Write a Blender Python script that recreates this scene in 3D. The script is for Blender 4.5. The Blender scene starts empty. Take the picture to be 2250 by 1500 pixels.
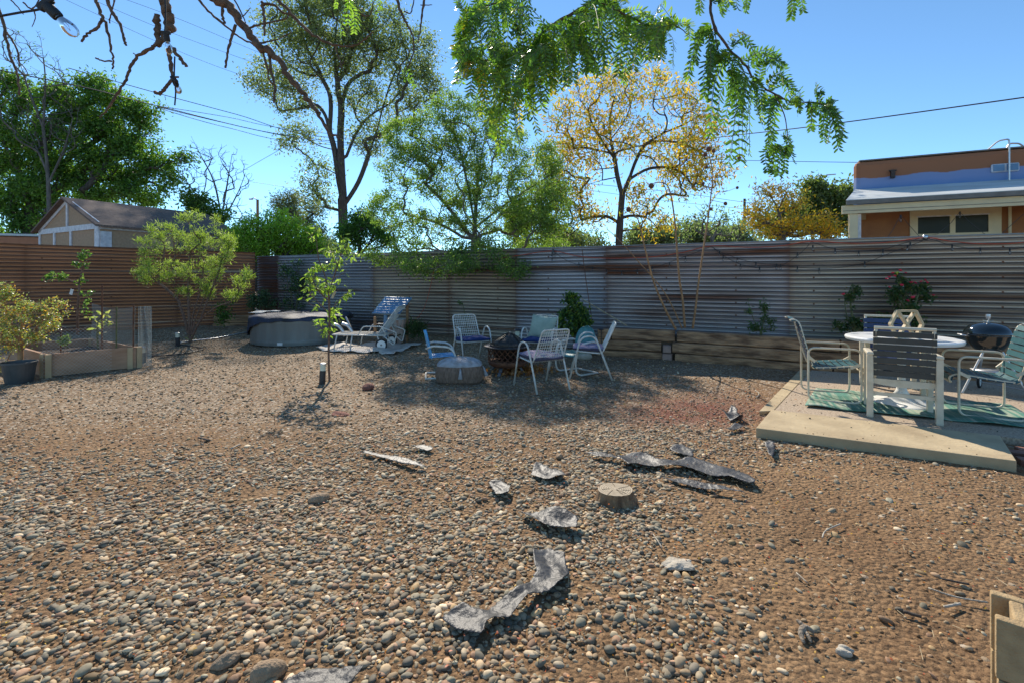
import bpy, bmesh, math, random
import numpy as np
from mathutils import Vector, Matrix, Quaternion
R = math.radians
scene = bpy.context.scene
# ---------------------------------------------------------------- camera, light, sky
F, HZ, CX, CH = 1050.0, 616.0, 1125.0, 1.43      # focal length in photo pixels, horizon row, centre column, eye height
cd = bpy.data.cameras.new('camera'); cam = bpy.data.objects.new('camera', cd)
scene.collection.objects.link(cam)
cd.sensor_width = 36.0; cd.lens = F / 2250 * 36.0; cd.shift_y = -(750 - HZ) / 2250
cd.clip_start = 0.05; cd.clip_end = 3000
cam.location = (0, 0, CH); cam.rotation_euler = (R(90), 0, 0)
scene.camera = cam
SUN_EL = R(39.5); SUN_D = Vector((-0.257, 1, 0)).normalized()      # horizontal direction towards the sun
w = bpy.data.worlds.new('World'); scene.world = w; w.use_nodes = True
wn = w.node_tree.nodes; wl = w.node_tree.links; wn.clear()
sky = wn.new('ShaderNodeTexSky'); sky.sky_type = 'NISHITA'; sky.sun_disc = False
sky.sun_elevation = SUN_EL; sky.sun_rotation = math.atan2(SUN_D.x, SUN_D.y)
sky.altitude = 2500; sky.air_density = 0.9; sky.dust_density = 0.0; sky.ozone_density = 4.0
bg = wn.new('ShaderNodeBackground'); bg.inputs['Strength'].default_value = 0.15
wo = wn.new('ShaderNodeOutputWorld')
stn = wn.new('ShaderNodeMix'); stn.data_type = 'RGBA'; stn.blend_type = 'MULTIPLY'; stn.inputs[0].default_value = 1; stn.inputs[7].default_value = (.84, 1.0, .95, 1)
wl.new(sky.outputs[0], stn.inputs[6]); wl.new(stn.outputs[2], bg.inputs[0]); wl.new(bg.outputs[0], wo.inputs[0])
sl = bpy.data.lights.new('sun', 'SUN'); sl.energy = 4.1; sl.angle = R(0.5); sl.color = (1.0, 0.91, 0.78)
so = bpy.data.objects.new('sun', sl); scene.collection.objects.link(so)
sd = Vector((SUN_D.x * math.cos(SUN_EL), SUN_D.y * math.cos(SUN_EL), math.sin(SUN_EL)))
so.rotation_euler = sd.to_track_quat('Z', 'Y').to_euler(); so.location = (0, 0, 30)
vs = scene.view_settings
vs.view_transform = 'Standard'; vs.look = 'None'; vs.exposure = 0.7; vs.gamma = 1.0
scene.cycles.max_bounces = 6; scene.cycles.transparent_max_bounces = 12
scene.cycles.use_adaptive_sampling = True

# ---------------------------------------------------------------- helpers
COL = scene.collection
rng = np.random.default_rng(7)
random.seed(7)

def tag(o, label=None, cat=None, group=None, kind=None):
    if label: o['label'] = label
    if cat: o['category'] = cat
    if group: o['group'] = group
    if kind: o['kind'] = kind
    return o

def empty(name, loc=(0, 0, 0), rz=0.0):
    o = bpy.data.objects.new(name, None); COL.objects.link(o)
    o.location = loc; o.rotation_euler = (0, 0, rz); o.empty_display_size = 0.1
    return o

def children(o):
    return [c for c in bpy.data.objects if c.parent == o]

def copy_tree(o, parent=None):
    c = o.copy(); COL.objects.link(c); c.parent = parent
    for ch in children(o): copy_tree(ch, c)
    return c

def S(t):
    t = np.clip(t, 0, 1); return t * t * (3 - 2 * t)

def gz(x, y):
    x = np.asarray(x, float); y = np.asarray(y, float)
    db = (10.556 - .461 * x - y) / 1.101
    dl = (21.25 + .97 * x - y) / 1.393
    h = np.maximum(.13 * S(1 - db / 3.5) * S((1.5 - x) / 1.5), .2 * S(1 - dl / 4.0))
    h = h + .045 * np.exp(-(((x - 3.1) / .8) ** 2 + ((y - 6.2) / 1.1) ** 2)) + .010 * np.sin(1.9 * x + .7 * y + 1) * np.sin(1.3 * y - .6 * x) + .006 * np.sin(4.3 * x + 2.1 * y) * np.sin(3.7 * y - 1.1 * x + 2)
    return h

def P(px, py, Y):
    return Vector(((px - CX) / F * Y, Y, CH - (py - HZ) / F * Y))

def G(px, py, z=None):
    Y = 5.0
    for _ in range(14):
        zz = float(gz((px - CX) / F * Y, Y)) if z is None else z
        Y = .5 * Y + .5 * (CH - zz) * F / max(py - HZ, 20)
    for _ in range(10):
        zz = float(gz((px - CX) / F * Y, Y)) if z is None else z
        Y = (CH - zz) * F / max(py - HZ, 20)
    zz = float(gz((px - CX) / F * Y, Y)) if z is None else z
    return Vector(((px - CX) / F * Y, Y, zz))

def mesh_arrays(name, V, Fs, mat, parent=None, cols=None, smooth=False, uv=None):
    """V (n,3); Fs list of (m,k) int arrays; cols (n,3) per vertex"""
    me = bpy.data.meshes.new(name)
    V = np.asarray(V, np.float32)
    Fs = [np.asarray(f, np.int32) for f in Fs if len(f)]
    loops = np.concatenate([f.ravel() for f in Fs])
    tot = np.concatenate([np.full(len(f), f.shape[1], np.int32) for f in Fs])
    start = np.concatenate([[0], np.cumsum(tot)[:-1]]).astype(np.int32)
    me.vertices.add(len(V)); me.vertices.foreach_set('co', V.ravel())
    me.loops.add(len(loops)); me.loops.foreach_set('vertex_index', loops)
    me.polygons.add(len(tot)); me.polygons.foreach_set('loop_start', start)
    try: me.polygons.foreach_set('loop_total', tot)
    except Exception: pass
    me.update(calc_edges=True)
    if smooth:
        me.polygons.foreach_set('use_smooth', np.ones(len(tot), bool))
    if cols is not None:
        a = me.color_attributes.new('Col', 'FLOAT_COLOR', 'POINT')
        c = np.ones((len(V), 4), np.float32); c[:, :3] = cols
        a.data.foreach_set('color', c.ravel())
    me.validate(); me.update()
    if mat: me.materials.append(mat)
    o = bpy.data.objects.new(name, me); COL.objects.link(o)
    if parent: o.parent = parent
    return o

class MB:
    def __init__(s): s.v = []; s.f = []; s.n = 0
    def add(s, V, Fa):
        s.v += [tuple(p) for p in V]; s.f += [tuple(i + s.n for i in q) for q in Fa]; s.n += len(V); return s
    def box(s, c, d, rot=None, taper=1.0):
        c = Vector(c); V = []
        for z in (-1, 1):
            for x, y in ((-1, -1), (1, -1), (1, 1), (-1, 1)):
                t = taper if z > 0 else 1
                p = Vector((x * d[0] / 2 * t, y * d[1] / 2 * t, z * d[2] / 2))
                if rot is not None: p = rot @ p
                V.append(c + p)
        return s.add(V, [(0, 3, 2, 1), (4, 5, 6, 7), (0, 1, 5, 4), (1, 2, 6, 5), (2, 3, 7, 6), (3, 0, 4, 7)])
    def bar(s, a, b, w, h, up=(0, 0, 1)):
        a = Vector(a); b = Vector(b); d = (b - a); L = d.length; x = d / L
        z = Vector(up); y = z.cross(x)
        if y.length < 1e-4: y = Vector((0, 1, 0)).cross(x)
        y.normalize(); z = x.cross(y)
        rot = Matrix((x, y, z)).transposed()
        return s.box((a + b) / 2, (L, w, h), rot)
    def tube(s, pts, r, n=8, closed=False, caps=True):
        pts = [Vector(p) for p in pts]; m = len(pts)
        rs = r if isinstance(r, (list, tuple)) else [r] * m
        V = []; up = None
        for i in range(m):
            if closed: t = pts[(i + 1) % m] - pts[i - 1]
            else: t = pts[min(i + 1, m - 1)] - pts[max(i - 1, 0)]
            t.normalize()
            if up is None:
                up = Vector((0, 0, 1)) if abs(t.z) < .9 else Vector((1, 0, 0))
            a = (up - t * up.dot(t))
            if a.length < 1e-4: a = t.orthogonal()
            a.normalize(); b = t.cross(a); up = a
            for k in range(n):
                q = 2 * math.pi * k / n
                V.append(pts[i] + (a * math.cos(q) + b * math.sin(q)) * rs[i])
        Fa = []
        for i in range(m if closed else m - 1):
            j = (i + 1) % m
            for k in range(n):
                l = (k + 1) % n
                Fa.append((i * n + k, i * n + l, j * n + l, j * n + k))
        if caps and not closed:
            Fa.append(tuple(range(n - 1, -1, -1))); Fa.append(tuple((m - 1) * n + k for k in range(n)))
        return s.add(V, Fa)
    def lathe(s, prof, n=24, c=(0, 0, 0), sx=1, sy=1):
        V = []; Fa = []; m = len(prof)
        for r, z in prof:
            for k in range(n):
                q = 2 * math.pi * k / n
                V.append((c[0] + r * math.cos(q) * sx, c[1] + r * math.sin(q) * sy, c[2] + z))
        for i in range(m - 1):
            for k in range(n):
                l = (k + 1) % n
                Fa.append((i * n + k, i * n + l, (i + 1) * n + l, (i + 1) * n + k))
        if prof[0][0] > 1e-5: Fa.append(tuple(range(n - 1, -1, -1)))
        if prof[-1][0] > 1e-5: Fa.append(tuple((m - 1) * n + k for k in range(n)))
        return s.add(V, Fa)
    def grid(s, fn, nu, nv):
        V = [fn(i / nu, j / nv) for j in range(nv + 1) for i in range(nu + 1)]
        Fa = [(j * (nu + 1) + i, j * (nu + 1) + i + 1, (j + 1) * (nu + 1) + i + 1, (j + 1) * (nu + 1) + i) for j in range(nv) for i in range(nu)]
        return s.add(V, Fa)
    def prism(s, poly, z0, z1):
        n = len(poly)
        V = [(p[0], p[1], z0) for p in poly] + [(p[0], p[1], z1) for p in poly]
        Fa = [tuple(range(n - 1, -1, -1)), tuple(range(n, 2 * n))] + [(i, (i + 1) % n, n + (i + 1) % n, n + i) for i in range(n)]
        return s.add(V, Fa)
    def build(s, name, mat, parent=None, smooth=False, bevel=0, subsurf=0, solid=0, label=None):
        me = bpy.data.meshes.new(name); me.from_pydata([tuple(p) for p in s.v], [], s.f); me.update()
        if smooth:
            for p in me.polygons: p.use_smooth = True
        me.materials.append(mat)
        o = bpy.data.objects.new(name, me); COL.objects.link(o)
        if parent: o.parent = parent
        if solid:
            m = o.modifiers.new('s', 'SOLIDIFY'); m.thickness = solid; m.offset = 0
        if bevel:
            m = o.modifiers.new('b', 'BEVEL'); m.width = bevel; m.segments = 2; m.limit_method = 'ANGLE'; m.angle_limit = R(40)
        if subsurf:
            m = o.modifiers.new('ss', 'SUBSURF'); m.levels = subsurf; m.render_levels = subsurf
        if label: o['label'] = label
        return o

def curve(pts, n=6):
    """Catmull-Rom through the points"""
    pts = [Vector(p) for p in pts]; out = []
    for i in range(len(pts) - 1):
        p0 = pts[max(i - 1, 0)]; p1 = pts[i]; p2 = pts[i + 1]; p3 = pts[min(i + 2, len(pts) - 1)]
        for k in range(n):
            t = k / n
            out.append(.5 * ((2 * p1) + (p2 - p0) * t + (2 * p0 - 5 * p1 + 4 * p2 - p3) * t * t + (3 * p1 - p0 - 3 * p2 + p3) * t ** 3))
    out.append(pts[-1]); return out

def corner(pts, r=.05, n=5, closed=False):
    """polyline with rounded corners"""
    pts = [Vector(p) for p in pts]; out = []; m = len(pts)
    for i in range(m):
        if not closed and i in (0, m - 1): out.append(pts[i]); continue
        a = pts[i - 1]; b = pts[i]; c = pts[(i + 1) % m]
        d1 = (a - b); d2 = (c - b); rr = min(r, d1.length * .49, d2.length * .49)
        p = b + d1.normalized() * rr; q = b + d2.normalized() * rr
        for k in range(n + 1):
            t = k / n
            out.append((p * (1 - t) + b * t) * (1 - t) + (b * (1 - t) + q * t) * t)
    return out

# ---------------------------------------------------------------- materials
def new_mat(name):
    m = bpy.data.materials.new(name); m.use_nodes = True; nt = m.node_tree
    return m, nt, nt.nodes['Principled BSDF']

def mat(name, c1, c2=None, scale=8.0, rough=.7, metal=0.0, bump=0.0, bscale=None, stretch=(1, 1, 1), detail=6, spec=.5, lo=.35, hi=.65, coords='Object', dist=.02, coat=0.0):
    m, nt, b = new_mat(name); N = nt.nodes; L = nt.links
    b.inputs['Roughness'].default_value = rough; b.inputs['Metallic'].default_value = metal
    b.inputs['Specular IOR Level'].default_value = spec
    b.inputs['Coat Weight'].default_value = coat
    tc = N.new('ShaderNodeTexCoord'); mp = N.new('ShaderNodeMapping'); mp.inputs['Scale'].default_value = stretch
    L.new(tc.outputs[coords], mp.inputs[0])
    if c2 is None: c2 = tuple(min(1, v * .78) for v in c1)
    no = N.new('ShaderNodeTexNoise'); no.inputs['Scale'].default_value = scale; no.inputs['Detail'].default_value = detail
    L.new(mp.outputs[0], no.inputs['Vector'])
    cr = N.new('ShaderNodeValToRGB'); cr.color_ramp.elements[0].position = lo; cr.color_ramp.elements[1].position = hi
    cr.color_ramp.elements[0].color = (*c1, 1); cr.color_ramp.elements[1].color = (*c2, 1)
    L.new(no.outputs[0], cr.inputs[0]); L.new(cr.outputs[0], b.inputs['Base Color'])
    if bump:
        n2 = N.new('ShaderNodeTexNoise'); n2.inputs['Scale'].default_value = bscale or scale * 4; n2.inputs['Detail'].default_value = 8
        L.new(mp.outputs[0], n2.inputs['Vector'])
        bp = N.new('ShaderNodeBump'); bp.inputs['Strength'].default_value = bump; bp.inputs['Distance'].default_value = dist
        L.new(n2.outputs[0], bp.inputs['Height']); L.new(bp.outputs[0], b.inputs['Normal'])
    return m

def leaf_mat(name, trans=.45, rough=.5, tint=(1.0, 1.15, .45)):
    m, nt, b = new_mat(name); N = nt.nodes; L = nt.links
    at = N.new('ShaderNodeVertexColor'); at.layer_name = 'Col'
    L.new(at.outputs[0], b.inputs['Base Color']); b.inputs['Roughness'].default_value = rough
    b.inputs['Specular IOR Level'].default_value = .5
    tr = N.new('ShaderNodeBsdfTranslucent'); mx = N.new('ShaderNodeMixShader'); mx.inputs[0].default_value = trans
    mu = N.new('ShaderNodeMix'); mu.data_type = 'RGBA'; mu.blend_type = 'MULTIPLY'; mu.inputs[0].default_value = 1
    mu.inputs[7].default_value = (*[t * 1.7 for t in tint], 1)
    L.new(at.outputs[0], mu.inputs[6]); L.new(mu.outputs[2], tr.inputs[0])
    L.new(b.outputs[0], mx.inputs[1]); L.new(tr.outputs[0], mx.inputs[2])
    L.new(mx.outputs[0], N['Material Output'].inputs[0])
    return m

M = {}
M['leaf'] = leaf_mat('leaf', .5)
M['leaf_gloss'] = leaf_mat('leaf_gloss', .45, .32)
M['bark'] = mat('bark', (.11, .085, .065), (.05, .038, .03), 9, .9, bump=.6, bscale=30, stretch=(1, 1, .3))
M['bark_grey'] = mat('bark_grey', (.17, .15, .13), (.09, .08, .07), 9, .9, bump=.5, bscale=30, stretch=(1, 1, .3))
M['bark_red'] = mat('bark_red', (.22, .13, .085), (.12, .065, .045), 20, .85, bump=.6, bscale=60)
M['bark_pale'] = mat('bark_pale', (.34, .28, .21), (.18, .14, .10), 60, .9, bump=.6, bscale=120)
M['twig'] = mat('twig', (.19, .115, .07), (.085, .055, .035), 40, .85, bump=.5, bscale=120)
M['stalk'] = mat('stalk', (.42, .22, .09), (.25, .12, .05), 12, .7)
M['stem_green'] = mat('stem_green', (.13, .15, .05), (.09, .08, .04), 12, .7)
M['white_metal'] = mat('white_metal', (.66, .64, .58), (.46, .41, .33), 14, .38, bump=.06, bscale=80, lo=.45, hi=.75)
M['white_plastic'] = mat('white_plastic', (.80, .79, .75), (.70, .68, .62), 6, .3, lo=.4, hi=.8)
M['cream_frame'] = mat('cream_frame', (.66, .58, .43), (.54, .46, .32), 10, .35, lo=.45, hi=.75)
M['blue_paint'] = mat('blue_paint', (.09, .38, .66), (.06, .28, .52), 12, .42, bump=.08, bscale=60, lo=.45, hi=.8)
M['teal_paint'] = mat('teal_paint', (.08, .27, .28), (.05, .19, .20), 12, .45, bump=.08, bscale=60)
M['cushion_blue'] = mat('cushion_blue', (.018, .045, .17), (.012, .028, .11), 20, .9, bump=.2, bscale=300, dist=.003)
M['cushion_purple'] = mat('cushion_purple', (.30, .25, .33), (.19, .16, .24), 20, .9, bump=.2, bscale=300, dist=.003)
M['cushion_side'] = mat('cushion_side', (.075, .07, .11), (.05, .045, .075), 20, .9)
M['sage'] = mat('sage', (.36, .42, .33), (.28, .34, .27), 8, .9, bump=.2, bscale=200, dist=.003)
M['timber'] = mat('timber', (.52, .30, .155), (.15, .08, .042), 6, .9, bump=1.0, bscale=16, stretch=(.25, 1, 2.6), dist=.03)
M['cedar'] = mat('cedar', (.46, .27, .16), (.33, .18, .10), 4, .75, bump=.2, bscale=25, stretch=(.3, 1, 2.5))
M['cedar_post'] = mat('cedar_post', (.50, .36, .20), (.38, .26, .14), 4, .75, bump=.2, bscale=25)
M['black_plastic'] = mat('black_plastic', (.028, .028, .03), (.018, .018, .02), 10, .45)
M['black_metal'] = mat('black_metal', (.03, .027, .026), (.06, .035, .022), 18, .6, .2, bump=.3, bscale=60)
M['rust_metal'] = mat('rust_metal', (.20, .085, .04), (.09, .035, .02), 12, .85, .1, bump=.4, bscale=60)
M['enamel'] = mat('enamel', (.010, .016, .018), (.008, .012, .014), 3, .07, 0, coat=.8)
M['steel'] = mat('steel', (.55, .55, .56), (.42, .42, .44), 10, .28, 1.0)
M['alu'] = mat('alu', (.62, .62, .62), (.5, .5, .5), 10, .4, .8)
M['rubber'] = mat('rubber', (.022, .021, .021), (.03, .028, .026), 20, .8)
M['tank'] = mat('tank', (.20, .215, .205), (.155, .165, .155), 4, .5, .3, bump=.1, stretch=(1, 1, .15))
M['tarp_blue'] = mat('tarp_blue', (.02, .035, .075), (.012, .013, .018), 3, .7, bump=.3, bscale=14, dist=.05)
M['tarp_white'] = mat('tarp_white', (.55, .55, .52), (.42, .42, .40), 5, .6, bump=.3)
M['pale_cloth'] = mat('pale_cloth', (.58, .53, .47), (.42, .37, .31), 5, .85, bump=.5, bscale=20, dist=.03)
M['wicker'] = mat('wicker', (.26, .17, .12), (.15, .095, .065), 60, .8, bump=.8, bscale=220, stretch=(1, 1, .25), dist=.01)
M['wicker_top'] = mat('wicker_top', (.42, .41, .42), (.28, .26, .25), 14, .85, bump=.6, bscale=160, dist=.008)
M['terracotta'] = mat('terracotta', (.44, .22, .15), (.55, .45, .38), 12, .8, bump=.2, stretch=(1, 1, .2))
M['concrete_tan'] = mat('concrete_tan', (.50, .39, .23), (.33, .245, .14), 3.2, .88, bump=.5, bscale=30, dist=.012, detail=10, lo=.3, hi=.7)
M['block'] = mat('block', (.44, .31, .16), (.34, .235, .12), 20, .95, bump=.7, bscale=140, dist=.008)
M['brick'] = mat('brick', (.30, .13, .085), (.18, .085, .06), 10, .9, bump=.3)
M['pink_block'] = mat('pink_block', (.40, .26, .20), (.28, .19, .15), 12, .9, bump=.3)
M['soil'] = mat('soil', (.12, .08, .05), (.06, .04, .025), 8, .95, bump=.8, bscale=50, dist=.03)
M['wood_pale'] = mat('wood_pale', (.50, .40, .24), (.38, .28, .15), 8, .6, bump=.15, stretch=(3, 1, 1))
M['wood_post'] = mat('wood_post', (.36, .19, .09), (.25, .13, .06), 8, .8)
M['cord_orange'] = mat('cord_orange', (.50, .08, .03), (.42, .06, .02), 8, .5)
M['cable'] = mat('cable', (.02, .02, .022), None, 8, .6)
M['wire'] = mat('wire', (.05, .05, .055), None, 8, .6)
M['stucco_tan'] = mat('stucco_tan', (.44, .30, .19), (.36, .24, .15), 14, .95, bump=.3, bscale=60)
M['trim_white'] = mat('trim_white', (.70, .70, .72), (.52, .52, .54), 10, .7)
M['adobe'] = mat('adobe', (.34, .15, .06), (.27, .115, .05), 3, .95, bump=.15, bscale=40)
M['adobe_orange'] = mat('adobe_orange', (.50, .21, .11), (.42, .17, .09), 3, .95)
M['house_trim'] = mat('house_trim', (.68, .58, .36), (.60, .51, .32), 4, .7)
M['roof_white'] = mat('roof_white', (.62, .64, .62), (.48, .49, .46), 3, .6, stretch=(.3, 1, 1))
M['roof_grey'] = mat('roof_grey', (.20, .19, .17), (.15, .14, .125), 6, .8)
M['dark_glass'] = mat('dark_glass', (.035, .034, .016), (.02, .02, .01), 2, .25, spec=.15)
M['rose_pink'] = mat('rose_pink', (.75, .045, .10), (.62, .03, .07), 40, .6)
M['seed'] = mat('seed', (.22, .09, .05), (.13, .05, .03), 30, .9)
M['panel_blue'] = mat('panel_blue', (.12, .24, .38), (.09, .18, .30), 3, .35, bump=.1, bscale=12)
M['fabric_black'] = mat('fabric_black', (.022, .023, .025), (.085, .085, .083), 7, .52, bump=.35, bscale=40, dist=.02, lo=.45, hi=.75)
M['shingle'] = None
M['rock_tan'] = mat('rock_tan', (.34, .24, .15), (.22, .15, .09), 20, .9, bump=.5)
M['rock_red'] = mat('rock_red', (.24, .09, .06), (.16, .06, .04), 20, .9, bump=.5)
M['rock_white'] = mat('rock_white', (.46, .41, .33), (.34, .29, .22), 10, .9, bump=.6)
M['gunmetal'] = mat('gunmetal', (.24, .24, .24), None, 8, .5, .8)
M['tag_white'] = mat('tag_white', (.7, .7, .68), None, 8, .6)
M['lens'] = mat('lens', (.68, .68, .52), (.6, .6, .45), 8, .35)
M['strap_dark'] = mat('strap_dark', (.055, .065, .065), (.04, .05, .05), 6, .5)
M['strap_blue'] = mat('strap_blue', (.02, .045, .14), (.015, .035, .10), 6, .45)

def glass_mat():
    m, nt, b = new_mat('bulb_glass'); N = nt.nodes; L = nt.links
    g = N.new('ShaderNodeBsdfGlossy'); g.inputs['Roughness'].default_value = .05
    t = N.new('ShaderNodeBsdfTransparent'); t.inputs[0].default_value = (.93, .95, .97, 1)
    f = N.new('ShaderNodeFresnel'); f.inputs[0].default_value = 1.5
    x = N.new('ShaderNodeMixShader')
    L.new(f.outputs[0], x.inputs[0]); L.new(t.outputs[0], x.inputs[1]); L.new(g.outputs[0], x.inputs[2])
    L.new(x.outputs[0], N['Material Output'].inputs[0]); return m
M['glass'] = glass_mat()

M['strap_teal'] = mat('strap_teal', (.035, .115, .125), (.025, .085, .10), 6, .4)
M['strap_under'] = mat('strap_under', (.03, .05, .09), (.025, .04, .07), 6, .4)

def fence_mat(name, c1, c2, rust, amount, metal, groove_shade=(.05, .03, .02)):
    m, nt, b = new_mat(name); N = nt.nodes; L = nt.links
    tc = N.new('ShaderNodeTexCoord')
    def noise(st, sc, det=5):
        mp = N.new('ShaderNodeMapping'); mp.inputs['Scale'].default_value = st; L.new(tc.outputs['Object'], mp.inputs[0])
        n = N.new('ShaderNodeTexNoise'); n.inputs['Scale'].default_value = sc; n.inputs['Detail'].default_value = det
        L.new(mp.outputs[0], n.inputs['Vector']); return n
    n1 = noise((.35, 1, 1.0), 1.6); cr = N.new('ShaderNodeValToRGB')
    cr.color_ramp.elements[0].position = .35; cr.color_ramp.elements[1].position = .65
    cr.color_ramp.elements[0].color = (*c1, 1); cr.color_ramp.elements[1].color = (*c2, 1)
    L.new(n1.outputs[0], cr.inputs[0])
    n2 = noise((.10, 1, 5.0), 1.5, 5); n3 = noise((.5, 1, 1), 1.1, 4)
    ad = N.new('ShaderNodeMath'); ad.operation = 'MULTIPLY_ADD'; ad.inputs[1].default_value = .35
    L.new(n3.outputs[0], ad.inputs[0]); L.new(n2.outputs[0], ad.inputs[2])
    r2 = N.new('ShaderNodeValToRGB'); r2.color_ramp.elements[0].position = .86 - amount; r2.color_ramp.elements[1].position = .98 - amount
    L.new(ad.outputs[0], r2.inputs[0])
    mx = N.new('ShaderNodeMix'); mx.data_type = 'RGBA'; mx.inputs[7].default_value = (*rust, 1)
    L.new(r2.outputs[0], mx.inputs[0]); L.new(cr.outputs[0], mx.inputs[6])
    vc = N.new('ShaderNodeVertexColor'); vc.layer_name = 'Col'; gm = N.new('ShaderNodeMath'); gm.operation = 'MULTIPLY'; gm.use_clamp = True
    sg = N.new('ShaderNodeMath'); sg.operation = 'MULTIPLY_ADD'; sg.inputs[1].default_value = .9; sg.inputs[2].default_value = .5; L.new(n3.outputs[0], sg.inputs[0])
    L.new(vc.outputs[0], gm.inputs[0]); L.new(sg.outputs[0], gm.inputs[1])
    mg = N.new('ShaderNodeMix'); mg.data_type = 'RGBA'; mg.inputs[7].default_value = (*groove_shade, 1); L.new(gm.outputs[0], mg.inputs[0]); L.new(mx.outputs[2], mg.inputs[6]); L.new(mg.outputs[2], b.inputs['Base Color'])  # shade of the corrugation undersides painted into the base colour as dark brown
    mm = N.new('ShaderNodeMath'); mm.operation = 'MULTIPLY_ADD'; mm.inputs[1].default_value = -metal; mm.inputs[2].default_value = metal
    L.new(r2.outputs[0], mm.inputs[0]); L.new(mm.outputs[0], b.inputs['Metallic'])
    sx = N.new('ShaderNodeSeparateXYZ'); L.new(tc.outputs['Object'], sx.inputs[0])
    def band(src, per, half):
        a_ = N.new('ShaderNodeMath'); a_.operation = 'MULTIPLY'; a_.inputs[1].default_value = 1 / per; L.new(src, a_.inputs[0])
        f_ = N.new('ShaderNodeMath'); f_.operation = 'FRACT'; L.new(a_.outputs[0], f_.inputs[0])
        c_ = N.new('ShaderNodeMath'); c_.operation = 'SUBTRACT'; c_.inputs[1].default_value = .5; L.new(f_.outputs[0], c_.inputs[0])
        d_ = N.new('ShaderNodeMath'); d_.operation = 'ABSOLUTE'; L.new(c_.outputs[0], d_.inputs[0])
        e_ = N.new('ShaderNodeMath'); e_.operation = 'LESS_THAN'; e_.inputs[1].default_value = half / per; L.new(d_.outputs[0], e_.inputs[0]); return e_.outputs[0]
    dm = N.new('ShaderNodeMath'); dm.operation = 'MULTIPLY'; L.new(band(sx.outputs['X'], 1.21, .013), dm.inputs[0]); L.new(band(sx.outputs['Z'], .2271, .013), dm.inputs[1])
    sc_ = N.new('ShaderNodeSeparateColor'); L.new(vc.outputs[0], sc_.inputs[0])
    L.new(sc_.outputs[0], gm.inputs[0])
    se = N.new('ShaderNodeMath'); se.operation = 'MULTIPLY'; L.new(sc_.outputs[1], se.inputs[0]); L.new(n2.outputs[0], se.inputs[1])
    mxx = N.new('ShaderNodeMath'); mxx.operation = 'MAXIMUM'; L.new(dm.outputs[0], mxx.inputs[0]); L.new(se.outputs[0], mxx.inputs[1])
    m2 = N.new('ShaderNodeMix'); m2.data_type = 'RGBA'; m2.inputs[7].default_value = (.15, .055, .025, 1); L.new(mxx.outputs[0], m2.inputs[0]); L.new(mg.outputs[2], m2.inputs[6]); L.new(m2.outputs[2], b.inputs['Base Color'])
    b.inputs['Roughness'].default_value = .33
    n4 = noise((1, 1, 1), 30, 6); bp = N.new('ShaderNodeBump'); bp.inputs['Strength'].default_value = .05; bp.inputs['Distance'].default_value = .01
    L.new(n4.outputs[0], bp.inputs['Height']); L.new(bp.outputs[0], b.inputs['Normal'])
    return m
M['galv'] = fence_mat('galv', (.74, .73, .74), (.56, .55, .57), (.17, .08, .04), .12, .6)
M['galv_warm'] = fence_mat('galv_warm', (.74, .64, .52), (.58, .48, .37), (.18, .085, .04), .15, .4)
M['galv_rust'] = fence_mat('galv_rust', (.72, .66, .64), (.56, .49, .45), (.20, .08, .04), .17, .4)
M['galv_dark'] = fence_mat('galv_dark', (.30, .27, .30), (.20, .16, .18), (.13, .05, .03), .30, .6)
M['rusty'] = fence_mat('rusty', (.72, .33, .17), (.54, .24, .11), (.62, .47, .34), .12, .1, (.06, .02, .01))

# ---------------------------------------------------------------- trees
def tube_edges(A, B, ra, rb, n=5):
    """independent tapered tubes for many edges at once"""
    A = np.asarray(A); B = np.asarray(B); ra = np.asarray(ra)[:, None]; rb = np.asarray(rb)[:, None]
    t = B - A; L = np.linalg.norm(t, axis=1, keepdims=True); t = t / np.maximum(L, 1e-6)
    up = np.where(np.abs(t[:, 2:3]) < .9, np.array([[0, 0, 1.]]), np.array([[1., 0, 0]]))
    a = np.cross(up, t); a /= np.linalg.norm(a, axis=1, keepdims=True); b = np.cross(t, a)
    A2 = A - t * np.minimum(ra * .3, L * .2); m = len(A); V = np.zeros((m, 2 * n, 3))
    for k in range(n):
        q = 2 * math.pi * k / n; d = a * math.cos(q) + b * math.sin(q)
        V[:, k] = A2 + d * ra; V[:, n + k] = B + d * rb
    base = (np.arange(m) * 2 * n)[:, None]; Fq = []
    for k in range(n):
        l = (k + 1) % n; Fq.append(base + np.array([[k, l, n + l, n + k]]))
    return V.reshape(-1, 3), np.concatenate(Fq)

def leaves_arrays(C, length, width, cols, r, droop=0.0, fold=.25, outdir=None):
    """one bent diamond leaf per centre: 6 verts, 2 quads"""
    n = len(C); d = r.normal(size=(n, 3))
    if outdir is not None: d = d * .8 + outdir
    d[:, 2] -= droop; d /= np.linalg.norm(d, axis=1, keepdims=True)
    s = np.cross(d, r.normal(size=(n, 3))); s /= np.linalg.norm(s, axis=1, keepdims=True); nn = np.cross(d, s)
    L = length * r.uniform(.65, 1.25, (n, 1)); W = width * r.uniform(.7, 1.2, (n, 1))
    V = np.zeros((n, 6, 3))
    V[:, 0] = C; V[:, 1] = C + d * L * .35 + s * W * .5 + nn * W * fold; V[:, 2] = C + d * L * .35 - s * W * .5 + nn * W * fold
    V[:, 3] = C + d * L * .75 + s * W * .42 + nn * W * fold * .8; V[:, 4] = C + d * L * .75 - s * W * .42 + nn * W * fold * .8
    V[:, 5] = C + d * L - nn * L * .12
    b = (np.arange(n) * 6)[:, None]
    tri = np.concatenate([b + np.array([[0, 2, 1]]), b + np.array([[3, 4, 5]])]); quad = b + np.array([[1, 2, 4, 3]])
    return V.reshape(-1, 3), tri, quad, np.repeat(cols, 6, axis=0)

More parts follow.
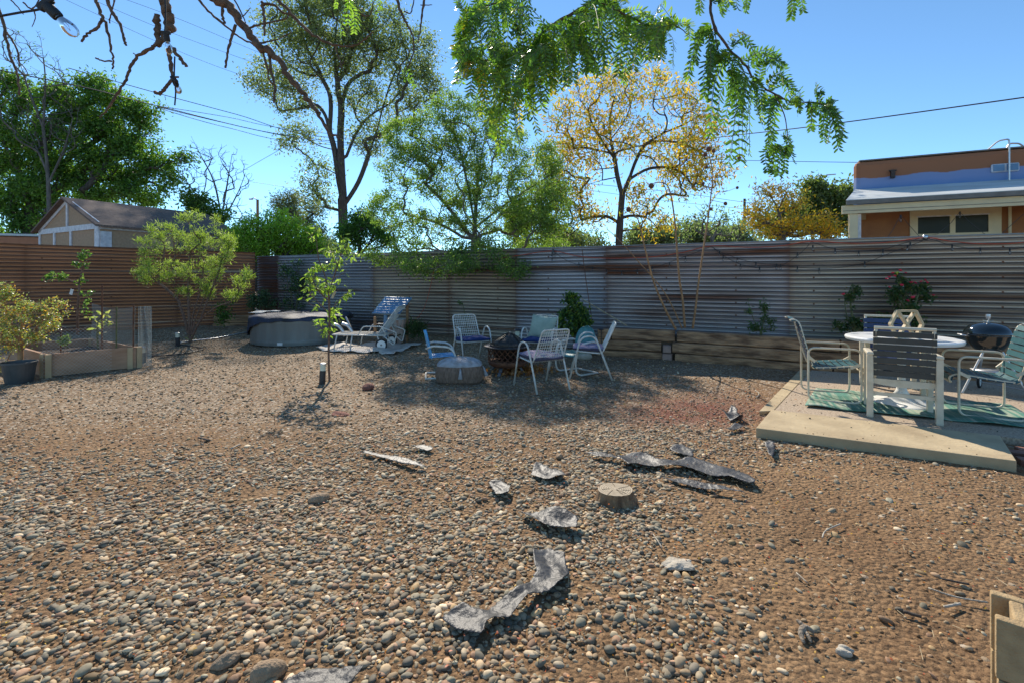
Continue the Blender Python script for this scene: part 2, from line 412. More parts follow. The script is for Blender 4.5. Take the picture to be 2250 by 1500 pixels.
def pick(cols, n, r, jit=.18):
    cols = np.array([c[:3] for c in cols]); wts = np.ones(len(cols)) / len(cols)
    c = cols[r.choice(len(cols), n, p=wts)]
    return np.clip(c * r.uniform(1 - jit, 1 + jit, (n, 1)), 0, 1)

def tree(name, label, cat, limbs, blobs, n_br, leaf=None, n_leaf=0, cols=None, Y=None, bark='bark', r_tip=.006, r_pow=.5, seed=1, group=None, spread=.18, droop=.2, leafmat='leaf', zdepth=.8, wig=.06, minleafz=None, sides=5, extra_base=0.0, rmax=None, twig_only=False, part_names=('trunk', 'crown'), leaf_out=.0, depths=None, return_nodes=False, clump=60, gate=-.25):
    """limbs: lists of (px,py[,dy]) from the photo at depth Y, first one starts at the ground.  blobs: (px,py,rx,ry[,dy]) crown lobes"""
    r = np.random.default_rng(seed)
    nodes = []; par = []
    def addn(p, q): nodes.append(np.array(p)); par.append(q); return len(nodes) - 1
    for li, lb in enumerate(limbs):
        pts = [P(a[0], a[1], Y + (a[2] if len(a) > 2 else 0)) for a in lb]
        c = curve(pts, 4)
        if nodes:
            A = np.array(nodes); k = int(np.argmin(np.linalg.norm(A - np.array(c[0]), axis=1))); c = c[1:]
        else: k = -1
        for p in c:
            pp = np.array(p); 
            k = addn(pp, k)
    base = nodes[0].copy()
    pt = []
    area = np.array([b[2] * b[3] for b in blobs], float); area /= area.sum()
    ch = r.choice(len(blobs), n_br * 2, p=area); wl_ = Y * clump / F; fq = 6.283 / max(wl_, .01)
    for i in ch:
        b = blobs[i]; dy0 = b[4] if len(b) > 4 else 0
        v = r.normal(size=3); v /= np.linalg.norm(v); v *= r.uniform(.25, 1) ** (1 / 2.2) * (1 + .22 * math.sin(v[0] * 5 + i) * math.sin(v[2] * 6 + 2 * i))
        sc = Y / F
        c = np.array(P(b[0], b[1], Y + dy0))
        q = c + v * np.array([b[2] * sc, max(b[2], b[3]) * sc * zdepth, b[3] * sc])
        w_ = math.sin(q[0] * fq + seed + 1.3 * math.sin(q[2] * fq * .6)) * math.sin(q[2] * fq * 1.1 + 2 * seed + math.sin(q[0] * fq * .5)) + .8 * math.sin(q[1] * fq * .8 + q[0] * fq * .7) * math.sin(q[2] * fq * .9 - q[1] * fq * .5)
        if w_ > gate: pt.append(q)
        if len(pt) >= n_br: break
    pt = np.array(pt)
    gmin = .15
    pt[:, 2] = np.maximum(pt[:, 2], gmin)
    order = np.argsort(np.linalg.norm(pt - base, axis=1))
    cap = len(nodes) + n_br * 5 + 10
    A = np.zeros((cap, 3)); A[:len(nodes)] = nodes; par = par + [0] * (cap - len(nodes)); cnt = len(nodes)
    tips = []
    for i in order:
        t = pt[i]; d = np.linalg.norm(A[:cnt] - t, axis=1)
        hb = np.linalg.norm(A[:cnt] - base, axis=1); ht = np.linalg.norm(t - base)
        cost = d + np.where(hb > ht, .8 * (hb - ht), 0)
        k = int(np.argmin(cost)); s = A[k]; L = d[k]
        m = 2 if L < .25 * (Y / 12) else 3
        pd = A[k] - A[par[k]] if par[k] >= 0 else np.array([0, 0, 1.]); pn = np.linalg.norm(pd); pd = pd / pn if pn > 1e-6 else np.array([0, 0, 1.])
        prev = k
        for j in range(1, m + 1):
            u = j / m
            q = s * (1 - u) + t * u + pd * L * .20 * math.sin(math.pi * u) * .7 + r.normal(size=3) * L * wig * (0 if j == m else 1)
            A[cnt] = q; par[cnt] = prev; prev = cnt; cnt += 1
        tips.append(prev)
    A = A[:cnt]; par = np.array(par[:cnt])
    wgt = np.zeros(cnt); wgt[tips] += 1
    haschild = np.zeros(cnt, bool); haschild[par[par >= 0]] = True; wgt[~haschild] = np.maximum(wgt[~haschild], 1)
    for i in range(cnt - 1, 0, -1):
        if par[i] >= 0: wgt[par[i]] += wgt[i]
    rad = r_tip * wgt ** r_pow
    heavy = np.full(cnt, -1)
    for i in range(cnt):
        p_ = par[i]
        if p_ >= 0 and (heavy[p_] < 0 or wgt[i] > wgt[heavy[p_]]): heavy[p_] = i
    n_l = len(nodes); mv = np.where((heavy >= 0) & (par >= 0) & (np.arange(cnt) >= n_l))[0]
    for _ in range(5):
        A2_ = A.copy(); A2_[mv] = .4 * A[mv] + .3 * A[par[mv]] + .3 * A[heavy[mv]]; A = A2_
    if rmax: rad = np.minimum(rad, rmax)
    idx = np.where(par >= 0)[0]
    pr = par[idx]
    ra = np.minimum(rad[pr], rad[idx] * 1.35 + r_tip * .3)
    big = rad[idx] > r_tip * 4
    root = empty(name, tuple(base)); tag(root, label, cat, group)
    off = base
    Vs = []; Fs = []; n0 = 0
    for mask, ns in ((big, 8), (~big, 4)):
        if mask.any():
            V, Q = tube_edges(A[pr][mask] - off, A[idx][mask] - off, ra[mask], rad[idx][mask], ns)
            Vs.append(V); Fs.append(Q + n0); n0 += len(V)
    mesh_arrays(part_names[0], np.concatenate(Vs), [np.concatenate(Fs)], M[bark], root, smooth=True)
    if n_leaf:
        thin = np.where((par >= 0) & (wgt <= 4))[0]
        e = r.choice(thin, n_leaf); u = r.uniform(0, 1, (n_leaf, 1))
        keepf = np.clip(.35 + np.abs(np.sin(e * 12.9898) * 43758.5453 % 1.0) * 1.1, 0, 1)
        kk = r.random(n_leaf) < keepf; e = e[kk]; u = u[kk]
        C = A[par[e]] * (1 - u) + A[e] * u + r.normal(size=(len(e), 3)) * spread * np.array([1, 1, .8])
        if minleafz is not None: C = C[C[:, 2] > minleafz]
        cc = pick(cols, len(C), r)
        # clump-wise hue shifts
        ph = np.sin(C * 2.1 + 1).sum(axis=1, keepdims=True) / 3
        cc = np.clip(cc * (1 + .18 * ph), 0, 1)
        V, T, Q, VC = leaves_arrays(C - off, leaf[0], leaf[1], cc, r, droop)
        mesh_arrays(part_names[1], V, [T, Q], M[leafmat], root, cols=VC)
    if return_nodes: return root, A
    return root

# ================================================================ SETTING
# ---- ground
def ground_mat():
    m, nt, b = new_mat('ground'); N = nt.nodes; L = nt.links
    g = N.new('ShaderNodeNewGeometry')
    def noise(sc, det=6, rough=.55):
        n = N.new('ShaderNodeTexNoise'); n.inputs['Scale'].default_value = sc; n.inputs['Detail'].default_value = det; n.inputs['Roughness'].default_value = rough
        L.new(g.outputs['Position'], n.inputs['Vector']); return n
    def ramp(src, p0, p1, c0, c1):
        r = N.new('ShaderNodeValToRGB'); r.color_ramp.elements[0].position = p0; r.color_ramp.elements[1].position = p1
        r.color_ramp.elements[0].color = (*c0, 1); r.color_ramp.elements[1].color = (*c1, 1); L.new(src, r.inputs[0]); return r
    n1 = noise(1.3); dirt = ramp(n1.outputs[0], .3, .7, (.235, .145, .078), (.335, .220, .125))
    n2 = noise(38, 10, .75); d2 = ramp(n2.outputs[0], .38, .64, (.42, .37, .32), (1.25, 1.2, 1.1))
    mul = N.new('ShaderNodeMix'); mul.data_type = 'RGBA'; mul.blend_type = 'MULTIPLY'; mul.inputs[0].default_value = 1
    L.new(dirt.outputs[0], mul.inputs[6]); L.new(d2.outputs[0], mul.inputs[7])
    # fine gravel speckle (chips of different stone), fading by a broad patch mask
    vo = N.new('ShaderNodeTexVoronoi'); vo.inputs['Scale'].default_value = 42; vo.inputs['Randomness'].default_value = 1
    L.new(g.outputs['Position'], vo.inputs['Vector'])
    sep = N.new('ShaderNodeSeparateColor'); L.new(vo.outputs['Color'], sep.inputs[0])
    chip = N.new('ShaderNodeValToRGB'); e = chip.color_ramp.elements
    e[0].position = 0; e[0].color = (.13, .095, .065, 1); e[1].position = 1; e[1].color = (.52, .44, .33, 1)
    for p, c in ((.3, (.22, .15, .09)), (.55, (.30, .22, .14)), (.8, (.36, .28, .20))):
        q = chip.color_ramp.elements.new(p); q.color = (*c, 1)
    L.new(sep.outputs[0], chip.inputs[0])
    at = N.new('ShaderNodeVertexColor'); at.layer_name = 'Col'
    s2 = N.new('ShaderNodeSeparateColor'); L.new(at.outputs[0], s2.inputs[0])
    th = N.new('ShaderNodeMath'); th.operation = 'LESS_THAN'; L.new(sep.outputs[1], th.inputs[0]); L.new(s2.outputs[0], th.inputs[1])
    mx = N.new('ShaderNodeMix'); mx.data_type = 'RGBA'; L.new(th.outputs[0], mx.inputs[0])
    L.new(mul.outputs[2], mx.inputs[6]); L.new(chip.outputs[0], mx.inputs[7])
    # red mulch patch
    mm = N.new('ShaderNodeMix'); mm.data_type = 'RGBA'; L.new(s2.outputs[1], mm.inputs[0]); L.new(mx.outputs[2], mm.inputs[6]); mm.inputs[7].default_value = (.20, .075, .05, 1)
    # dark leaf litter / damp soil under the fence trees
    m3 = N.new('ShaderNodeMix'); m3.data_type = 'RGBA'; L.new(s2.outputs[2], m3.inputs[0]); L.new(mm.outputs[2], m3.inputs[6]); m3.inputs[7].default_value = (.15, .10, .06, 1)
    L.new(m3.outputs[2], b.inputs['Base Color']); b.inputs['Roughness'].default_value = .92; b.inputs['Specular IOR Level'].default_value = .25
    n5 = noise(60, 8, .7); h = N.new('ShaderNodeMath'); h.operation = 'MULTIPLY_ADD'; h.inputs[1].default_value = -1.2
    L.new(vo.outputs['Distance'], h.inputs[0]); L.new(n5.outputs[0], h.inputs[2])
    bp = N.new('ShaderNodeBump'); bp.inputs['Strength'].default_value = .9; bp.inputs['Distance'].default_value = .014
    L.new(h.outputs[0], bp.inputs['Height']); L.new(bp.outputs[0], b.inputs['Normal'])
    return m

def fbm(x, y, f0=1.0, n=5, seed=0):
    r = np.random.default_rng(seed); out = 0; a = 1.0; f = f0; tot = 0
    for i in range(n):
        for k in range(3):
            th = r.uniform(0, 6.28); ph = r.uniform(0, 6.28, 2)
            u = (x * math.cos(th) + y * math.sin(th)) * f; v = (-x * math.sin(th) + y * math.cos(th)) * f
            out = out + a * np.sin(u + ph[0] + 1.3 * np.sin(v * .7)) * np.sin(v * 1.1 + ph[1]) / 1.7
        tot += a; a *= .6; f *= 2.03
    return out / tot

def proj(x, y, z=0):
    return CX + x / y * F, HZ + (CH - z) / y * F

def blob(px, py, cx, cy, rx, ry):
    d = ((px - cx) / rx) ** 2 + ((py - cy) / ry) ** 2
    return np.exp(-d)

DIRT = [(1950, 1230, 330, 130), (1700, 1100, 190, 55), (1780, 1260, 200, 90), (2000, 1450, 340, 120), (1270, 1490, 110, 60),
        (540, 1090, 70, 22), (500, 950, 80, 30), (220, 960, 240, 55), (600, 1080, 90, 14), (1560, 1150, 70, 40), (480, 1480, 80, 25), (1270, 1310, 60, 40), (1150, 1420, 60, 20),
        (1500, 1240, 40, 30), (1900, 1050, 350, 50)]
def stone_density(x, y):
    """how much of the ground is covered by river stones, 0..1, at ground points"""
    px, py = proj(x, np.maximum(y, .5))
    d = np.ones_like(px)
    for c in DIRT: d = d * (1 - .93 * blob(px, py, *c))
    d = d * (1 - .85 * S((px - 1480) / 260) * S((py - 985) / 60))
    d = d * (.55 + .45 * S((py - 960) / 160 + .35 * fbm(x, y, 1.2, 3, 5)))
    d = d * np.clip(.88 + .9 * fbm(x, y, 2.6, 5, 3), .04, 1.15) * np.clip(.9 + .5 * fbm(x, y, 9, 3, 13), .3, 1)
    return np.clip(d, 0.03, 1)

def axis(lo, hi, step, far):
    a = list(np.arange(lo, hi, step)); s = step
    x = hi
    while x < far: a.append(x); s *= 1.35; x += s
    a.append(far); s = step; x = lo - step; pre = []
    while x > -far: pre.append(x); s *= 1.35; x -= s
    pre.append(-far); return np.array(pre[::-1] + a)
gx = axis(-9, 8, .05, 900); gy = axis(1.0, 12, .05, 900)
GX, GY = np.meshgrid(gx, gy)
near = S((14 - np.abs(GY)) / 3) * S((14 - np.abs(GX)) / 3)
cov = stone_density(GX, GY)
GZ = gz(GX, GY) + near * (.016 * fbm(GX, GY, 5, 4, 1) + .004 * fbm(GX, GY, 22, 3, 2)) 
ppx, ppy = proj(GX, np.maximum(GY, .5))
gravel = np.where(GY > 0, np.clip(.15 + .6 * S((1010 - ppy) / 110) * (1 - .75 * blob(ppx, ppy, 220, 960, 260, 50)) * (1 - .6 * S((ppx - 1500) / 200)), .03, .75), .3)
gravel = np.clip(gravel + .2 * fbm(GX, GY, 1.5, 4, 9), .02, .8) * np.where(GY > 0, 1 - .93 * S((ppy - 930) / 90), 1)
mulch = .95 * blob(ppx, ppy, 1530, 905, 150, 32) * (1 + .5 * fbm(GX, GY, 6, 3, 4)) * (GY > 0)
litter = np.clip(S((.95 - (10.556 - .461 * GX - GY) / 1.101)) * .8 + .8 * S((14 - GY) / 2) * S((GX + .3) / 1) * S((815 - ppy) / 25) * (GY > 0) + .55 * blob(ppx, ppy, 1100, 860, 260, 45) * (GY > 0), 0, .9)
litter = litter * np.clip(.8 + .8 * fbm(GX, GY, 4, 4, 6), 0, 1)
ny, nx = GX.shape
ii = (np.arange(ny - 1)[:, None] * nx + np.arange(nx - 1)[None, :]).ravel()
Fq = np.stack([ii, ii + 1, ii + nx + 1, ii + nx], axis=1)
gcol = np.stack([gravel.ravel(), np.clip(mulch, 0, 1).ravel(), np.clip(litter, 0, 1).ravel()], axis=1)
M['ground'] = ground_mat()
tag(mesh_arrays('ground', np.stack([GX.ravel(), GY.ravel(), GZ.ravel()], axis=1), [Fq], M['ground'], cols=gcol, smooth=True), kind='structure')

# ---- patio slabs
STEP = [(2.23, 4.37), (3.77, 3.57), (4.24, 4.15), (2.71, 4.99)]
mb = MB(); mb.prism(STEP, -.06, .085)
o = mb.build('concrete_step', M['concrete_tan'], bevel=.006); tag(o, kind='structure')
M['aggregate'] = mat('aggregate', (.46, .36, .25), (.27, .20, .14), 55, .9, bump=.35, bscale=120, lo=.42, hi=.6, dist=.006)
PAT = [(2.76, 5.06), (4.24, 4.26), (4.31, 4.35), (6.6, 3.1), (9.5, 5.0), (7.0, 6.35), (4.63, 7.30), (4.35, 7.0)]
o = MB().prism([(2.77, 5.05), (6.6, 3.0), (9.5, 5.2), (4.6, 7.34)], -.05, .055).build('patio', M['aggregate']); tag(o, kind='structure')
o = MB().prism([(2.60, 5.03), (2.764, 5.05), (4.59, 7.34), (4.43, 7.36)], -.05, .058).build('patio_kerb', M['concrete_tan'], bevel=.006); tag(o, kind='structure')
# brick paving beside the step
mb = MB()
o_ = Vector((3.83, 3.53, .0)); u_ = Vector((.887, -.461, 0)); v_ = Vector((.461, .887, 0)) * .9
for i in range(8):
    for j in range(8):
        c = o_ + u_ * (.13 + i * .215 + (.1 if j % 2 else 0)) + v_ * (j * .115 - .15)
        if (Vector((c.x, c.y)) - Vector((4.0, 3.85))).length < 3:
            rot = Matrix.Rotation(math.atan2(u_.y, u_.x), 3, 'Z')
            mb.box((c.x, c.y, .012 + random.uniform(-.004, .004)), (.2, .096, .05), rot)
tag(mb.build('brick_path', M['brick'], bevel=.004), kind='structure')

# ================================================================ FENCES
def fence(name, label, A, B, z0, z1, seams, mats, pitch=.0757, capmat=None, jog=.0):
    A = Vector((*A, 0)); B = Vector((*B, 0)); d = B - A; L = d.length
    root = empty(name, (A.x, A.y, 0), math.atan2(d.y, d.x)); tag(root, label, 'fence')
    r = np.random.default_rng(len(name))
    ed = [0] + seams + [L]
    for i in range(len(ed) - 1):
        x0 = ed[i] - (.03 if i else 0); x1 = ed[i + 1]
        nxs = max(2, int((x1 - x0) / .25)); xs = np.unique(np.concatenate([np.linspace(x0, x1, nxs + 1), [x0 + .06, x0 + .12, x1 - .06, x1 - .12]]))
        H = z1 - z0; nz = int(H / pitch * 8); zs = np.linspace(0, H, nz + 1)
        ph = r.uniform(0, .7); off = -.004 * (i % 2)
        X, Z = np.meshgrid(xs, zs)
        sag = .006 * np.sin(X * .9 + i) + .002 * np.sin(X * 2.1)
        Yw = .019 * np.sin(2 * math.pi * Z / pitch + ph) + off + .012 * np.sin(X * .9 + Z * 1.3 + i * 2)
        gr_ = np.clip(.5 - .5 * np.sin(2 * math.pi * Z / pitch + ph - .9), 0, 1) ** 1.2  # mask for painted shade in the grooves and undersides of each corrugation
        V = np.stack([X.ravel(), Yw.ravel(), (Z + z0 + sag * S((H - Z) / .2)).ravel()], axis=1)
        m = len(xs); n = len(zs)
        k = (np.arange(n - 1)[:, None] * m + np.arange(m - 1)[None, :]).ravel()
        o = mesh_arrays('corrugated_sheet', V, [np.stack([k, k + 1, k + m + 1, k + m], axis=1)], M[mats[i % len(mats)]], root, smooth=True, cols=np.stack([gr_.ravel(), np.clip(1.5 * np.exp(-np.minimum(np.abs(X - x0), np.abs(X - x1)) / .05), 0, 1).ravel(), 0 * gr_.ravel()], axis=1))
    MB().box((L / 2, .012, z1 + .008), (L, .05, .02)).build('top_cap', M[capmat or 'gunmetal'], root)
    x = .8
    while x < L:
        MB().box((x, .09, (z0 + z1) / 2 - .03), (.09, .09, z1 - z0)).build('fence_post', M['bark_grey'], root); x += 2.4
    return root
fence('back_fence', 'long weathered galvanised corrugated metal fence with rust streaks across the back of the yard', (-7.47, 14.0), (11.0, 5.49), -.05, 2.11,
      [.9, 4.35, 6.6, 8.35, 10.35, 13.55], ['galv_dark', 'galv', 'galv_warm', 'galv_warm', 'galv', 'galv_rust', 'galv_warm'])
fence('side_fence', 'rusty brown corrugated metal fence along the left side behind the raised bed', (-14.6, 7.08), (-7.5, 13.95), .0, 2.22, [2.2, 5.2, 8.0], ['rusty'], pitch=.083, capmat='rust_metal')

# ================================================================ BACKGROUND BUILDINGS
# ---- shed
def shed():
    C0 = Vector((-12.5, 14.5, 0)); gd = Vector((-3.8, 2.0, 0)); sdv = Vector((2.0, 3.5, 0))
    L1 = gd.length; L2 = 4.2; ang = math.atan2(-gd.y, -gd.x)      # local x runs from the far gable corner to C0
    O = C0 + gd
    root = empty('shed', (O.x, O.y, 0), ang); tag(root, 'tan stucco shed with white trim boards and brown shingle gable roof behind the left fence', 'shed')
    e = 3.12; a = 4.05; W = L1; D = L2
    # local frame: x along gable (0..W), y away
    mb = MB(); V = [(0, 0, 0), (W, 0, 0), (W, 0, e), (W / 2, 0, a), (0, 0, e), (0, D, 0), (W, D, 0), (W, D, e), (W / 2, D, a), (0, D, e)]
    mb.add(V, [(0, 1, 2, 3, 4), (9, 8, 7, 6, 5), (1, 6, 7, 2), (5, 0, 4, 9)]); mb.build('wall', M['stucco_tan'], root)
    m, nt, b = new_mat('shingle'); N = nt.nodes; L = nt.links
    tc = N.new('ShaderNodeTexCoord'); mp = N.new('ShaderNodeMapping'); mp.inputs['Rotation'].default_value = (0, 0, R(90)); mp.inputs['Scale'].default_value = (1, 1.0, 1.0)
    L.new(tc.outputs['Object'], mp.inputs[0]); br = N.new('ShaderNodeTexBrick'); br.inputs['Scale'].default_value = 6.5
    br.inputs['Color1'].default_value = (.21, .15, .12, 1); br.inputs['Color2'].default_value = (.13, .09, .075, 1); br.inputs['Mortar'].default_value = (.07, .05, .04, 1)
    br.inputs['Mortar Size'].default_value = .03
    L.new(mp.outputs[0], br.inputs['Vector']); L.new(br.outputs[0], b.inputs['Base Color']); b.inputs['Roughness'].default_value = .95
    M['shingle'] = m
    mb = MB(); ov = .18; t = .06; sl_ = (a - e) / (W / 2)
    for sgn in (-1, 1):
        x0 = W / 2; x1 = W / 2 + sgn * (W / 2 + ov); z1 = e - ov * sl_
        V = [(x0, -ov, a), (x1, -ov, z1), (x1, D + ov, z1), (x0, D + ov, a)]
        V = V + [(v[0], v[1], v[2] + t) for v in V]
        mb.add(V, [(0, 1, 2, 3), (7, 6, 5, 4), (0, 4, 5, 1), (1, 5, 6, 2), (2, 6, 7, 3)])
    mb.build('roof', m, root)
    def board(n_, a_, b_, w_, th=.03):
        MB().bar(a_, b_, th, w_, up=(0, 1, 0) if abs(Vector(b_)[2] - Vector(a_)[2]) > 1e9 else (0, 0, 1)).build(n_, M['trim_white'], root)
    y = -.02
    def trim(p, q, wd):
        p = Vector((p[0], y, p[1])); q = Vector((q[0], y, q[1])); MB().bar(p, q, .035, wd).build('trim_board', M['trim_white'], root)
    trim((.0, e - .04), (W, e - .04), .17)
    trim((.03, e - .0), (W / 2, a - .03), .16); trim((W / 2, a - .03), (W - .03, e), .16)
    for x, z0, z1 in ((.06, 0, e - .12), (W * .28, 0, e - .12), (W * .56, 0, e - .12), (W - .13, 0, e - .12), (W / 2, e + .05, a - .1)):
        MB().box((x, y - .003, (z0 + z1) / 2), (.11 if x < W - .2 else .26, .035, z1 - z0)).build('trim_board', M['trim_white'], root)
    MB().box((W + .02, D / 2, e - .07), (.04, D, .13)).build('trim_board', M['trim_white'], root)
    MB().box((W + .02, .14, e / 2 - .1), (.035, .28, e - .2)).build('trim_board', M['trim_white'], root)
    MB().box((W + .021, D * .62, e - .55), (.02, .9, .8)).build('stained_panel', M['bark_grey'], root)
shed()
# ---- orange adobe house far left
root = empty('adobe_house', tuple(P(55, 616, 26)), R(20)); root.location.z = 0
tag(root, 'orange stucco house half hidden behind the trees at the far left', 'house')
MB().box((-1, 3, 1.9), (7.4, 6, 3.8)).build('wall', M['adobe_orange'], root, bevel=.1)
MB().tube([(.8, -.1, 0), (.8, -.1, 4.0)], .08).build('downpipe', M['trim_white'], root)
MB().box((-1, 3, 3.88), (7.6, 6.2, .12)).build('roof', M['roof_white'], root)

# ---- house on the right
def house():
    A = Vector((7.95, 11.5, 0)); d = Vector((.908, -.419, 0)); ang = math.atan2(d.y, d.x)
    root = empty('house', (A.x, A.y, 0), ang)
    tag(root, 'adobe house with brown and blue painted parapet and cream porch behind the right fence', 'house')
    L = 9.0; zf = 3.02
    # local: x along the front, y away from the yard. fascia front at y=0
    MB().box((L / 2, .05, zf + .10), (L, .1, .20)).build('fascia', M['house_trim'], root)
    MB().box((L / 2, -.006, zf + .07), (L, .012, .010)).build('fascia_groove', M['roof_grey'], root)
    # porch roof, rising away
    mb = MB(); V = [(.06, -.08, zf + .21), (L, -.08, zf + .21), (L, 1.30, zf + .66), (.5, 1.30, zf + .66)]
    V2 = [(v[0], v[1], v[2] + .11) for v in V]
    mb.add(V + V2, [(3, 2, 1, 0), (4, 5, 6, 7), (0, 1, 5, 4), (3, 0, 4, 7), (1, 2, 6, 5), (2, 3, 7, 6)]); mb.build('porch_roof', M['roof_white'], root)
    MB().box((L / 2 + .03, -.09, zf + .255), (L - .06, .014, .10)).build('drip_edge', M['roof_grey'], root)
    # parapet wall with painted band
    m, nt, b = new_mat('painted_parapet'); N = nt.nodes; Lk = nt.links
    tc = N.new('ShaderNodeTexCoord'); sp = N.new('ShaderNodeSeparateXYZ'); Lk.new(tc.outputs['Object'], sp.inputs[0])
    nz = N.new('ShaderNodeTexNoise'); nz.inputs['Scale'].default_value = 1.6; nz.inputs['Detail'].default_value = 6; Lk.new(tc.outputs['Object'], nz.inputs['Vector'])
    ma = N.new('ShaderNodeMath'); ma.operation = 'MULTIPLY_ADD'; ma.inputs[1].default_value = .22; Lk.new(nz.outputs[0], ma.inputs[0]); Lk.new(sp.outputs['Z'], ma.inputs[2])
    mr = N.new('ShaderNodeMapRange'); mr.inputs[1].default_value = 3.6; mr.inputs[2].default_value = 4.7; Lk.new(ma.outputs[0], mr.inputs[0])
    cr = N.new('ShaderNodeValToRGB'); cr.color_ramp.interpolation = 'LINEAR'; e = cr.color_ramp.elements
    e[0].position = 0; e[0].color = (.055, .16, .36, 1); e[1].position = 1; e[1].color = (.30, .125, .06, 1)
    for p, c in ((.2, (.08, .20, .42)), (.4, (.20, .27, .47)), (.53, (.21, .27, .45)), (.55, (.30, .125, .06))):
        q = e.new(p); q.color = (*c, 1)
    Lk.new(mr.outputs[0], cr.inputs[0]); Lk.new(cr.outputs[0], b.inputs['Base Color']); b.inputs['Roughness'].default_value = .9
    MB().box((L / 2 + .5, 1.43, 2.26), (L, .28, 4.52)).build('wall', m, root, bevel=.12)
    MB().box((L / 2 + 2.5, 4.6, 2.0), (L - 4, 6, 4.0)).build('rear_wall', M['adobe'], root)
    # lower wall face under the porch
    MB().box((L / 2 + .2, 1.262, 1.65), (L - .4, .05, 3.3)).build('porch_wall', M['adobe'], root)
    MB().box((.235, .12, zf / 2), (.17, .16, zf)).build('porch_post', M['house_trim'], root, bevel=.01)
    MB().box((.37, .2, zf / 2), (.07, .08, zf)).build('porch_post', M['trim_white'], root)
    # window
    wx0, wx1 = 1.62, 3.32
    fr = MB(); fr.box(((wx0 + wx1) / 2, 1.21, 3.11), (wx1 - wx0, .06, .2)); fr.box(((wx0 + wx1) / 2, 1.21, 2.45), (wx1 - wx0, .06, .24))
    for x, w_ in ((1.695, .15), (2.437, .10), (3.205, .23)): fr.box((x, 1.215, 2.79), (w_, .055, .44))
    wi = fr.build('window', M['house_trim'], root)
    MB().box((2.08, 1.225, 2.79), (.64, .02, .44)).build('pane', M['dark_glass'], wi)
    MB().box((2.79, 1.225, 2.79), (.62, .02, .44)).build('pane', M['dark_glass'], wi)
    MB().box((2.08, 1.19, 2.995), (.66, .02, .03)).build('sash', M['trim_white'], wi); MB().box((2.79, 1.19, 2.995), (.64, .02, .03)).build('sash', M['trim_white'], wi)
    MB().box((.62, 1.2, 3.05), (.18, .08, .14)).build('vent_box', M['block'], root)
    MB().tube([(3.45, 1.15, 0), (3.45, 1.15, 3.2)], .03).build('downpipe', M['house_trim'], root)
    MB().box((1.28, 1.24, 4.11), (.09, .10, .20)).build('roof_drain', M['black_metal'], root, bevel=.01)
    MB().box((1.28, 1.235, 4.20), (.15, .06, .03)).build('drain_lip', M['black_metal'], root)
    q = MB().box((3.41, 1.27, 4.07), (.50, .06, .20)).build('vent_window', M['trim_white'], root, bevel=.03)
    MB().box((3.29, 1.235, 4.07), (.2, .02, .15)).build('pane', M['panel_blue'], q); MB().box((3.53, 1.235, 4.07), (.2, .02, .15)).build('pane', M['panel_blue'], q)
    MB().tube(corner([(3.45, 1.18, 3.75), (3.45, 1.18, 4.72), (3.3, 1.3, 4.72), (3.15, 1.4, 4.55)], .06), .018, 8).build('conduit', M['alu'], root)
    MB().tube(corner([(3.50, 1.5, 4.5), (3.58, 1.5, 4.68), (3.75, 1.5, 4.66), (3.95, 1.6, 4.5)], .05), .02, 8).build('conduit', M['alu'], root)
    MB().tube([(-.12, 1.4, 4.25), (.1, 1.4, 4.25)], .015).build('pipe_stub', M['alu'], root)
    MB().box((L / 2 + .5, 1.43, 4.535), (L - .2, .24, .03)).build('parapet_cap', M['roof_grey'], root)
house()

# ---- street furniture far away
root = empty('street_lamp', (*P(566, 616, 45).xy, 0)); tag(root, 'distant brown street lamp with a short arm above the far trees', 'street lamp')
MB().tube([(0, 0, 0), (0, 0, 9.0)], [.16, .12]).build('pole', M['wood_post'], root)
MB().tube(curve([(0, 0, 8.9), (-.3, 0, 9.15), (-.55, 0, 9.1)], 4), .05).build('arm', M['alu'], root)
MB().box((-.62, 0, 9.05), (.35, .2, .12)).build('lamp_head', M['trim_white'], root, bevel=.03)
root = empty('utility_pole', (*P(1636, 616, 48).xy, 0)); tag(root, 'dark wooden utility pole rising behind the distant yellow tree', 'utility pole')
MB().tube([(0, 0, 0), (0, 0, 9.6)], [.17, .12]).build('pole', M['bark'], root)
MB().tube([(.25, 0, 7.9), (.25, 0, 8.5)], .16).build('transformer', M['gunmetal'], root)

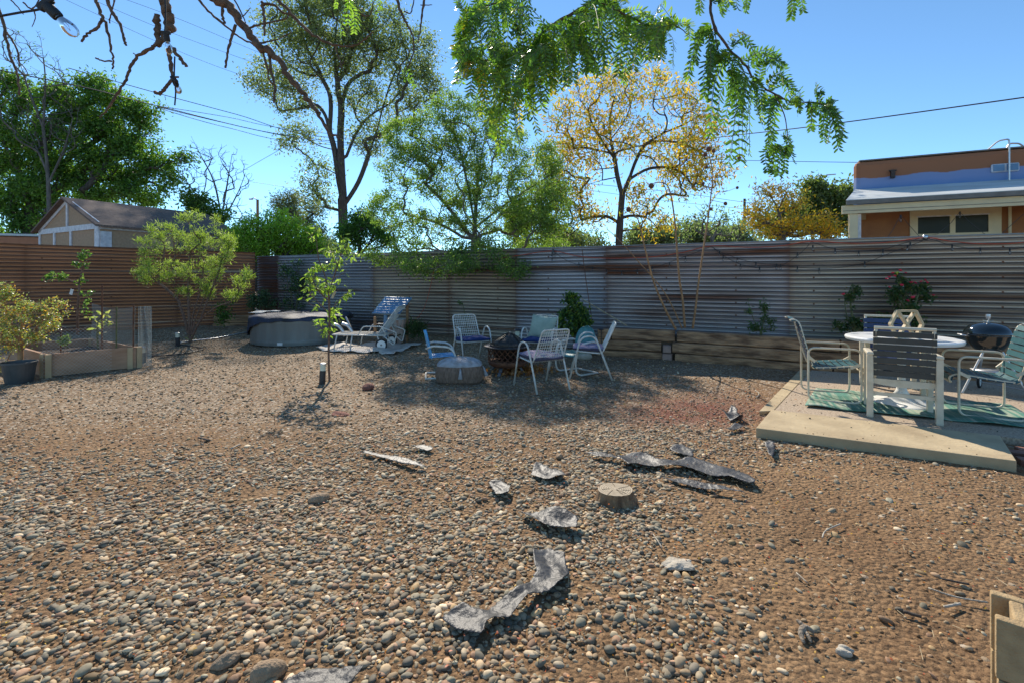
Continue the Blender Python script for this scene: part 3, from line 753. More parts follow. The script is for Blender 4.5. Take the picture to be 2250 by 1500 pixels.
# ---- overhead wires  (px,py,depth points)
def wire(pts, r, label, cat='wire', m='wire', group='overhead utility wires'):
    c = curve([P(*p) for p in pts], 8)
    o = MB().tube(c, r, 5).build('utility_wire', M[m], smooth=True); tag(o, label, cat, group)
W_ = [
 ([(-60, 143, 12), (200, 196, 14), (345, 233, 16), (640, 300, 22), (900, 325, 30)], .016, 'thick black overhead cable entering at the left edge below the bare branches'),
 ([(150, 150, 22), (345, 205, 24), (520, 252, 27), (700, 300, 30), (1000, 320, 38)], .018, 'grey overhead wire just above the thick black cable at left'),
 ([(345, 233, 16.4), (500, 258, 20), (640, 285, 24), (900, 312, 32)], .011, 'uppermost thin strand fanning out from the thick black cable'),
 ([(345, 235, 16.2), (500, 272, 19), (680, 308, 24), (900, 332, 32)], .011, 'middle thin strand fanning out from the thick black cable'),
 ([(345, 237, 15.8), (500, 281, 19), (680, 315, 24), (1000, 328, 34), (1300, 330, 45)], .011, 'lowest thin strand fanning out from the thick black cable'),
 ([(80, -30, 26), (340, 90, 28), (500, 155, 30), (660, 205, 33)], .010, 'lowest of three thin parallel wires crossing the sky at upper left'),
 ([(180, -10, 26), (360, 66, 28), (520, 125, 30), (700, 190, 33)], .010, 'middle of three thin parallel wires crossing the sky at upper left'),
 ([(250, -10, 26), (400, 45, 28), (560, 112, 30), (700, 165, 33)], .010, 'highest of three thin parallel wires crossing the sky at upper left'),
 ([(900, 95, 40), (1000, 132, 42), (1100, 170, 44)], .010, 'thin wire in the clear sky right of the tallest tree'),
 ([(2290, 209, 13), (1850, 270, 17), (1640, 295, 21), (1400, 320, 28), (1150, 327, 36)], .020, 'dark cable sloping down from the right edge across the open sky'),
 ([(2290, 355, 13), (1950, 358, 15), (1600, 352, 19), (1300, 342, 25)], .010, 'thin level wire passing in front of the brown parapet'),
 ([(1200, 395, 40), (1500, 425, 44), (1640, 445, 48), (1900, 470, 52)], .020, 'upper distant wire running to the wooden utility pole'),
 ([(1200, 405, 40), (1450, 440, 46), (1640, 460, 48), (1800, 478, 52)], .016, 'lower distant wire running to the wooden utility pole'),
 ([(505, 392, 30), (640, 315, 26)], .012, 'thin wire rising from the bare tree towards the tall tree'),
 ([(520, 395, 40), (640, 413, 44), (760, 425, 50)], .016, 'low distant wire passing over the pine tree'),
]
for a in W_: wire(*a)

# ================================================================ TREES
G_DARK = [(.075, .15, .025), (.10, .19, .035), (.055, .11, .02), (.13, .22, .045)]
G_MID = [(.14, .20, .04), (.17, .23, .05), (.11, .16, .03), (.20, .25, .07)]
G_OLIVE = [(.15, .19, .09), (.19, .23, .12), (.12, .15, .07), (.23, .25, .16)]
G_BRIGHT = [(.24, .38, .04), (.30, .44, .06), (.18, .30, .035)]
Y_GOLD = [(.58, .34, .03), (.52, .28, .03), (.34, .29, .04), (.52, .36, .05), (.38, .20, .03)]

tree('cottonwood_tree', 'tallest tree, dark forked trunks with sparse olive foliage far behind the fence', 'tree',
     [[(757, 600), (754, 500), (752, 440), (745, 400)],
      [(745, 400), (735, 330), (724, 290), (715, 255), (697, 232), (668, 220), (620, 210), (600, 190), (553, 170)],
      [(697, 232), (650, 240), (615, 245)],
      [(755, 440), (750, 370), (748, 293), (750, 240), (742, 187), (756, 160), (775, 107), (800, 40)],
      [(724, 290), (726, 215), (703, 165), (676, 107), (650, 40)],
      [(750, 240), (762, 190), (790, 165), (812, 158)],
      [(742, 187), (735, 120), (740, 50), (745, -10)],
      [(757, 450), (788, 400), (812, 335), (830, 280), (844, 227), (868, 160), (900, 110)],
      [(757, 355), (783, 293), (812, 256), (855, 229), (887, 203), (930, 240)],
      [(735, 330), (700, 320), (665, 300)], [(724, 208), (690, 130), (640, 70)]],
     [(590, 175, 60, 38), (640, 210, 45, 40), (640, 60, 70, 50), (740, 40, 100, 60), (830, 70, 80, 60), (900, 120, 55, 60), (920, 190, 60, 45), (700, 120, 90, 50),
      (650, 305, 40, 40), (700, 385, 32, 40), (790, 120, 80, 50), (790, 210, 50, 40), (810, 300, 50, 40), (880, 240, 60, 35), (700, -20, 120, 40), (690, 440, 40, 30)],
     2400, (.28, .11), 52000, G_OLIVE, 45, 'bark', .0105, .50, 11, spread=.55, droop=.5, zdepth=.6, rmax=.45)

tree('elm_tree', 'green small leaved tree growing just behind the fence and hanging over its middle', 'tree',
     [[(1042, 640), (1042, 560), (1043, 500)], [(1043, 500), (1030, 420), (1010, 330), (985, 260)], [(1043, 500), (1050, 400), (1062, 320), (1075, 250)],
      [(1045, 480), (1090, 400), (1130, 340), (1150, 300)], [(1045, 500), (1110, 450), (1170, 410), (1220, 380)], [(1030, 520), (980, 450), (920, 390), (880, 350)],
      [(1030, 530), (960, 490), (880, 470), (830, 460)], [(1045, 520), (1120, 500), (1180, 490)], [(1040, 540, -.2), (1000, 560, -1.2), (960, 590, -1.8), (900, 590, -2.0)], [(1045, 540, -.2), (1080, 560, -1.4), (1120, 580, -1.8)]],
     [(960, 290, 65, 55), (1040, 270, 60, 55), (900, 370, 70, 55), (855, 460, 55, 50), (1000, 390, 90, 80), (1100, 350, 70, 70), (1160, 430, 60, 55), (1060, 470, 90, 60),
      (940, 510, 90, 50), (1060, 560, 80, 35, -1.2), (960, 585, 90, 22, -1.7), (1170, 500, 50, 40), (1200, 350, 35, 45), (880, 300, 40, 40), (980, 225, 35, 25), (1130, 590, 45, 20, -1.7), (1210, 420, 40, 45),
      (860, 560, 60, 25, -.8), (1190, 545, 80, 30, .5), (1160, 470, 60, 50), (1215, 470, 40, 50)],
     3400, (.052, .026), 98000, [(.15, .23, .05), (.19, .27, .07), (.10, .165, .035), (.23, .30, .10), (.13, .20, .05)], 12, 'bark_grey', .0024, .47, 12, spread=.08, droop=.3, zdepth=.85, rmax=.09, gate=-.9, clump=40)

tree('locust_tree', 'open crowned tree with yellowing leaves and dark curling limbs behind the fence', 'tree',
     [[(1362, 620), (1360, 540), (1363, 480), (1367, 430)], [(1367, 430), (1357, 390), (1350, 347), (1342, 307), (1340, 260), (1350, 215)], [(1350, 347), (1329, 320), (1302, 275), (1289, 240), (1265, 213)],
      [(1367, 430), (1382, 395), (1398, 352), (1419, 317), (1457, 293), (1466, 267), (1459, 240), (1480, 215)], [(1419, 317), (1457, 310), (1510, 320), (1552, 350), (1565, 400)],
      [(1350, 339), (1310, 330), (1270, 325), (1230, 340)], [(1358, 489), (1333, 476), (1300, 478), (1262, 489)], [(1375, 475), (1411, 476), (1436, 491), (1453, 520)],
      [(1457, 293), (1500, 275), (1545, 250)], [(1342, 307), (1375, 260), (1395, 200), (1400, 165)], [(1382, 395), (1430, 370), (1490, 375), (1530, 420)], [(1357, 390), (1310, 400), (1260, 420)]],
     [(1265, 265, 60, 50), (1225, 340, 40, 55), (1310, 195, 60, 38), (1395, 185, 85, 38), (1480, 215, 60, 40), (1535, 285, 50, 55), (1560, 370, 35, 55), (1480, 330, 70, 55), (1370, 290, 70, 60),
      (1255, 410, 55, 45), (1300, 470, 50, 30), (1405, 440, 45, 40), (1440, 490, 40, 25), (1500, 390, 50, 45), (1290, 330, 60, 50)],
     1900, (.18, .05), 16500, Y_GOLD + [(.20, .23, .05), (.26, .26, .06)], 19, 'bark', .0042, .47, 13, spread=.24, droop=.9, zdepth=.8, rmax=.26)
tree('green_gold_tree', 'low loose tree with mixed green and yellow leaves between the elm and the locust trunk', 'tree',
     [[(1215, 620), (1210, 560), (1205, 500)], [(1205, 500), (1180, 430), (1190, 370)], [(1205, 500), (1240, 440), (1250, 400)], [(1205, 520), (1150, 500), (1120, 480)]],
     [(1190, 400, 50, 60), (1240, 430, 40, 40), (1170, 480, 60, 40), (1240, 500, 45, 35), (1200, 530, 70, 20)], 260, (.11, .04), 5200, [(.14, .17, .04), (.30, .26, .05), (.12, .16, .04)], 17, 'bark', .007, .5, 14, spread=.22, droop=.6)

tree('mulberry_tree', 'broad dark green leafy tree filling the left behind the shed', 'tree',
     [[(70, 600), (66, 520), (70, 460), (95, 400)], [(95, 400), (150, 350), (210, 310), (260, 280)], [(70, 460), (40, 380), (30, 300), (40, 220)], [(95, 400), (110, 320), (120, 240), (140, 190)], [(95, 420), (180, 400), (270, 390), (340, 385)], [(66, 500), (20, 460), (-40, 440)]],
     [(60, 320, 80, 75), (160, 330, 100, 80), (270, 360, 80, 60), (350, 385, 45, 35), (30, 440, 70, 55), (140, 420, 110, 50), (150, 230, 70, 45), (235, 250, 60, 45), (290, 300, 55, 50), (300, 430, 80, 22), (30, 210, 45, 45), (-30, 330, 60, 90), (60, 480, 70, 25), (210, 190, 40, 22), (320, 240, 30, 22), (380, 345, 35, 20), (20, 510, 60, 18)],
     3000, (.19, .085), 80000, G_DARK + [(.15, .25, .05)], 28, 'bark', .010, .5, 15, spread=.30, gate=-.05, clump=75, droop=.4, zdepth=.55, rmax=.3)
tree('scrub_tree', 'tangled leafless brush of grey twigs rising over the dark tree at the left edge', 'tree',
     [[(110, 600), (108, 480), (105, 380), (95, 280)], [(95, 280), (60, 190), (30, 90)], [(95, 280), (100, 180), (90, 90)], [(95, 280), (150, 210), (175, 150)], [(105, 380), (60, 280), (10, 180)], [(108, 400), (140, 330), (160, 260)]],
     [(40, 110, 40, 60), (90, 150, 45, 70), (130, 220, 45, 60), (20, 200, 35, 60), (70, 280, 60, 60), (150, 290, 35, 50)], 900, (.12, .05), 500, G_DARK, 26, 'bark_grey', .007, .38, 16, spread=.1, wig=.03)
tree('bare_tree', 'leafless grey tree standing behind the right end of the shed', 'tree',
     [[(492, 620), (490, 540), (487, 480)], [(487, 480), (470, 400), (440, 340), (420, 300)], [(487, 480), (500, 400), (510, 340)], [(487, 500), (440, 440), (410, 400)], [(487, 490), (520, 430), (540, 380)]],
     [(430, 360, 40, 50), (480, 370, 45, 50), (520, 390, 35, 50), (460, 430, 60, 45), (520, 450, 35, 40), (500, 350, 25, 30)], 700, (.1, .04), 0, None, 24, 'bark_grey', .006, .40, 17, wig=.04)
tree('fruit_tree', 'small rounded green tree peeking over the shed roof end', 'tree',
     [[(447, 600), (445, 520), (443, 480)], [(443, 480), (425, 450), (440, 430)]], [(443, 450, 30, 22), (465, 475, 30, 20), (425, 430, 16, 15)], 130, (.13, .06), 4500, G_DARK + G_MID, 20, 'bark', .008, .5, 18, spread=.16)
tree('pine_tree', 'distant grey green pine left of the tallest tree', 'tree',
     [[(648, 620), (650, 540), (652, 480), (640, 430)], [(650, 500), (690, 470), (710, 460)], [(650, 490), (620, 460), (605, 440)]],
     [(630, 435, 28, 14), (660, 455, 35, 16), (690, 485, 30, 20), (640, 480, 35, 20), (610, 460, 14, 10), (700, 520, 30, 25)], 330, (.22, .05), 8500, [(.15, .17, .11), (.12, .15, .09), (.19, .19, .13)], 34, 'bark', .012, .5, 19, spread=.3, droop=0)
for i, (x0, y0, rx, ry, Yd, lab) in enumerate([(560, 520, 45, 40, 17, 'bright green bush over the fence corner'), (615, 515, 45, 42, 17.5, 'bright green bush right of the fence corner, left of the pine'), (665, 535, 40, 30, 18, 'bright green bush in front of the pine, behind the sapling'), (520, 530, 25, 25, 18.5, 'small bright green bush just behind the left fence end')]):
    tree('privet_bush', lab, 'bush', [[(x0, 640), (x0, 590), (x0 - 4, 545)], [(x0, 580), (x0 + rx * .5, y0)], [(x0, 580), (x0 - rx * .5, y0 + 5)]],
         [(x0, y0, rx, ry), (x0, y0 + 30, rx, 28), (x0 + rx * .5, y0 - ry * .3, rx * .4, ry * .6), (x0 - rx * .5, y0 - ry * .2, rx * .4, ry * .55), (x0 + rx * .1, y0 - ry * .9, rx * .15, ry * .4)], 300, (.15, .035), 6000, G_BRIGHT + [(.20, .26, .05)], Yd, 'bark', .006, .5, 20 + i, group='bright bushes behind the fence corner', spread=.15, droop=-.2, gate=.1, clump=40)
tree('juniper_tree', 'dark evergreen clump at the foot of the tallest tree', 'tree', [[(790, 620), (790, 560), (792, 500)]], [(800, 500, 40, 35), (775, 520, 30, 30), (830, 530, 40, 25)], 200, (.16, .05), 7000, G_DARK, 22, 'bark', .008, .5, 30, spread=.22)
tree('cedar_tree', 'dark conical evergreen glimpsed behind the elm', 'tree', [[(1138, 620), (1138, 560), (1138, 480)]], [(1138, 500, 25, 40), (1138, 470, 15, 22)], 120, (.2, .06), 4500, G_DARK, 26, 'bark', .008, .5, 31, spread=.25)
for i, (x0, y0, rx, ry, Yd, lab) in enumerate([(1260, 530, 70, 18, 38, 'grey green distant trees left of the locust trunk'), (1430, 525, 60, 25, 36, 'grey green distant trees right of the locust trunk'), (1600, 520, 50, 25, 42, 'hazy green distant trees around the utility pole'), (1530, 515, 40, 30, 44, 'hazy distant tree between the two bare trees'), (700, 555, 60, 16, 30, 'low distant foliage behind the sapling')]):
    tree('distant_tree', lab, 'tree', [[(x0, 620), (x0, 570), (x0, y0 + 10)]], [(x0, y0, rx, ry), (x0 - rx * .4, y0 + ry * .7, rx * .6, ry * .5), (x0 + rx * .4, y0 + ry * .7, rx * .6, ry * .5)], 170, (.28, .12), 5200, [(.17, .21, .12), (.14, .18, .10), (.20, .23, .14)], Yd, 'bark_grey', .014, .5, 33 + i, spread=.45, group='distant trees')
for i, (x0, top, Yd, lab) in enumerate([(1565, 450, 34, 'bare distant tree directly behind the tall dry stalks'), (1475, 470, 36, 'bare distant tree right of the locust trunk'), (1620, 490, 40, 'small bare distant tree beside the utility pole')]):
    tree('bare_distant_tree', lab, 'tree', [[(x0, 620), (x0, 570), (x0, 520)], [(x0, 530), (x0 - 25, top + 20)], [(x0, 530), (x0 + 25, top + 15)]], [(x0, top + 30, 38, 32), (x0 - 25, top + 45, 25, 25), (x0 + 28, top + 45, 25, 25)], 200, (.2, .1), 500, G_OLIVE, Yd, 'bark_grey', .013, .42, 40 + i, group='bare distant trees', spread=.3)
tree('gold_tree', 'small tree with bright golden leaves just left of the porch house', 'tree',
     [[(1722, 620), (1720, 540), (1712, 470), (1700, 440)], [(1712, 470), (1690, 425), (1665, 410)], [(1718, 520), (1760, 480), (1800, 470)], [(1715, 500), (1680, 490), (1650, 480)], [(1712, 460), (1730, 420), (1745, 400)]],
     [(1690, 420, 30, 14), (1660, 480, 22, 35), (1700, 500, 45, 25), (1760, 500, 55, 24), (1740, 440, 35, 25), (1810, 490, 40, 22), (1830, 510, 30, 15)], 330, (.11, .032), 5200, [(.60, .34, .03), (.52, .30, .04), (.40, .30, .05), (.30, .27, .06)], 13.5, 'bark_grey', .005, .5, 50, spread=.15, droop=.5)
tree('ash_tree', 'round green tree beside the corner of the porch house', 'tree',
     [[(1815, 620), (1812, 560), (1812, 500)], [(1812, 500), (1795, 450), (1790, 410)], [(1812, 500), (1840, 450), (1850, 420)]],
     [(1795, 440, 38, 40), (1845, 450, 40, 35), (1785, 405, 14, 18), (1820, 490, 60, 30), (1740, 480, 45, 28), (1866, 420, 20, 22), (1700, 500, 40, 20)], 420, (.15, .07), 12000, [(.12, .15, .05), (.15, .18, .07), (.10, .13, .045)], 19, 'bark', .008, .5, 51, spread=.2)

# ================================================================ YARD PLANTS
def Gy(px, py): return G(px, py).y
yd = Gy(420, 752)
tree('desert_willow', 'light green feathery multi stemmed shrub tree in front of the rusty left fence', 'shrub',
     [[(420, 754), (418, 745)], [(418, 748), (405, 700), (392, 660), (380, 620)], [(418, 748), (425, 690), (440, 640), (448, 580)], [(419, 748), (440, 705), (475, 675), (512, 660), (535, 620), (545, 590)],
      [(418, 746), (415, 680), (415, 610), (418, 560)], [(392, 660), (360, 630), (325, 605)], [(440, 705), (460, 650), (480, 600), (490, 560)], [(419, 746), (430, 700), (455, 640), (470, 600)]],
     [(338, 540, 30, 30), (360, 505, 28, 16), (415, 535, 42, 32), (482, 545, 28, 40), (375, 595, 50, 26), (448, 600, 40, 30), (316, 585, 16, 26), (402, 492, 16, 16), (440, 500, 8, 30), (422, 480, 4, 22), (528, 625, 9, 30), (546, 602, 8, 20), (510, 648, 20, 9), (478, 495, 5, 26), (505, 545, 10, 34), (330, 615, 22, 10), (462, 640, 14, 16), (408, 640, 14, 10)],
     460, (.095, .0105), 12500, [(.24, .32, .06), (.31, .38, .10), (.18, .24, .05), (.38, .42, .18)], yd, 'bark_red', .0026, .5, 60, spread=.05, droop=-.9, zdepth=.85, rmax=.035, clump=34, gate=.0)
yd = Gy(723, 836)
tree('sapling', 'slender staked sapling with curled pale green leaves beside the bollard light', 'sapling',
     [[(724, 838), (722, 780), (724, 720), (723, 660), (722, 640)], [(722, 640), (712, 600), (700, 570), (695, 520)], [(722, 640), (737, 600), (748, 560), (755, 520)], [(723, 690), (700, 665), (680, 645)], [(723, 690), (745, 660), (768, 640)], [(722, 735), (716, 725), (706, 722)], [(724, 725), (735, 722)], [(722, 660), (700, 640), (684, 610)]],
     [(690, 650, 24, 32), (705, 600, 22, 26), (684, 612, 14, 22), (740, 590, 22, 26), (750, 555, 22, 22), (715, 555, 20, 24), (692, 510, 18, 20), (755, 515, 14, 14), (755, 645, 22, 12), (735, 690, 20, 14), (706, 692, 16, 12), (718, 728, 20, 14), (720, 625, 25, 20), (775, 560, 12, 12), (675, 500, 8, 8)],
     120, (.090, .028), 620, [(.24, .33, .07), (.18, .27, .05), (.30, .38, .12), (.14, .20, .05)], yd, 'bark_red', .0024, .42, 61, spread=.028, droop=.8, zdepth=.9, leafmat='leaf_gloss', rmax=.016)
o = MB().box(P(733, 648, yd - .03), (.035, .004, .11), Matrix.Rotation(R(25), 3, 'Y')).build('plant_tag', M['wood_pale']); tag(o, 'pale paper tag hanging on the stem of the slender sapling', 'plant tag')
yd = 7.9
tree('young_tree', 'young tree with glossy round leaves growing out of the raised bed', 'sapling',
     [[(170, 735), (171, 680), (174, 630), (170, 620)], [(172, 625), (182, 590), (190, 555)], [(172, 625), (150, 615), (118, 608), (95, 615)], [(174, 640), (190, 648), (205, 640)]],
     [(180, 580, 12, 22), (186, 560, 14, 12), (172, 610, 14, 14), (125, 606, 22, 10), (105, 616, 12, 8), (150, 608, 14, 8), (192, 648, 12, 18), (190, 680, 10, 14), (200, 635, 8, 6)],
     80, (.042, .032), 560, [(.09, .17, .04), (.13, .22, .06), (.18, .25, .10)], yd, 'bark_red', .002, .5, 62, spread=.02, droop=.1, leafmat='leaf_gloss')
o = MB().box(P(157, 642, yd - .03), (.05, .004, .09), Matrix.Rotation(R(18), 3, 'Y')).build('plant_tag', M['tag_white']); tag(o, 'white plastic tag tied to the young tree in the raised bed', 'plant tag')
yd = 6.9
tree('lantana_bush', 'straggly potted bush with green, yellow and orange leaves at the left edge', 'bush',
     [[(45, 800), (45, 770), (42, 740)], [(42, 750), (20, 700), (10, 660)], [(42, 750), (50, 690), (45, 640)], [(45, 760), (80, 720), (110, 690), (130, 670)], [(45, 770), (90, 740), (120, 720)], [(42, 760), (0, 740), (-30, 720)]],
     [(15, 670, 30, 40), (35, 700, 40, 38), (-5, 770, 22, 50), (75, 690, 35, 26), (112, 668, 28, 14), (95, 725, 35, 25), (130, 690, 22, 14), (-25, 720, 40, 60), (5, 640, 22, 20), (40, 745, 40, 22), (0, 815, 14, 14)],
     420, (.036, .016), 7500, [(.22, .27, .08), (.30, .31, .16), (.46, .34, .08), (.15, .18, .06), (.40, .35, .28), (.26, .30, .14), (.50, .24, .06)], yd, 'stalk', .0022, .45, 63, spread=.035, droop=0, leafmat='leaf_gloss')
yd = 7.9
tree('bed_plant', 'small grey green herb inside the front corner of the raised bed', 'plant', [[(148, 765), (148, 750)]], [(148, 752, 12, 14)], 26, (.05, .012), 260, [(.20, .26, .14), (.15, .22, .10)], 7.5, 'stem_green', .002, .5, 64, spread=.02)
tree('squash_plant', 'wilting pale leaved plant behind the mesh in the raised bed', 'plant', [[(215, 765), (214, 730), (216, 700)], [(216, 712), (200, 700), (190, 698)], [(216, 705), (232, 705), (242, 712)], [(216, 705), (224, 694), (228, 690)]], [(198, 698, 10, 3), (236, 708, 10, 4), (226, 692, 5, 6), (214, 725, 6, 10)], 24, (.10, .035), 60, [(.30, .34, .14), (.40, .36, .22)], 7.75, 'stem_green', .003, .45, 65, spread=.02)
# plants along the fences
def shrub(name, label, cat, base, lobes, nb, leaf, nl, cols, Y, seed, stems=None, **k):
    bx, by = base
    limbs = [[(bx, by), (bx, by - 6)]] + (stems or [])
    return tree(name, label, cat, limbs, lobes, nb, leaf, nl, cols, Y, k.pop('bark', 'stem_green'), k.pop('r_tip', .0028), .45, seed, **k)
shrub('corner_shrub', 'bluish green shrub in the fence corner behind the stock tank', 'shrub', (572, 705), [(572, 655, 22, 25), (560, 670, 15, 20), (590, 665, 15, 15)], 110, (.07, .03), 1300, [(.05, .10, .06), (.08, .14, .08), (.12, .16, .08)], 13.0, 70, stems=[[(572, 700), (568, 670), (560, 650)], [(572, 700), (582, 670), (585, 650)]], spread=.06)
shrub('climbing_vine', 'thin leafy vine climbing the galvanised fence behind the stock tank', 'vine', (645, 705), [(636, 620, 10, 40), (655, 600, 14, 40), (625, 640, 12, 12), (665, 640, 10, 40), (640, 672, 34, 12), (620, 600, 8, 18)], 150, (.06, .03), 1500, [(.035, .08, .05), (.05, .10, .05), (.10, .17, .05)], 13.1, 71, stems=[[(645, 700), (638, 640), (622, 590), (610, 578)], [(648, 700), (655, 640), (655, 590), (640, 575)]], spread=.05)
shrub('fence_weed', 'dark leafy plant just right of the desert willow trunk against the fence', 'plant', (492, 720), [(492, 680, 14, 22), (505, 660, 10, 12), (485, 700, 12, 14)], 60, (.07, .03), 700, G_DARK, 12.4, 72, spread=.05)
shrub('iris_clump', 'low clump of dark strap leaves against the fence right of the lounge chair', 'plant', (908, 745), [(908, 728, 20, 14), (895, 725, 14, 14)], 60, (.22, .02), 420, [(.05, .09, .035), (.08, .12, .05)], 10.3, 73, spread=.05, droop=-.4)
shrub('twiggy_weed', 'sparse weed standing against the fence behind the left white wire chair', 'weed', (1027, 745), [(1022, 690, 8, 14), (1010, 670, 6, 8), (1032, 700, 5, 14)], 30, (.035, .02), 90, G_DARK, 10.2, 74, stems=[[(1027, 740), (1024, 700), (1016, 668)]], spread=.02)
shrub('honeysuckle_bush', 'dark green bush with yellow green patches beside the timber wall end', 'bush', (1262, 752), [(1255, 668, 14, 20), (1242, 690, 14, 12), (1268, 690, 22, 20), (1256, 712, 28, 20), (1284, 708, 14, 18), (1262, 650, 12, 10), (1235, 700, 10, 14)], 220, (.075, .038), 2600, [(.06, .12, .03), (.09, .16, .035), (.05, .09, .03), (.22, .27, .05)], 9.1, 75, stems=[[(1262, 745), (1258, 700), (1256, 660)], [(1262, 745), (1275, 710), (1282, 690)]], spread=.045, bark='bark', droop=.6)
shrub('snapdragon', 'thin weed with seed spikes behind the middle of the timber wall', 'weed', (1672, 736), [(1655, 712, 7, 18), (1680, 708, 9, 18), (1645, 690, 4, 14), (1695, 716, 7, 14), (1678, 676, 4, 14), (1665, 720, 18, 9)], 90, (.05, .018), 750, [(.07, .12, .04), (.11, .17, .06), (.06, .10, .04)], 7.95, 76, stems=[[(1672, 730), (1655, 700), (1642, 655)], [(1672, 730), (1680, 690), (1677, 655)]], spread=.025)

def rose(name, label, base, lobes, nb, nl, flowers, Y, seed, stems):
    root = shrub(name, label, 'rose bush', base, lobes, nb, (.042, .026), nl, [(.035, .075, .028), (.05, .10, .035), (.07, .12, .04), (.12, .13, .04)], Y, seed, stems=stems, spread=.03, zdepth=.6)
    r = np.random.default_rng(seed)
    for (fx, fy, rr) in flowers:
        c = P(fx, fy, Y + r.uniform(-.12, .0)); mb = MB()
        for ring, (n, rad, zz) in enumerate(((5, .6, .15), (6, 1.0, 0), (4, .3, .3))):
            for k in range(n):
                q = 2 * math.pi * (k + .5 * ring) / n; s = rr * rad
                d = Vector((math.cos(q), math.sin(q) * .9, .1)); t = Vector((-math.sin(q), math.cos(q), 0))
                p0 = Vector((0, 0, zz * rr - rr * .3)); p1 = p0 + d * s * .8 + Vector((0, 0, rr * .5)); 
                mb.add([p0, p0 + d * s * .5 + t * s * .45 + Vector((0, 0, rr * .25)), p1 + t * s * .25, p1 - t * s * .25, p0 + d * s * .5 - t * s * .45 + Vector((0, 0, rr * .25))], [(0, 1, 2, 3, 4)])
        o = mb.build('flower', M['rose_pink'], root)
        o.location = c - root.location; o.rotation_euler = (r.uniform(.2, .9), r.uniform(-.5, .5), r.uniform(0, 3))
rose('rose_bush', 'tall rose bush covered in pink blooms behind the round table', (1995, 742), [(1992, 668, 26, 30), (1965, 645, 16, 20), (2018, 655, 22, 24), (1995, 705, 34, 16), (1985, 625, 20, 14), (2030, 632, 10, 12), (1950, 630, 8, 10), (2045, 655, 5, 5)], 260, 2300,
     [(1978, 595, .035), (1962, 600, .026), (1990, 600, .024), (1966, 607, .032), (1954, 609, .026), (1948, 613, .026), (1981, 627, .034), (2002, 621, .032), (2011, 622, .032), (2004, 629, .034), (2024, 619, .024), (2033, 616, .028), (2037, 621, .026), (1954, 631, .022), (2006, 654, .034), (1994, 661, .034), (2051, 649, .024)],
     7.25, 80, [[(1995, 735), (1985, 660), (1975, 610), (1970, 602)], [(1995, 735), (2010, 670), (2025, 630), (2035, 620)], [(1995, 735), (2000, 660), (2003, 625)]])
rose('rose_bush', 'thin sprawling rose bush with one pink bloom left of the round table', (1880, 738), [(1868, 660, 10, 18), (1875, 690, 12, 20), (1885, 715, 45, 12), (1850, 720, 22, 10), (1920, 705, 25, 12), (1880, 640, 8, 10), (1945, 700, 14, 12)], 200, 1500,
     [(1853, 647, .032), (1892, 706, .018)], 7.45, 81, [[(1880, 735), (1872, 690), (1868, 650), (1876, 630)], [(1880, 735), (1862, 700), (1855, 655)]])
root_names = 0

# dry tall stalks
root = empty('dry_stalk_plant', tuple(P(1500, 722, 8.35))); tag(root, 'fan of tall dry tan stalks with round seed heads rising behind the timber wall', 'dead plant')
def st(pts, r0, r1, Y=8.35, name='stalk'):
    c = curve([P(a, b, Y + (k if len(q) > 2 else 0)) for q in pts for a, b, k in [(q[0], q[1], q[2] if len(q) > 2 else 0)]], 5)
    c = [p - root.location for p in c]; n = len(c)
    MB().tube(c, [r0 + (r1 - r0) * i / (n - 1) for i in range(n)], 7).build(name, M['stalk'], root, smooth=True)
st([(1485, 724), (1462, 680), (1437, 621), (1418, 549), (1405, 493), (1397, 475), (1382, 460)], .022, .006)
st([(1505, 720), (1500, 660), (1493, 613), (1487, 540), (1482, 480), (1473, 425), (1462, 404), (1440, 402), (1432, 409)], .022, .006)
st([(1522, 722), (1528, 680), (1534, 629), (1547, 539), (1556, 480), (1562, 430), (1566, 380), (1557, 335)], .022, .006)
st([(1499, 722), (1478, 675), (1458, 640), (1430, 605), (1405, 578), (1378, 547), (1352, 520), (1335, 505)], .012, .005)
for pts in ([(1562, 425), (1575, 385), (1592, 362), (1612, 350), (1624, 352)], [(1560, 450), (1578, 425), (1600, 420), (1620, 412)], [(1556, 480), (1540, 465), (1527, 452)], [(1566, 375), (1545, 360), (1508, 352)], [(1560, 440), (1585, 445), (1594, 448)], [(1564, 400), (1552, 395), (1545, 405)]):
    st(pts, .006, .0025, name='side_twig')
for (a, b, s) in ((1381, 461, .06), (1431, 409, .065), (1557, 328, .06), (1550, 340, .05), (1568, 332, .045), (1624, 348, .045), (1594, 448, .045), (1562, 460, .04), (1545, 404, .04), (1620, 413, .035), (1526, 477, .03), (1508, 352, .03), (1552, 368, .04)):
    mb = MB(); prof = [(0.001, -s * .8), (s * .5, -s * .6), (s * .75, 0), (s * .55, s * .6), (.001, s * .8)]
    mb.lathe(prof, 10); o = mb.build('seed_head', M['seed'], root, smooth=True); o.location = P(a, b, 8.35) - root.location; o.rotation_euler = (.4, .3, a)
o = MB().tube([P(1279, 549, 9.6), P(1288, 620, 9.55), P(1301, 706, 9.4)], .008, 6).build('thin_stake', M['rust_metal']); tag(o, 'thin rusty stake leaning on the fence above the timber wall end', 'stake')
o = MB().tube([P(1277, 656, 9.5), P(1378, 716, 9.0)], .010, 6).build('bamboo_cane', M['wood_pale']); tag(o, 'short pale bamboo cane leaning diagonally at the timber wall end', 'cane')

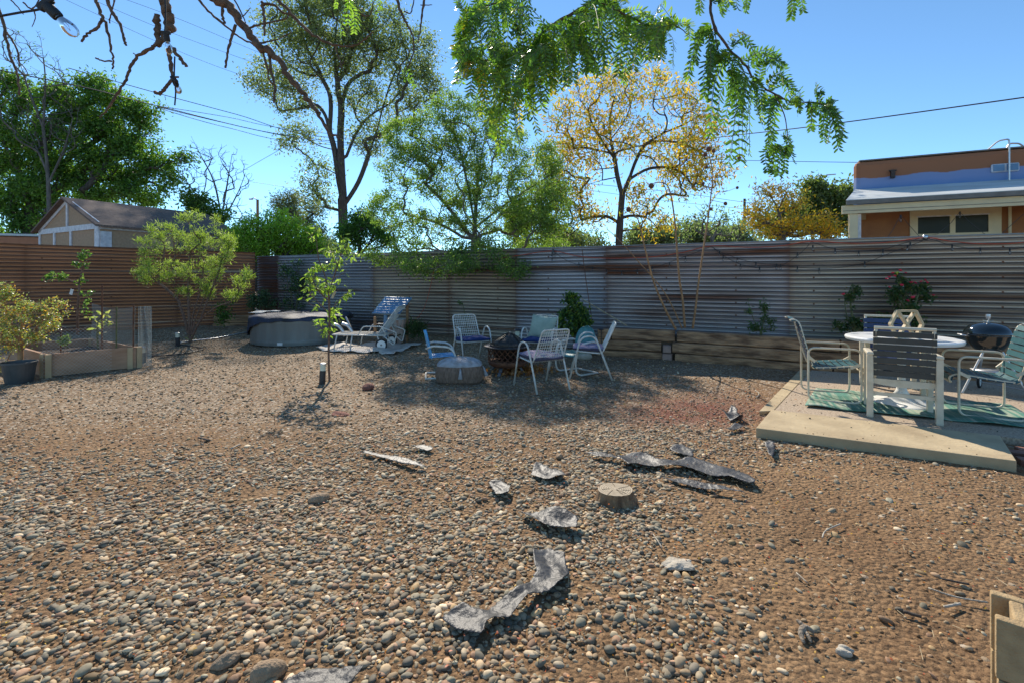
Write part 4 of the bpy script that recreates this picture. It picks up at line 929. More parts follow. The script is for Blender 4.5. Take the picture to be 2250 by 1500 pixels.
# ================================================================ TIMBER RETAINING WALL
def timber_wall():
    root = empty('timber_wall', (1.75, 8.99, 0)); tag(root, 'low retaining wall of stacked weathered brown railway timbers along the back fence', 'retaining wall')
    def log(a, b, z, h=.185, w=.2, back=0):
        a = Vector((*a, 0)); b = Vector((*b, 0)); d = (b - a).normalized(); nrm = Vector((-d.y, d.x, 0)); L = (b - a).length
        n = max(4, int(L / .22)); me = MB(); r = np.random.default_rng(int(a.x * 100 + z * 1000) % 9999)
        prof = [(-.5, -.42), (-.42, -.5), (.42, -.5), (.5, -.42), (.5, .42), (.42, .5), (-.42, .5), (-.5, .42)]
        V = []
        for i in range(n + 1):
            p = a + (b - a) * i / n
            for (u, v) in prof:
                V.append(p + nrm * (w * (.5 + back) + u * w * (1 + r.normal() * .06)) + Vector((0, 0, z + h / 2 + v * h * (.96 + r.normal() * .045))))
        Fa = [(i * 8 + k, i * 8 + (k + 1) % 8, (i + 1) * 8 + (k + 1) % 8, (i + 1) * 8 + k) for i in range(n) for k in range(8)]
        Fa += [tuple(range(7, -1, -1)), tuple(n * 8 + k for k in range(8))]
        me.add([v - root.location for v in V], Fa).build('timber', M['timber'], root, bevel=.006)
    A, B = (1.62, 9.05), (2.88, 8.58); 
    log((1.62, 9.05), (2.72, 8.64), -.06); log((1.6, 9.06), (2.70, 8.65), .13); log((1.62, 9.05), (1.85, 8.97), .32, w=.19); log((1.87, 8.96), (2.92, 8.57), .325, h=.2)
    log((2.90, 8.50), (4.9, 7.31), -.05); log((4.92, 7.30), (7.3, 6.15), -.05)
    log((2.86, 8.53), (4.62, 7.49), .14); log((4.64, 7.48), (7.3, 6.16), .14)
    log((2.94, 8.52), (5.0, 7.29), .33, h=.19); log((5.02, 7.28), (7.3, 6.2), .33, h=.19)
    log((1.62, 9.08), (1.5, 9.6), .1, w=.18)
    MB().box(Vector((2.80, 8.60, .04)) - root.location, (.16, .14, .16), Matrix.Rotation(R(-30), 3, 'Z')).build('filler_block', M['pink_block'], root, bevel=.01)
    MB().box(Vector((2.79, 8.60, .20)) - root.location, (.14, .13, .13), Matrix.Rotation(R(-20), 3, 'Z')).build('filler_block', M['pink_block'], root, bevel=.01)
    mb = MB(); mb.prism([(1.66, 9.1), (2.9, 8.62), (5, 7.35), (7.3, 6.25), (7.9, 6.85), (1.75, 9.7)], .0, .40)
    o = mb.build('planter_soil', M['soil']); tag(o, kind='structure')
timber_wall()
def left_logs():
    root = empty('log_edging', tuple(G(520, 715))); tag(root, 'two old dark timbers stacked in the fence corner left of the stock tank', 'timber edging')
    a = G(470, 716); b = G(566, 716); a.z = b.z = .17
    for i, z in enumerate((.10, .30)):
        MB().bar(a + Vector((0, i * .05, z - .1)) - root.location, b + Vector((.1, i * .05, z - .1)) - root.location, .22, .19).build('timber', M['timber'], root, bevel=.02)
left_logs()

# ================================================================ LEFT PART OF THE YARD
# ---- raised bed
def mesh_mat(name, scale, thick, col, hexy=True):
    """woven wire: the gaps are really open"""
    m, nt, b = new_mat(name); N = nt.nodes; L = nt.links
    uv = N.new('ShaderNodeTexCoord'); sp = N.new('ShaderNodeSeparateXYZ'); L.new(uv.outputs['Object'], sp.inputs[0])
    def math_(op, a, bb=None, c=None):
        n = N.new('ShaderNodeMath'); n.operation = op
        for i, v in enumerate((a, bb, c)):
            if v is None: continue
            if isinstance(v, (int, float)): n.inputs[i].default_value = v
            else: L.new(v, n.inputs[i])
        return n.outputs[0]
    X = math_('MULTIPLY', sp.outputs['X'], scale); Z = math_('MULTIPLY', sp.outputs['Z'], scale)
    if hexy:
        u = math_('ADD', X, Z); v = math_('SUBTRACT', X, Z)
    else: u, v = X, Z
    def line(t): return math_('LESS_THAN', math_('ABSOLUTE', math_('SUBTRACT', math_('FRACT', math_('ADD', t, 100.0)), .5)), thick)
    g = math_('MAXIMUM', line(u), line(v))
    b.inputs['Base Color'].default_value = (*col, 1); b.inputs['Metallic'].default_value = .6; b.inputs['Roughness'].default_value = .45
    L.new(g, b.inputs['Alpha']); return m
M['hexwire'] = mesh_mat('hexwire', 20, .03, (.45, .44, .42)); M['finewire'] = mesh_mat('finewire', 60, .13, (.42, .43, .40), False)
def raised_bed():
    A = Vector((-6.85, 7.02, 0)); B = Vector((-6.12, 7.78, 0)); C_ = Vector((-7.85, 8.9, 0)); D = Vector((-8.5, 8.1, 0))
    for v in (A, B, C_, D): v.z = 0
    root = empty('raised_bed', tuple(A)); tag(root, 'cedar board raised garden bed in front of the rusty fence', 'raised bed')
    def loc(v): return v - A
    h = .33
    for (p, q) in ((A, B), (B, C_), (C_, D), (D, A)):
        MB().bar(loc(p) + Vector((0, 0, h / 2 + .02)), loc(q) + Vector((0, 0, h / 2 + .02)), .04, h).build('side_board', M['cedar'], root)
    for v, dx in ((A, (.06, -.02)), (A, (-.06, .02)), (B, (-.05, -.06)), (B, (.03, .03)), (C_, (.06, -.06)), (D, (.07, .0))):
        MB().box(loc(v) + Vector((dx[0], dx[1], .17)), (.07, .07, .36), Matrix.Rotation(R(40), 3, 'Z')).build('corner_post', M['cedar_post'], root, bevel=.004)
    mb = MB(); mb.prism([tuple((loc(p) * .97).xy) for p in (A, B, C_, D)], .05, .22); mb.build('bed_soil', M['soil'], root)
    return A, B, C_, D
bA, bB, bC, bD = raised_bed()
def screen(name, label, p, q, z0, z1, m, sagz=.0):
    d = q - p; L = d.length; root = bpy.data.objects.new(name, None)
    nx_, nz_ = 14, 6
    V = []; 
    for j in range(nz_ + 1):
        for i in range(nx_ + 1):
            u = i / nx_; v = j / nz_
            V.append((u * L, .03 * math.sin(u * 9 + v * 3) * v, z0 + (z1 - z0 - sagz * math.sin(math.pi * u)) * v))
    mb = MB(); mb.add(V, [(j * (nx_ + 1) + i, j * (nx_ + 1) + i + 1, (j + 1) * (nx_ + 1) + i + 1, (j + 1) * (nx_ + 1) + i) for j in range(nz_) for i in range(nx_)])
    o = mb.build(name, M[m]); o.location = (p.x, p.y, 0); o.rotation_euler = (0, 0, math.atan2(d.y, d.x))
    tag(o, label, 'wire mesh'); return o
sc = screen('mesh_panel', 'fine grey wire mesh panel standing along the right side of the raised bed', bB + Vector((.03, -.03, 0)), bC, .05, 1.0, 'finewire', .06)
sc2 = screen('mesh_panel', 'narrow fold of fine grey mesh at the bed corner behind the bollard light', bB + Vector((.01, .03, 0)), bB + Vector((.12, .17, 0)), .02, 1.0, 'finewire')
screen('chicken_wire', 'chicken wire wrapped round the front corner of the raised bed', bA + Vector((.0, -.06, 0)), bA + Vector((.55, .50, 0)), .0, .95, 'hexwire', .25)
screen('chicken_wire', 'chicken wire along the left side of the raised bed behind the orange leaved bush', bD + Vector((-.1, -.1, 0)), bA + Vector((-.0, -.06, 0)), .0, 1.05, 'hexwire', .12)
for i, (v, hh, m, l) in enumerate(((bB + Vector((-.05, -.0, 0)), 1.02, 'rust_metal', 'thin rusty stake holding the fine mesh at the right bed corner'), (bA + Vector((.34, .56, 0)), 1.35, 'rust_metal', 'tall rusty rod beside the young tree in the raised bed'), (bA + Vector((-.3, .55, 0)), 1.15, 'rust_metal', 'short rusty rod left of the young tree in the raised bed'), (bA + Vector((.52, .62, 0)), 1.0, 'stem_green', 'dark green plant stake right of the young tree'))):
    o = MB().tube([v + Vector((0, 0, -.05)), v + Vector((.01, .0, hh))], .011, 6).build('garden_stake', M[m]); tag(o, l, 'stake')
# ---- pot
c = Vector((-6.95, 6.74, float(gz(-6.95, 6.74)))); root = empty('plant_pot', tuple(c)); root.scale = (.8, .8, .85); tag(root, 'dark grey plastic nursery pot holding the orange leaved bush', 'plant pot')
MB().lathe([(.18, 0), (.23, .31), (.245, .31), (.245, .345), (.228, .345), (.215, .28), (.0, .28)], 28).build('pot', mat('pot_grey', (.075, .075, .072), None, 8, .5), root, smooth=False, bevel=.003)
MB().lathe([(.0, .285), (.21, .285), (.21, .27)], 20).build('potting_soil', M['soil'], root)
# ---- bollard lights
def bollard():
    root = empty('bollard_light'); 
    MB().lathe([(.0, -.04), (.042, -.04), (.042, .175), (0, .175)], 20).build('post', M['black_plastic'], root, smooth=False, bevel=.002)
    MB().lathe([(.0, .176), (.038, .176), (.038, .255), (0, .255)], 20).build('lens', M['lens'], root)
    MB().lathe([(.0, .256), (.044, .256), (.044, .274), (.03, .282), (0, .283)], 20).build('cap', M['alu'], root)
    return root
bo = bollard()
for i, (px, py, lab, sc_) in enumerate(((708, 841, 'short black bollard light beside the slender sapling', 1.0), (314, 797, 'short black bollard light at the right corner of the raised bed', 1.0), (391, 759, 'short black bollard light left of the desert willow trunk', 1.0))):
    o = bo if i == 0 else copy_tree(bo)
    o.location = G(px, py); o.scale = (sc_,) * 3; o.rotation_euler = (R(1.5 * (i - 1)), R(2 - i * 2), 0); tag(o, lab, 'garden light', 'bollard garden lights')
# ---- drip hose and pipes
def pipe(name, pts, r, m, label, cat, lift=.01):
    c = curve([G(*p) + Vector((0, 0, lift + r)) for p in pts], 6); o = MB().tube(c, r, 6).build(name, M[m], smooth=True); tag(o, label, cat); return o
pipe('drip_hose', [(325, 784), (360, 783), (405, 778), (440, 771), (446, 768), (430, 764), (400, 760), (385, 762)], .011, 'black_plastic', 'black drip hose looped round the desert willow', 'hose')
pipe('irrigation_pipe', [(395, 755), (430, 750), (480, 744), (560, 728)], .014, 'alu', 'pale irrigation pipe running from the bollard light to the stock tank', 'pipe')
# ---- stock tank
def stock_tank():
    c = Vector((-4.85, 11.05, 0)); c.z = float(gz(c.x, c.y)) - .02
    root = empty('stock_tank', tuple(c)); tag(root, 'round grey metal stock tank with a black and blue cover by the back fence', 'stock tank')
    n = 120; R0 = 1.06; H = .55
    V = []; zs = [0, .03, .06, .09, .12, .45, .48, .51, .535, .55, .55, .53]
    rs = [0, .0, .008, .0, 0, 0, .008, 0, .0, .018, -.02, -.025]
    for z, dr in zip(zs, rs):
        for k in range(n):
            q = 2 * math.pi * k / n; rib = .004 * (1 if k % 4 < 2 else -1) if .1 < z < .52 else 0
            V.append(((R0 + dr + rib) * math.cos(q), (R0 + dr + rib) * math.sin(q), z))
    Fa = [(j * n + k, j * n + (k + 1) % n, (j + 1) * n + (k + 1) % n, (j + 1) * n + k) for j in range(len(zs) - 1) for k in range(n)]
    MB().add(V, Fa).build('tank_wall', M['tank'], root, smooth=True)
    # cover: top disc with folded skirt, deeper on the left
    m = 96; V = []; prof = 9; r = np.random.default_rng(3)
    def skirt(q):   # depth of the hanging edge by direction (left side hangs low)
        a = math.atan2(math.sin(q - R(195)), math.cos(q - R(195)))
        return .07 + .36 * math.exp(-(a / .62) ** 2)
    for j in range(prof):
        for k in range(m):
            q = 2 * math.pi * k / m
            if j <= 3:
                rr = R0 * (0.02, .5, .85, 1.02)[j]; z = H + (.075, .07, .05, .035)[j] + .012 * math.sin(5 * q + j * 2) + .01 * math.sin(11 * q)
            else:
                u = (j - 3) / (prof - 4); rr = R0 + .035 + .018 * math.sin(q * 26 + 2 * math.sin(3 * q)) * u + .02 * u; z = H + .03 - (skirt(q) + .012 * math.sin(17 * q)) * u
            V.append((rr * math.cos(q), rr * math.sin(q), z))
    Fa = [(j * m + k, j * m + (k + 1) % m, (j + 1) * m + (k + 1) % m, (j + 1) * m + k) for j in range(prof - 1) for k in range(m)]
    Fa.append(tuple(range(m - 1, -1, -1)))
    MB().add(V, Fa).build('cover', M['tarp_blue'], root, smooth=True, solid=.004)
    pts = [Vector(((R0 + .005) * math.cos(q) * .93 - .1, (R0) * math.sin(q) * .93 - .05, H + .10 + .01 * math.sin(9 * q))) for q in np.linspace(2.5, 3.5, 24)]
    MB().add([p for p in pts] + [p * .78 + Vector((0, 0, .01 + H * .22)) for p in pts], [(i, i + 1, 24 + i + 1, 24 + i) for i in range(23)]).build('cover_flap', M['tarp_white'], root, solid=.01)
    MB().box((.0, -R0 - .01, .045), (.11, .012, .055)).build('label_plate', M['tag_white'], root)
stock_tank()
def cinder(name, label, p, rz, m='pink_block', size=(.39, .19, .17), hole_axis='y', group=None):
    """hollow block with two square cells, opening towards local y"""
    root = None; L, Wd, H = size; t = .03; mb = MB()
    mb.box((0, 0, t / 2), (L, Wd, t)); mb.box((0, 0, H - t / 2), (L, Wd, t))
    for x in (-L / 2 + t / 2, 0, L / 2 - t / 2): mb.box((x, 0, H / 2), (t, Wd, H - 2 * t))
    o = mb.build(name, M[m], bevel=.003); o.location = p; o.rotation_euler = (0, 0, rz); tag(o, label, 'cinder block', group); return o
cinder('cinder_block', 'pinkish hollow block lying at the foot of the stock tank', G(661, 746), R(-3), size=(.40, .19, .125))
# pool hoses beside the tank
for i, (pts, r, lab, m) in enumerate(([([(729, 712), (742, 716), (752, 726), (758, 738)], .035, 'left pale curved hose at the right side of the stock tank', 'alu'), ([(751, 711), (764, 716), (772, 726), (776, 735)], .035, 'right pale curved hose at the right side of the stock tank', 'alu')])):
    Y0 = 10.0; c = curve([P(a, b, Y0) for a, b in pts], 5); o = MB().tube(c, r, 8).build('pool_hose', M[m], smooth=True); tag(o, lab, 'hose')
o = MB().tube([P(760, 697, 10.5), P(774, 728, 10.2)], .02, 8).build('leaning_pole', M['alu']); tag(o, 'short grey pole leaning against the right side of the stock tank', 'pole')
# ---- tilted blue panel on posts
root = empty('panel_table', tuple(G(845, 742))); tag(root, 'tilted blue corrugated panel propped on posts against the fence', 'panel')
q = [P(817, 689, 9.9), P(879, 690, 9.75), P(906, 655, 10.5), P(846, 653, 10.65)]
mb = MB(); 
def fn(u, v):
    p = (q[0] * (1 - u) + q[1] * u) * (1 - v) + (q[3] * (1 - u) + q[2] * u) * v
    return p - root.location + Vector((0, 0, .012 * math.sin(v * 40)))
mb.grid(fn, 8, 48).build('panel', M['panel_blue'], root, smooth=True, solid=.006)
MB().box(P(824, 712, 9.95) - root.location + Vector((0, 0, -.06)), (.05, .05, .42)).build('post', M['wood_post'], root)
MB().tube([P(848, 692, 9.95) - root.location, P(846, 742, 9.95) - root.location], .045, 12).build('pipe_leg', M['panel_blue'], root)
MB().box(P(895, 700, 10.4) - root.location + Vector((0, 0, -.1)), (.05, .05, .9)).build('post', M['wood_post'], root)
# ---- garden pot / stool under the lounge backrest
c = G(862, 757); root = empty('garden_stool', (c.x, c.y + .25, c.z)); tag(root, 'ribbed terracotta garden planter behind the lounge chair backrest', 'planter')
V = []; n = 48; prof = [(.15, 0), (.17, .06), (.20, .25), (.22, .44), (.225, .50), (.21, .52)]
for r_, z in prof:
    for k in range(n):
        q_ = 2 * math.pi * k / n; rr = r_ * (1 + (.035 if k % 4 < 2 else -.02) * (1 if .03 < z < .48 else 0)); V.append((rr * math.cos(q_), rr * math.sin(q_), z))
MB().add(V, [(j * n + k, j * n + (k + 1) % n, (j + 1) * n + (k + 1) % n, (j + 1) * n + k) for j in range(5) for k in range(n)]).build('body', M['terracotta'], root)
MB().lathe([(0, .545), (.17, .54), (.225, .525), (.228, .505), (0, .505)], 32).build('lid', M['tarp_white'], root, smooth=True)

# ---- ground sheet under lounge
def ground_sheet(name, label, cat, pix, m, lift=.02, wr=.02, res=.035, edge=.0, seed=0, solid=.004, curl=0.0, zoff=0.0, fold=None):
    pts = [G(*p) for p in pix]; pts = [G(p[0], p[1], q_.z + lift + wr * .6) for p, q_ in zip(pix, pts)]; xs = [p.x for p in pts]; ys = [p.y for p in pts]
    r = random.Random(seed); poly = [(p.x, p.y) for p in pts]
    def inside(x, y):
        c = False; j = len(poly) - 1
        for i in range(len(poly)):
            if (poly[i][1] > y) != (poly[j][1] > y) and x < (poly[j][0] - poly[i][0]) * (y - poly[i][1]) / (poly[j][1] - poly[i][1]) + poly[i][0]: c = not c
            j = i
        return c
    def edist(x, y):
        b = 9
        for i in range(len(poly)):
            a0 = Vector(poly[i - 1]); a1 = Vector(poly[i]); d = a1 - a0; t = max(0, min(1, (Vector((x, y)) - a0).dot(d) / max(d.length_squared, 1e-9)))
            b = min(b, (Vector((x, y)) - a0 - d * t).length)
        return b
    bm = bmesh.new(); vmap = {}
    nx_ = int((max(xs) - min(xs)) / res) + 2; ny_ = int((max(ys) - min(ys)) / res) + 2
    x0 = min(xs) - res / 2; y0 = min(ys) - res / 2
    # polygon outline triangulated through a fine grid, outline vertices snapped
    def vert(i, j):
        if (i, j) in vmap: return vmap[(i, j)]
        x = x0 + i * res; y = y0 + j * res
        if not inside(x, y):
            best = None; bd = 9
            for k in range(len(poly)):
                a0 = Vector(poly[k - 1]); a1 = Vector(poly[k]); d = a1 - a0; t = max(0, min(1, (Vector((x, y)) - a0).dot(d) / max(d.length_squared, 1e-9)))
                q_ = a0 + d * t; dd = (Vector((x, y)) - q_).length
                if dd < bd: bd = dd; best = q_
            x, y = best
        ed = edist(x, y)
        z = float(gz(x, y)) + lift + wr * (float(fbm(np.array(x), np.array(y), 9, 2, seed)) + .7) * .8 + (.006 * abs(float(fbm(np.array(x), np.array(y), 48, 2, seed + 1))) if res < .02 else 0) + curl * max(0, 1 - ed / .07) * (.5 + .5 * math.sin(x * 23 + y * 17 + seed)) + zoff
        v = bm.verts.new((x, y, z)); vmap[(i, j)] = v; return v
    for i in range(nx_):
        for j in range(ny_):
            if inside(x0 + (i + .5) * res, y0 + (j + .5) * res):
                vs_ = [vert(i, j), vert(i + 1, j), vert(i + 1, j + 1), vert(i, j + 1)]
                try: bm.faces.new(vs_)
                except Exception: pass
    bmesh.ops.remove_doubles(bm, verts=bm.verts, dist=res * .12)
    me = bpy.data.meshes.new(name); bm.to_mesh(me); bm.free()
    for p in me.polygons: p.use_smooth = True
    me.materials.append(M[m]); o = bpy.data.objects.new(name, me); COL.objects.link(o)
    s = o.modifiers.new('s', 'SOLIDIFY'); s.thickness = solid
    ctr = Vector((sum(xs) / len(xs), sum(ys) / len(ys), float(gz(sum(xs) / len(xs), sum(ys) / len(ys)))))
    me.transform(Matrix.Translation(-ctr)); o.location = ctr
    tag(o, label, cat); return o
ground_sheet('ground_cloth', 'pale crumpled cloth spread under the white lounge chair', 'cloth', [(690, 763), (742, 750), (800, 752), (860, 752), (930, 753), (892, 764), (862, 776), (820, 771), (770, 769), (730, 768)], 'pale_cloth', lift=.012, wr=.05, res=.08)

# ---- chaise lounge (local x towards the backrest)
def chaise():
    p0 = G(733, 770); p1 = G(851, 770); ang = math.atan2(p1.y - p0.y + .02, p1.x - p0.x)
    root = empty('lounge_chair', (p0.x, p0.y, p0.z + .01), ang); tag(root, 'white metal chaise lounge with two wheels and raised mesh back', 'lounge chair')
    Wd = .56; r = .013; wm = M['white_metal']; sz = .30
    for y in (0, Wd):
        MB().tube(corner([(-.03, y, sz), (1.05, y, sz - .01)], .03), r).build('side_rail', wm, root, smooth=True)
        MB().tube(corner([(.0, y, 0), (.07, y, sz)], .03), r).build('leg', wm, root, smooth=True)
        MB().tube(corner([(.33, y, 0), (.38, y, sz)], .03), r).build('leg', wm, root, smooth=True)
        MB().tube(corner([(.50, y, sz), (.60, y, sz + .17), (.98, y, sz + .17), (1.05, y, sz + .02)], .06), r * .95).build('armrest', wm, root, smooth=True)
        MB().tube(corner([(.95, y, sz + .17), (1.28, y, sz + .05), (1.22, y, .10), (1.0, y, sz)], .05), r * .8).build('back_brace', wm, root, smooth=True)
        MB().tube([(.88, y, sz), (.96, y, .12)], r).build('wheel_strut', wm, root)
        wh = MB().lathe([(0, -.012), (.085, -.012), (.09, 0), (.085, .012), (0, .012)], 28); 
        ay = y - .03 if y == 0 else y + .03
        e = empty('wheel', (.98, ay, .115)); e.parent = root; e.rotation_euler = (R(90), 0, 0)
        t = MB(); t.tube([(.105 * math.cos(a), .105 * math.sin(a), 0) for a in np.linspace(0, 2 * math.pi, 33)[:-1]], .014, 8, closed=True); t.build('tyre', M['rubber'], e, smooth=True)
        wh.build('rim', M['white_plastic'], e, smooth=False)
        MB().lathe([(0, -.02), (.018, -.02), (.018, .02), (0, .02)], 12).build('hub', M['gunmetal'], e)
    for x in (-.02, 1.05): MB().tube([(x, 0, sz), (x, Wd, sz)], r).build('cross_bar', wm, root)
    MB().tube([(.98, -.03, .115), (.98, Wd + .03, .115)], .008).build('axle', wm, root)
    mb = MB()
    for i in range(27): x = .01 + i * .039; mb.tube([(x, 0, sz + .006), (x, Wd, sz + .006)], .0065, 5)
    for j in range(7): y = .05 + j * .077; mb.tube([(-.02, y, sz + .004), (1.05, y, sz)], .004, 4)
    mb.build('seat_mesh', wm, root)
    B0 = Vector((.88, 0, sz)); B1 = Vector((1.30, 0, .86))
    MB().tube(corner([B0, B1, B1 + Vector((0, Wd, 0)), B0 + Vector((0, Wd, 0))], .05, closed=True), r, closed=True).build('back_frame', wm, root, smooth=True)
    mb = MB()
    for i in range(1, 22):
        p = B0 + (B1 - B0) * i / 22; mb.tube([p, p + Vector((0, Wd, 0))], .0055, 5)
    for j in range(1, 13):
        o_ = Vector((0, Wd * j / 13, 0)); mb.tube([B0 + o_, B1 + o_], .004, 4)
    mb.build('back_mesh', wm, root)
chaise()

# ================================================================ FIRE PIT GROUP
# wire chair: local +y is forward, origin between the feet on the ground
def wire_chair():
    root = empty('wire_chair'); wm = M['white_metal']; r = .0125
    for s in (-1, 1):
        x = s * .25
        MB().tube(corner([(x * 1.04, .30, 0), (x * 1.04, .14, .60), (x * 1.04, -.05, .63), (x * 1.0, -.13, .44), (x, -.30, 0)], .11, 7), r, 8).build('leg_loop', wm, root, smooth=True)
    # seat and back frame as one bent outline
    MB().tube(corner([(-.225, .22, .40), (.225, .22, .40), (.225, -.16, .37), (.205, -.36, .80), (-.205, -.36, .80), (-.225, -.16, .37)], .055, 5, closed=True), .011, 8, closed=True).build('frame', wm, root, smooth=True)
    mb = MB()
    for i in range(1, 12):
        x = -.215 + .43 * i / 12; mb.tube(corner([(x, .22, .40), (x, -.155, .365), (x * .93, -.36, .80)], .05), .0042, 5)
    n = 11
    for j in range(1, n):
        u = j / n; y = -.16 + (-.36 + .16) * u; z = .37 + .43 * u; w_ = .225 - .02 * u; mb.tube([(-w_, y, z), (w_, y, z)], .0042, 5)
    mb.build('back_grid', wm, root)
    mb = MB()
    for j in range(1, 9): y = .22 - .38 * j / 9; mb.tube([(-.225, y, .39), (.225, y, .39)], .0042, 5)
    mb.build('seat_grid', wm, root)
    return root
def cushion(name, label, loc, rz, m, side=None, tuft=0.012, size=(.46, .46, .065), tilt=0):
    L, Wd, H = size; root = empty(name, tuple(loc), rz); tag(root, label, 'seat cushion')
    root.rotation_euler = (tilt, 0, rz)
    def top(u, v):
        x = (u - .5) * L; y = (v - .5) * Wd; e = min(u, 1 - u, v, 1 - v)
        z = H * (.55 + .45 * min(1, e / .12) ** .5) - tuft * (abs(math.sin(u * 3 * math.pi)) * abs(math.sin(v * 3 * math.pi))) + tuft * .8 * math.sin(u * 7 + v * 5)
        k = 1 - .04 * (1 - min(1, e / .1)); return (x * k, y * k, z)
    MB().grid(top, 20, 20).build('top', M[m], root, smooth=True)
    mb = MB(); n = 20; ring = [(i / n, 0) for i in range(n)] + [(1, i / n) for i in range(n)] + [(1 - i / n, 1) for i in range(n)] + [(0, 1 - i / n) for i in range(n)]
    V = []; 
    for lev in range(4):
        for (u, v) in ring:
            p = top(u, v); k = (1, 1.02, 1.01, .97)[lev]; V.append((p[0] * k, p[1] * k, p[2] * (1, .66, .33, 0)[lev]))
    m_ = len(ring); Fa = [(a * m_ + (b + 1) % m_, a * m_ + b, (a + 1) * m_ + b, (a + 1) * m_ + (b + 1) % m_) for a in range(3) for b in range(m_)]
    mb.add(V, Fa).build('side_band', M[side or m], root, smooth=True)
wc = wire_chair()
def place_chair(o, px, py, heading, label):
    """px,py the pixel of the point between the feet"""
    p = G(px, py); o.location = p; o.rotation_euler = (0, 0, heading - math.pi / 2); tag(o, label, 'chair', 'white wire chairs round the fire pit'); return p
def on_seat(o, h=.405, y=.03): return o.matrix_basis @ Vector((0, y, h))
chairs = [(1190, 851, R(118), 'nearest white wire armchair with purple cushion, its grid back turned this way'),
          (1037, 800, R(-62), 'white wire armchair with blue cushion and bare grid back, left of the fire pit'),
          (1186, 803, R(-112), 'white wire armchair holding a sage pillow, behind the fire pit'),
          (1297, 826, R(172), 'white wire armchair seen from the side at the right of the fire pit')]
co = []
for i, (px, py, hd, lab) in enumerate(chairs):
    o = wc if i == 0 else copy_tree(wc)
    place_chair(o, px, py, hd, lab); co.append(o)
cus = [('cushion_purple', 'cushion_side', 'pale purple seat cushion on the nearest wire armchair'), ('cushion_blue', None, 'navy blue seat cushion on the left rear wire armchair'), ('cushion_blue', None, 'navy blue seat cushion under the sage pillow'), ('cushion_purple', 'cushion_side', 'pale purple seat cushion on the right side wire armchair')]
for o, (m1, m2, lab) in zip(co, cus):
    cushion('seat_cushion', lab, on_seat(o), o.rotation_euler.z, m1, m2, tilt=R(3))
# sage pillow
p = co[2].matrix_basis @ Vector((0, -.14, .62)); root = MB()
def pil(u, v, s):
    x = (u - .5) * .44; z = (v - .5) * .40; e = math.sin(math.pi * u) * math.sin(math.pi * v); k = 1 - .10 * (1 - abs(2 * u - 1) ** 2) * abs(2 * v - 1) ** 4
    return (x * (1 - .06 * math.sin(math.pi * v)), s * .085 * e ** .45 + .004 * math.sin(9 * u + 7 * v), z * (1 - .06 * math.sin(math.pi * u)))
root.grid(lambda u, v: pil(u, v, 1), 16, 16); root.grid(lambda u, v: pil(u, v, -1), 16, 16)
o = root.build('throw_pillow', M['sage'], smooth=True); o.location = p; o.rotation_euler = (R(-22), R(6), co[2].rotation_euler.z + math.pi); o.rotation_mode = 'XYZ'; tag(o, 'sage green throw pillow propped on the rear wire armchair', 'pillow')

# shell-back cantilever chairs
def shell_chair(name, label, loc, rz, paint, sc_=1.0):
    root = empty(name, tuple(loc), rz); root.scale = (sc_,) * 3; tag(root, label, 'chair')
    # local +y forward
    def back(u, v):
        a = (u - .5) * 2; h = v
        half = .235 * math.sin(math.pi * (.18 + .62 * (1 - v) ** .8)) if v > .5 else .235
        half = .235 * (1 - max(0, (v - .45) / .55) ** 2.4) ** .5 if v > .45 else .215 + .02 * v / .45
        half = max(half, .012)
        return (a * half, -.20 - .10 * v + .045 * a * a, .33 + .45 * v)
    MB().grid(back, 16, 20).build('backrest', M[paint], root, smooth=True, solid=.008)
    def seat(u, v):
        a = (u - .5) * 2; y = -.21 + .45 * v; return (a * .225 * (1 - .06 * v), y, .335 + .02 * a * a + (.02 * v) - .05 * max(0, v - .88) / .12)
    MB().grid(seat, 12, 14).build('seat', M['white_metal' if False else paint], root, smooth=True, solid=.008)
    wm = M['white_metal']
    for s in (-1, 1):
        x = s * .25
        MB().tube(corner([(x * .94, -.26, .50), (x * 1.08, -.16, .55), (x * 1.08, .16, .52), (x, .25, .30), (x, .23, .02), (x, -.26, .02)], .13, 7), .0165, 8).build('arm_tube', wm, root, smooth=True)
    MB().tube([(-.25, -.26, .02), (.25, -.26, .02)], .0165, 8).build('base_tube', wm, root)
    MB().tube([(-.24, .20, .32), (.24, .20, .32)], .012, 8).build('seat_bar', wm, root)
    return root
p = G(968, 829); shell_chair('shell_chair', 'small blue metal shell back lawn chair left of the fire pit', p + Vector((0, .1, 0)), R(-80), 'blue_paint', .88)
p = G(1268, 822); shell_chair('shell_chair', 'small teal metal shell back lawn chair behind the right wire armchair', p + Vector((0, .1, 0)), R(125), 'teal_paint', .9)

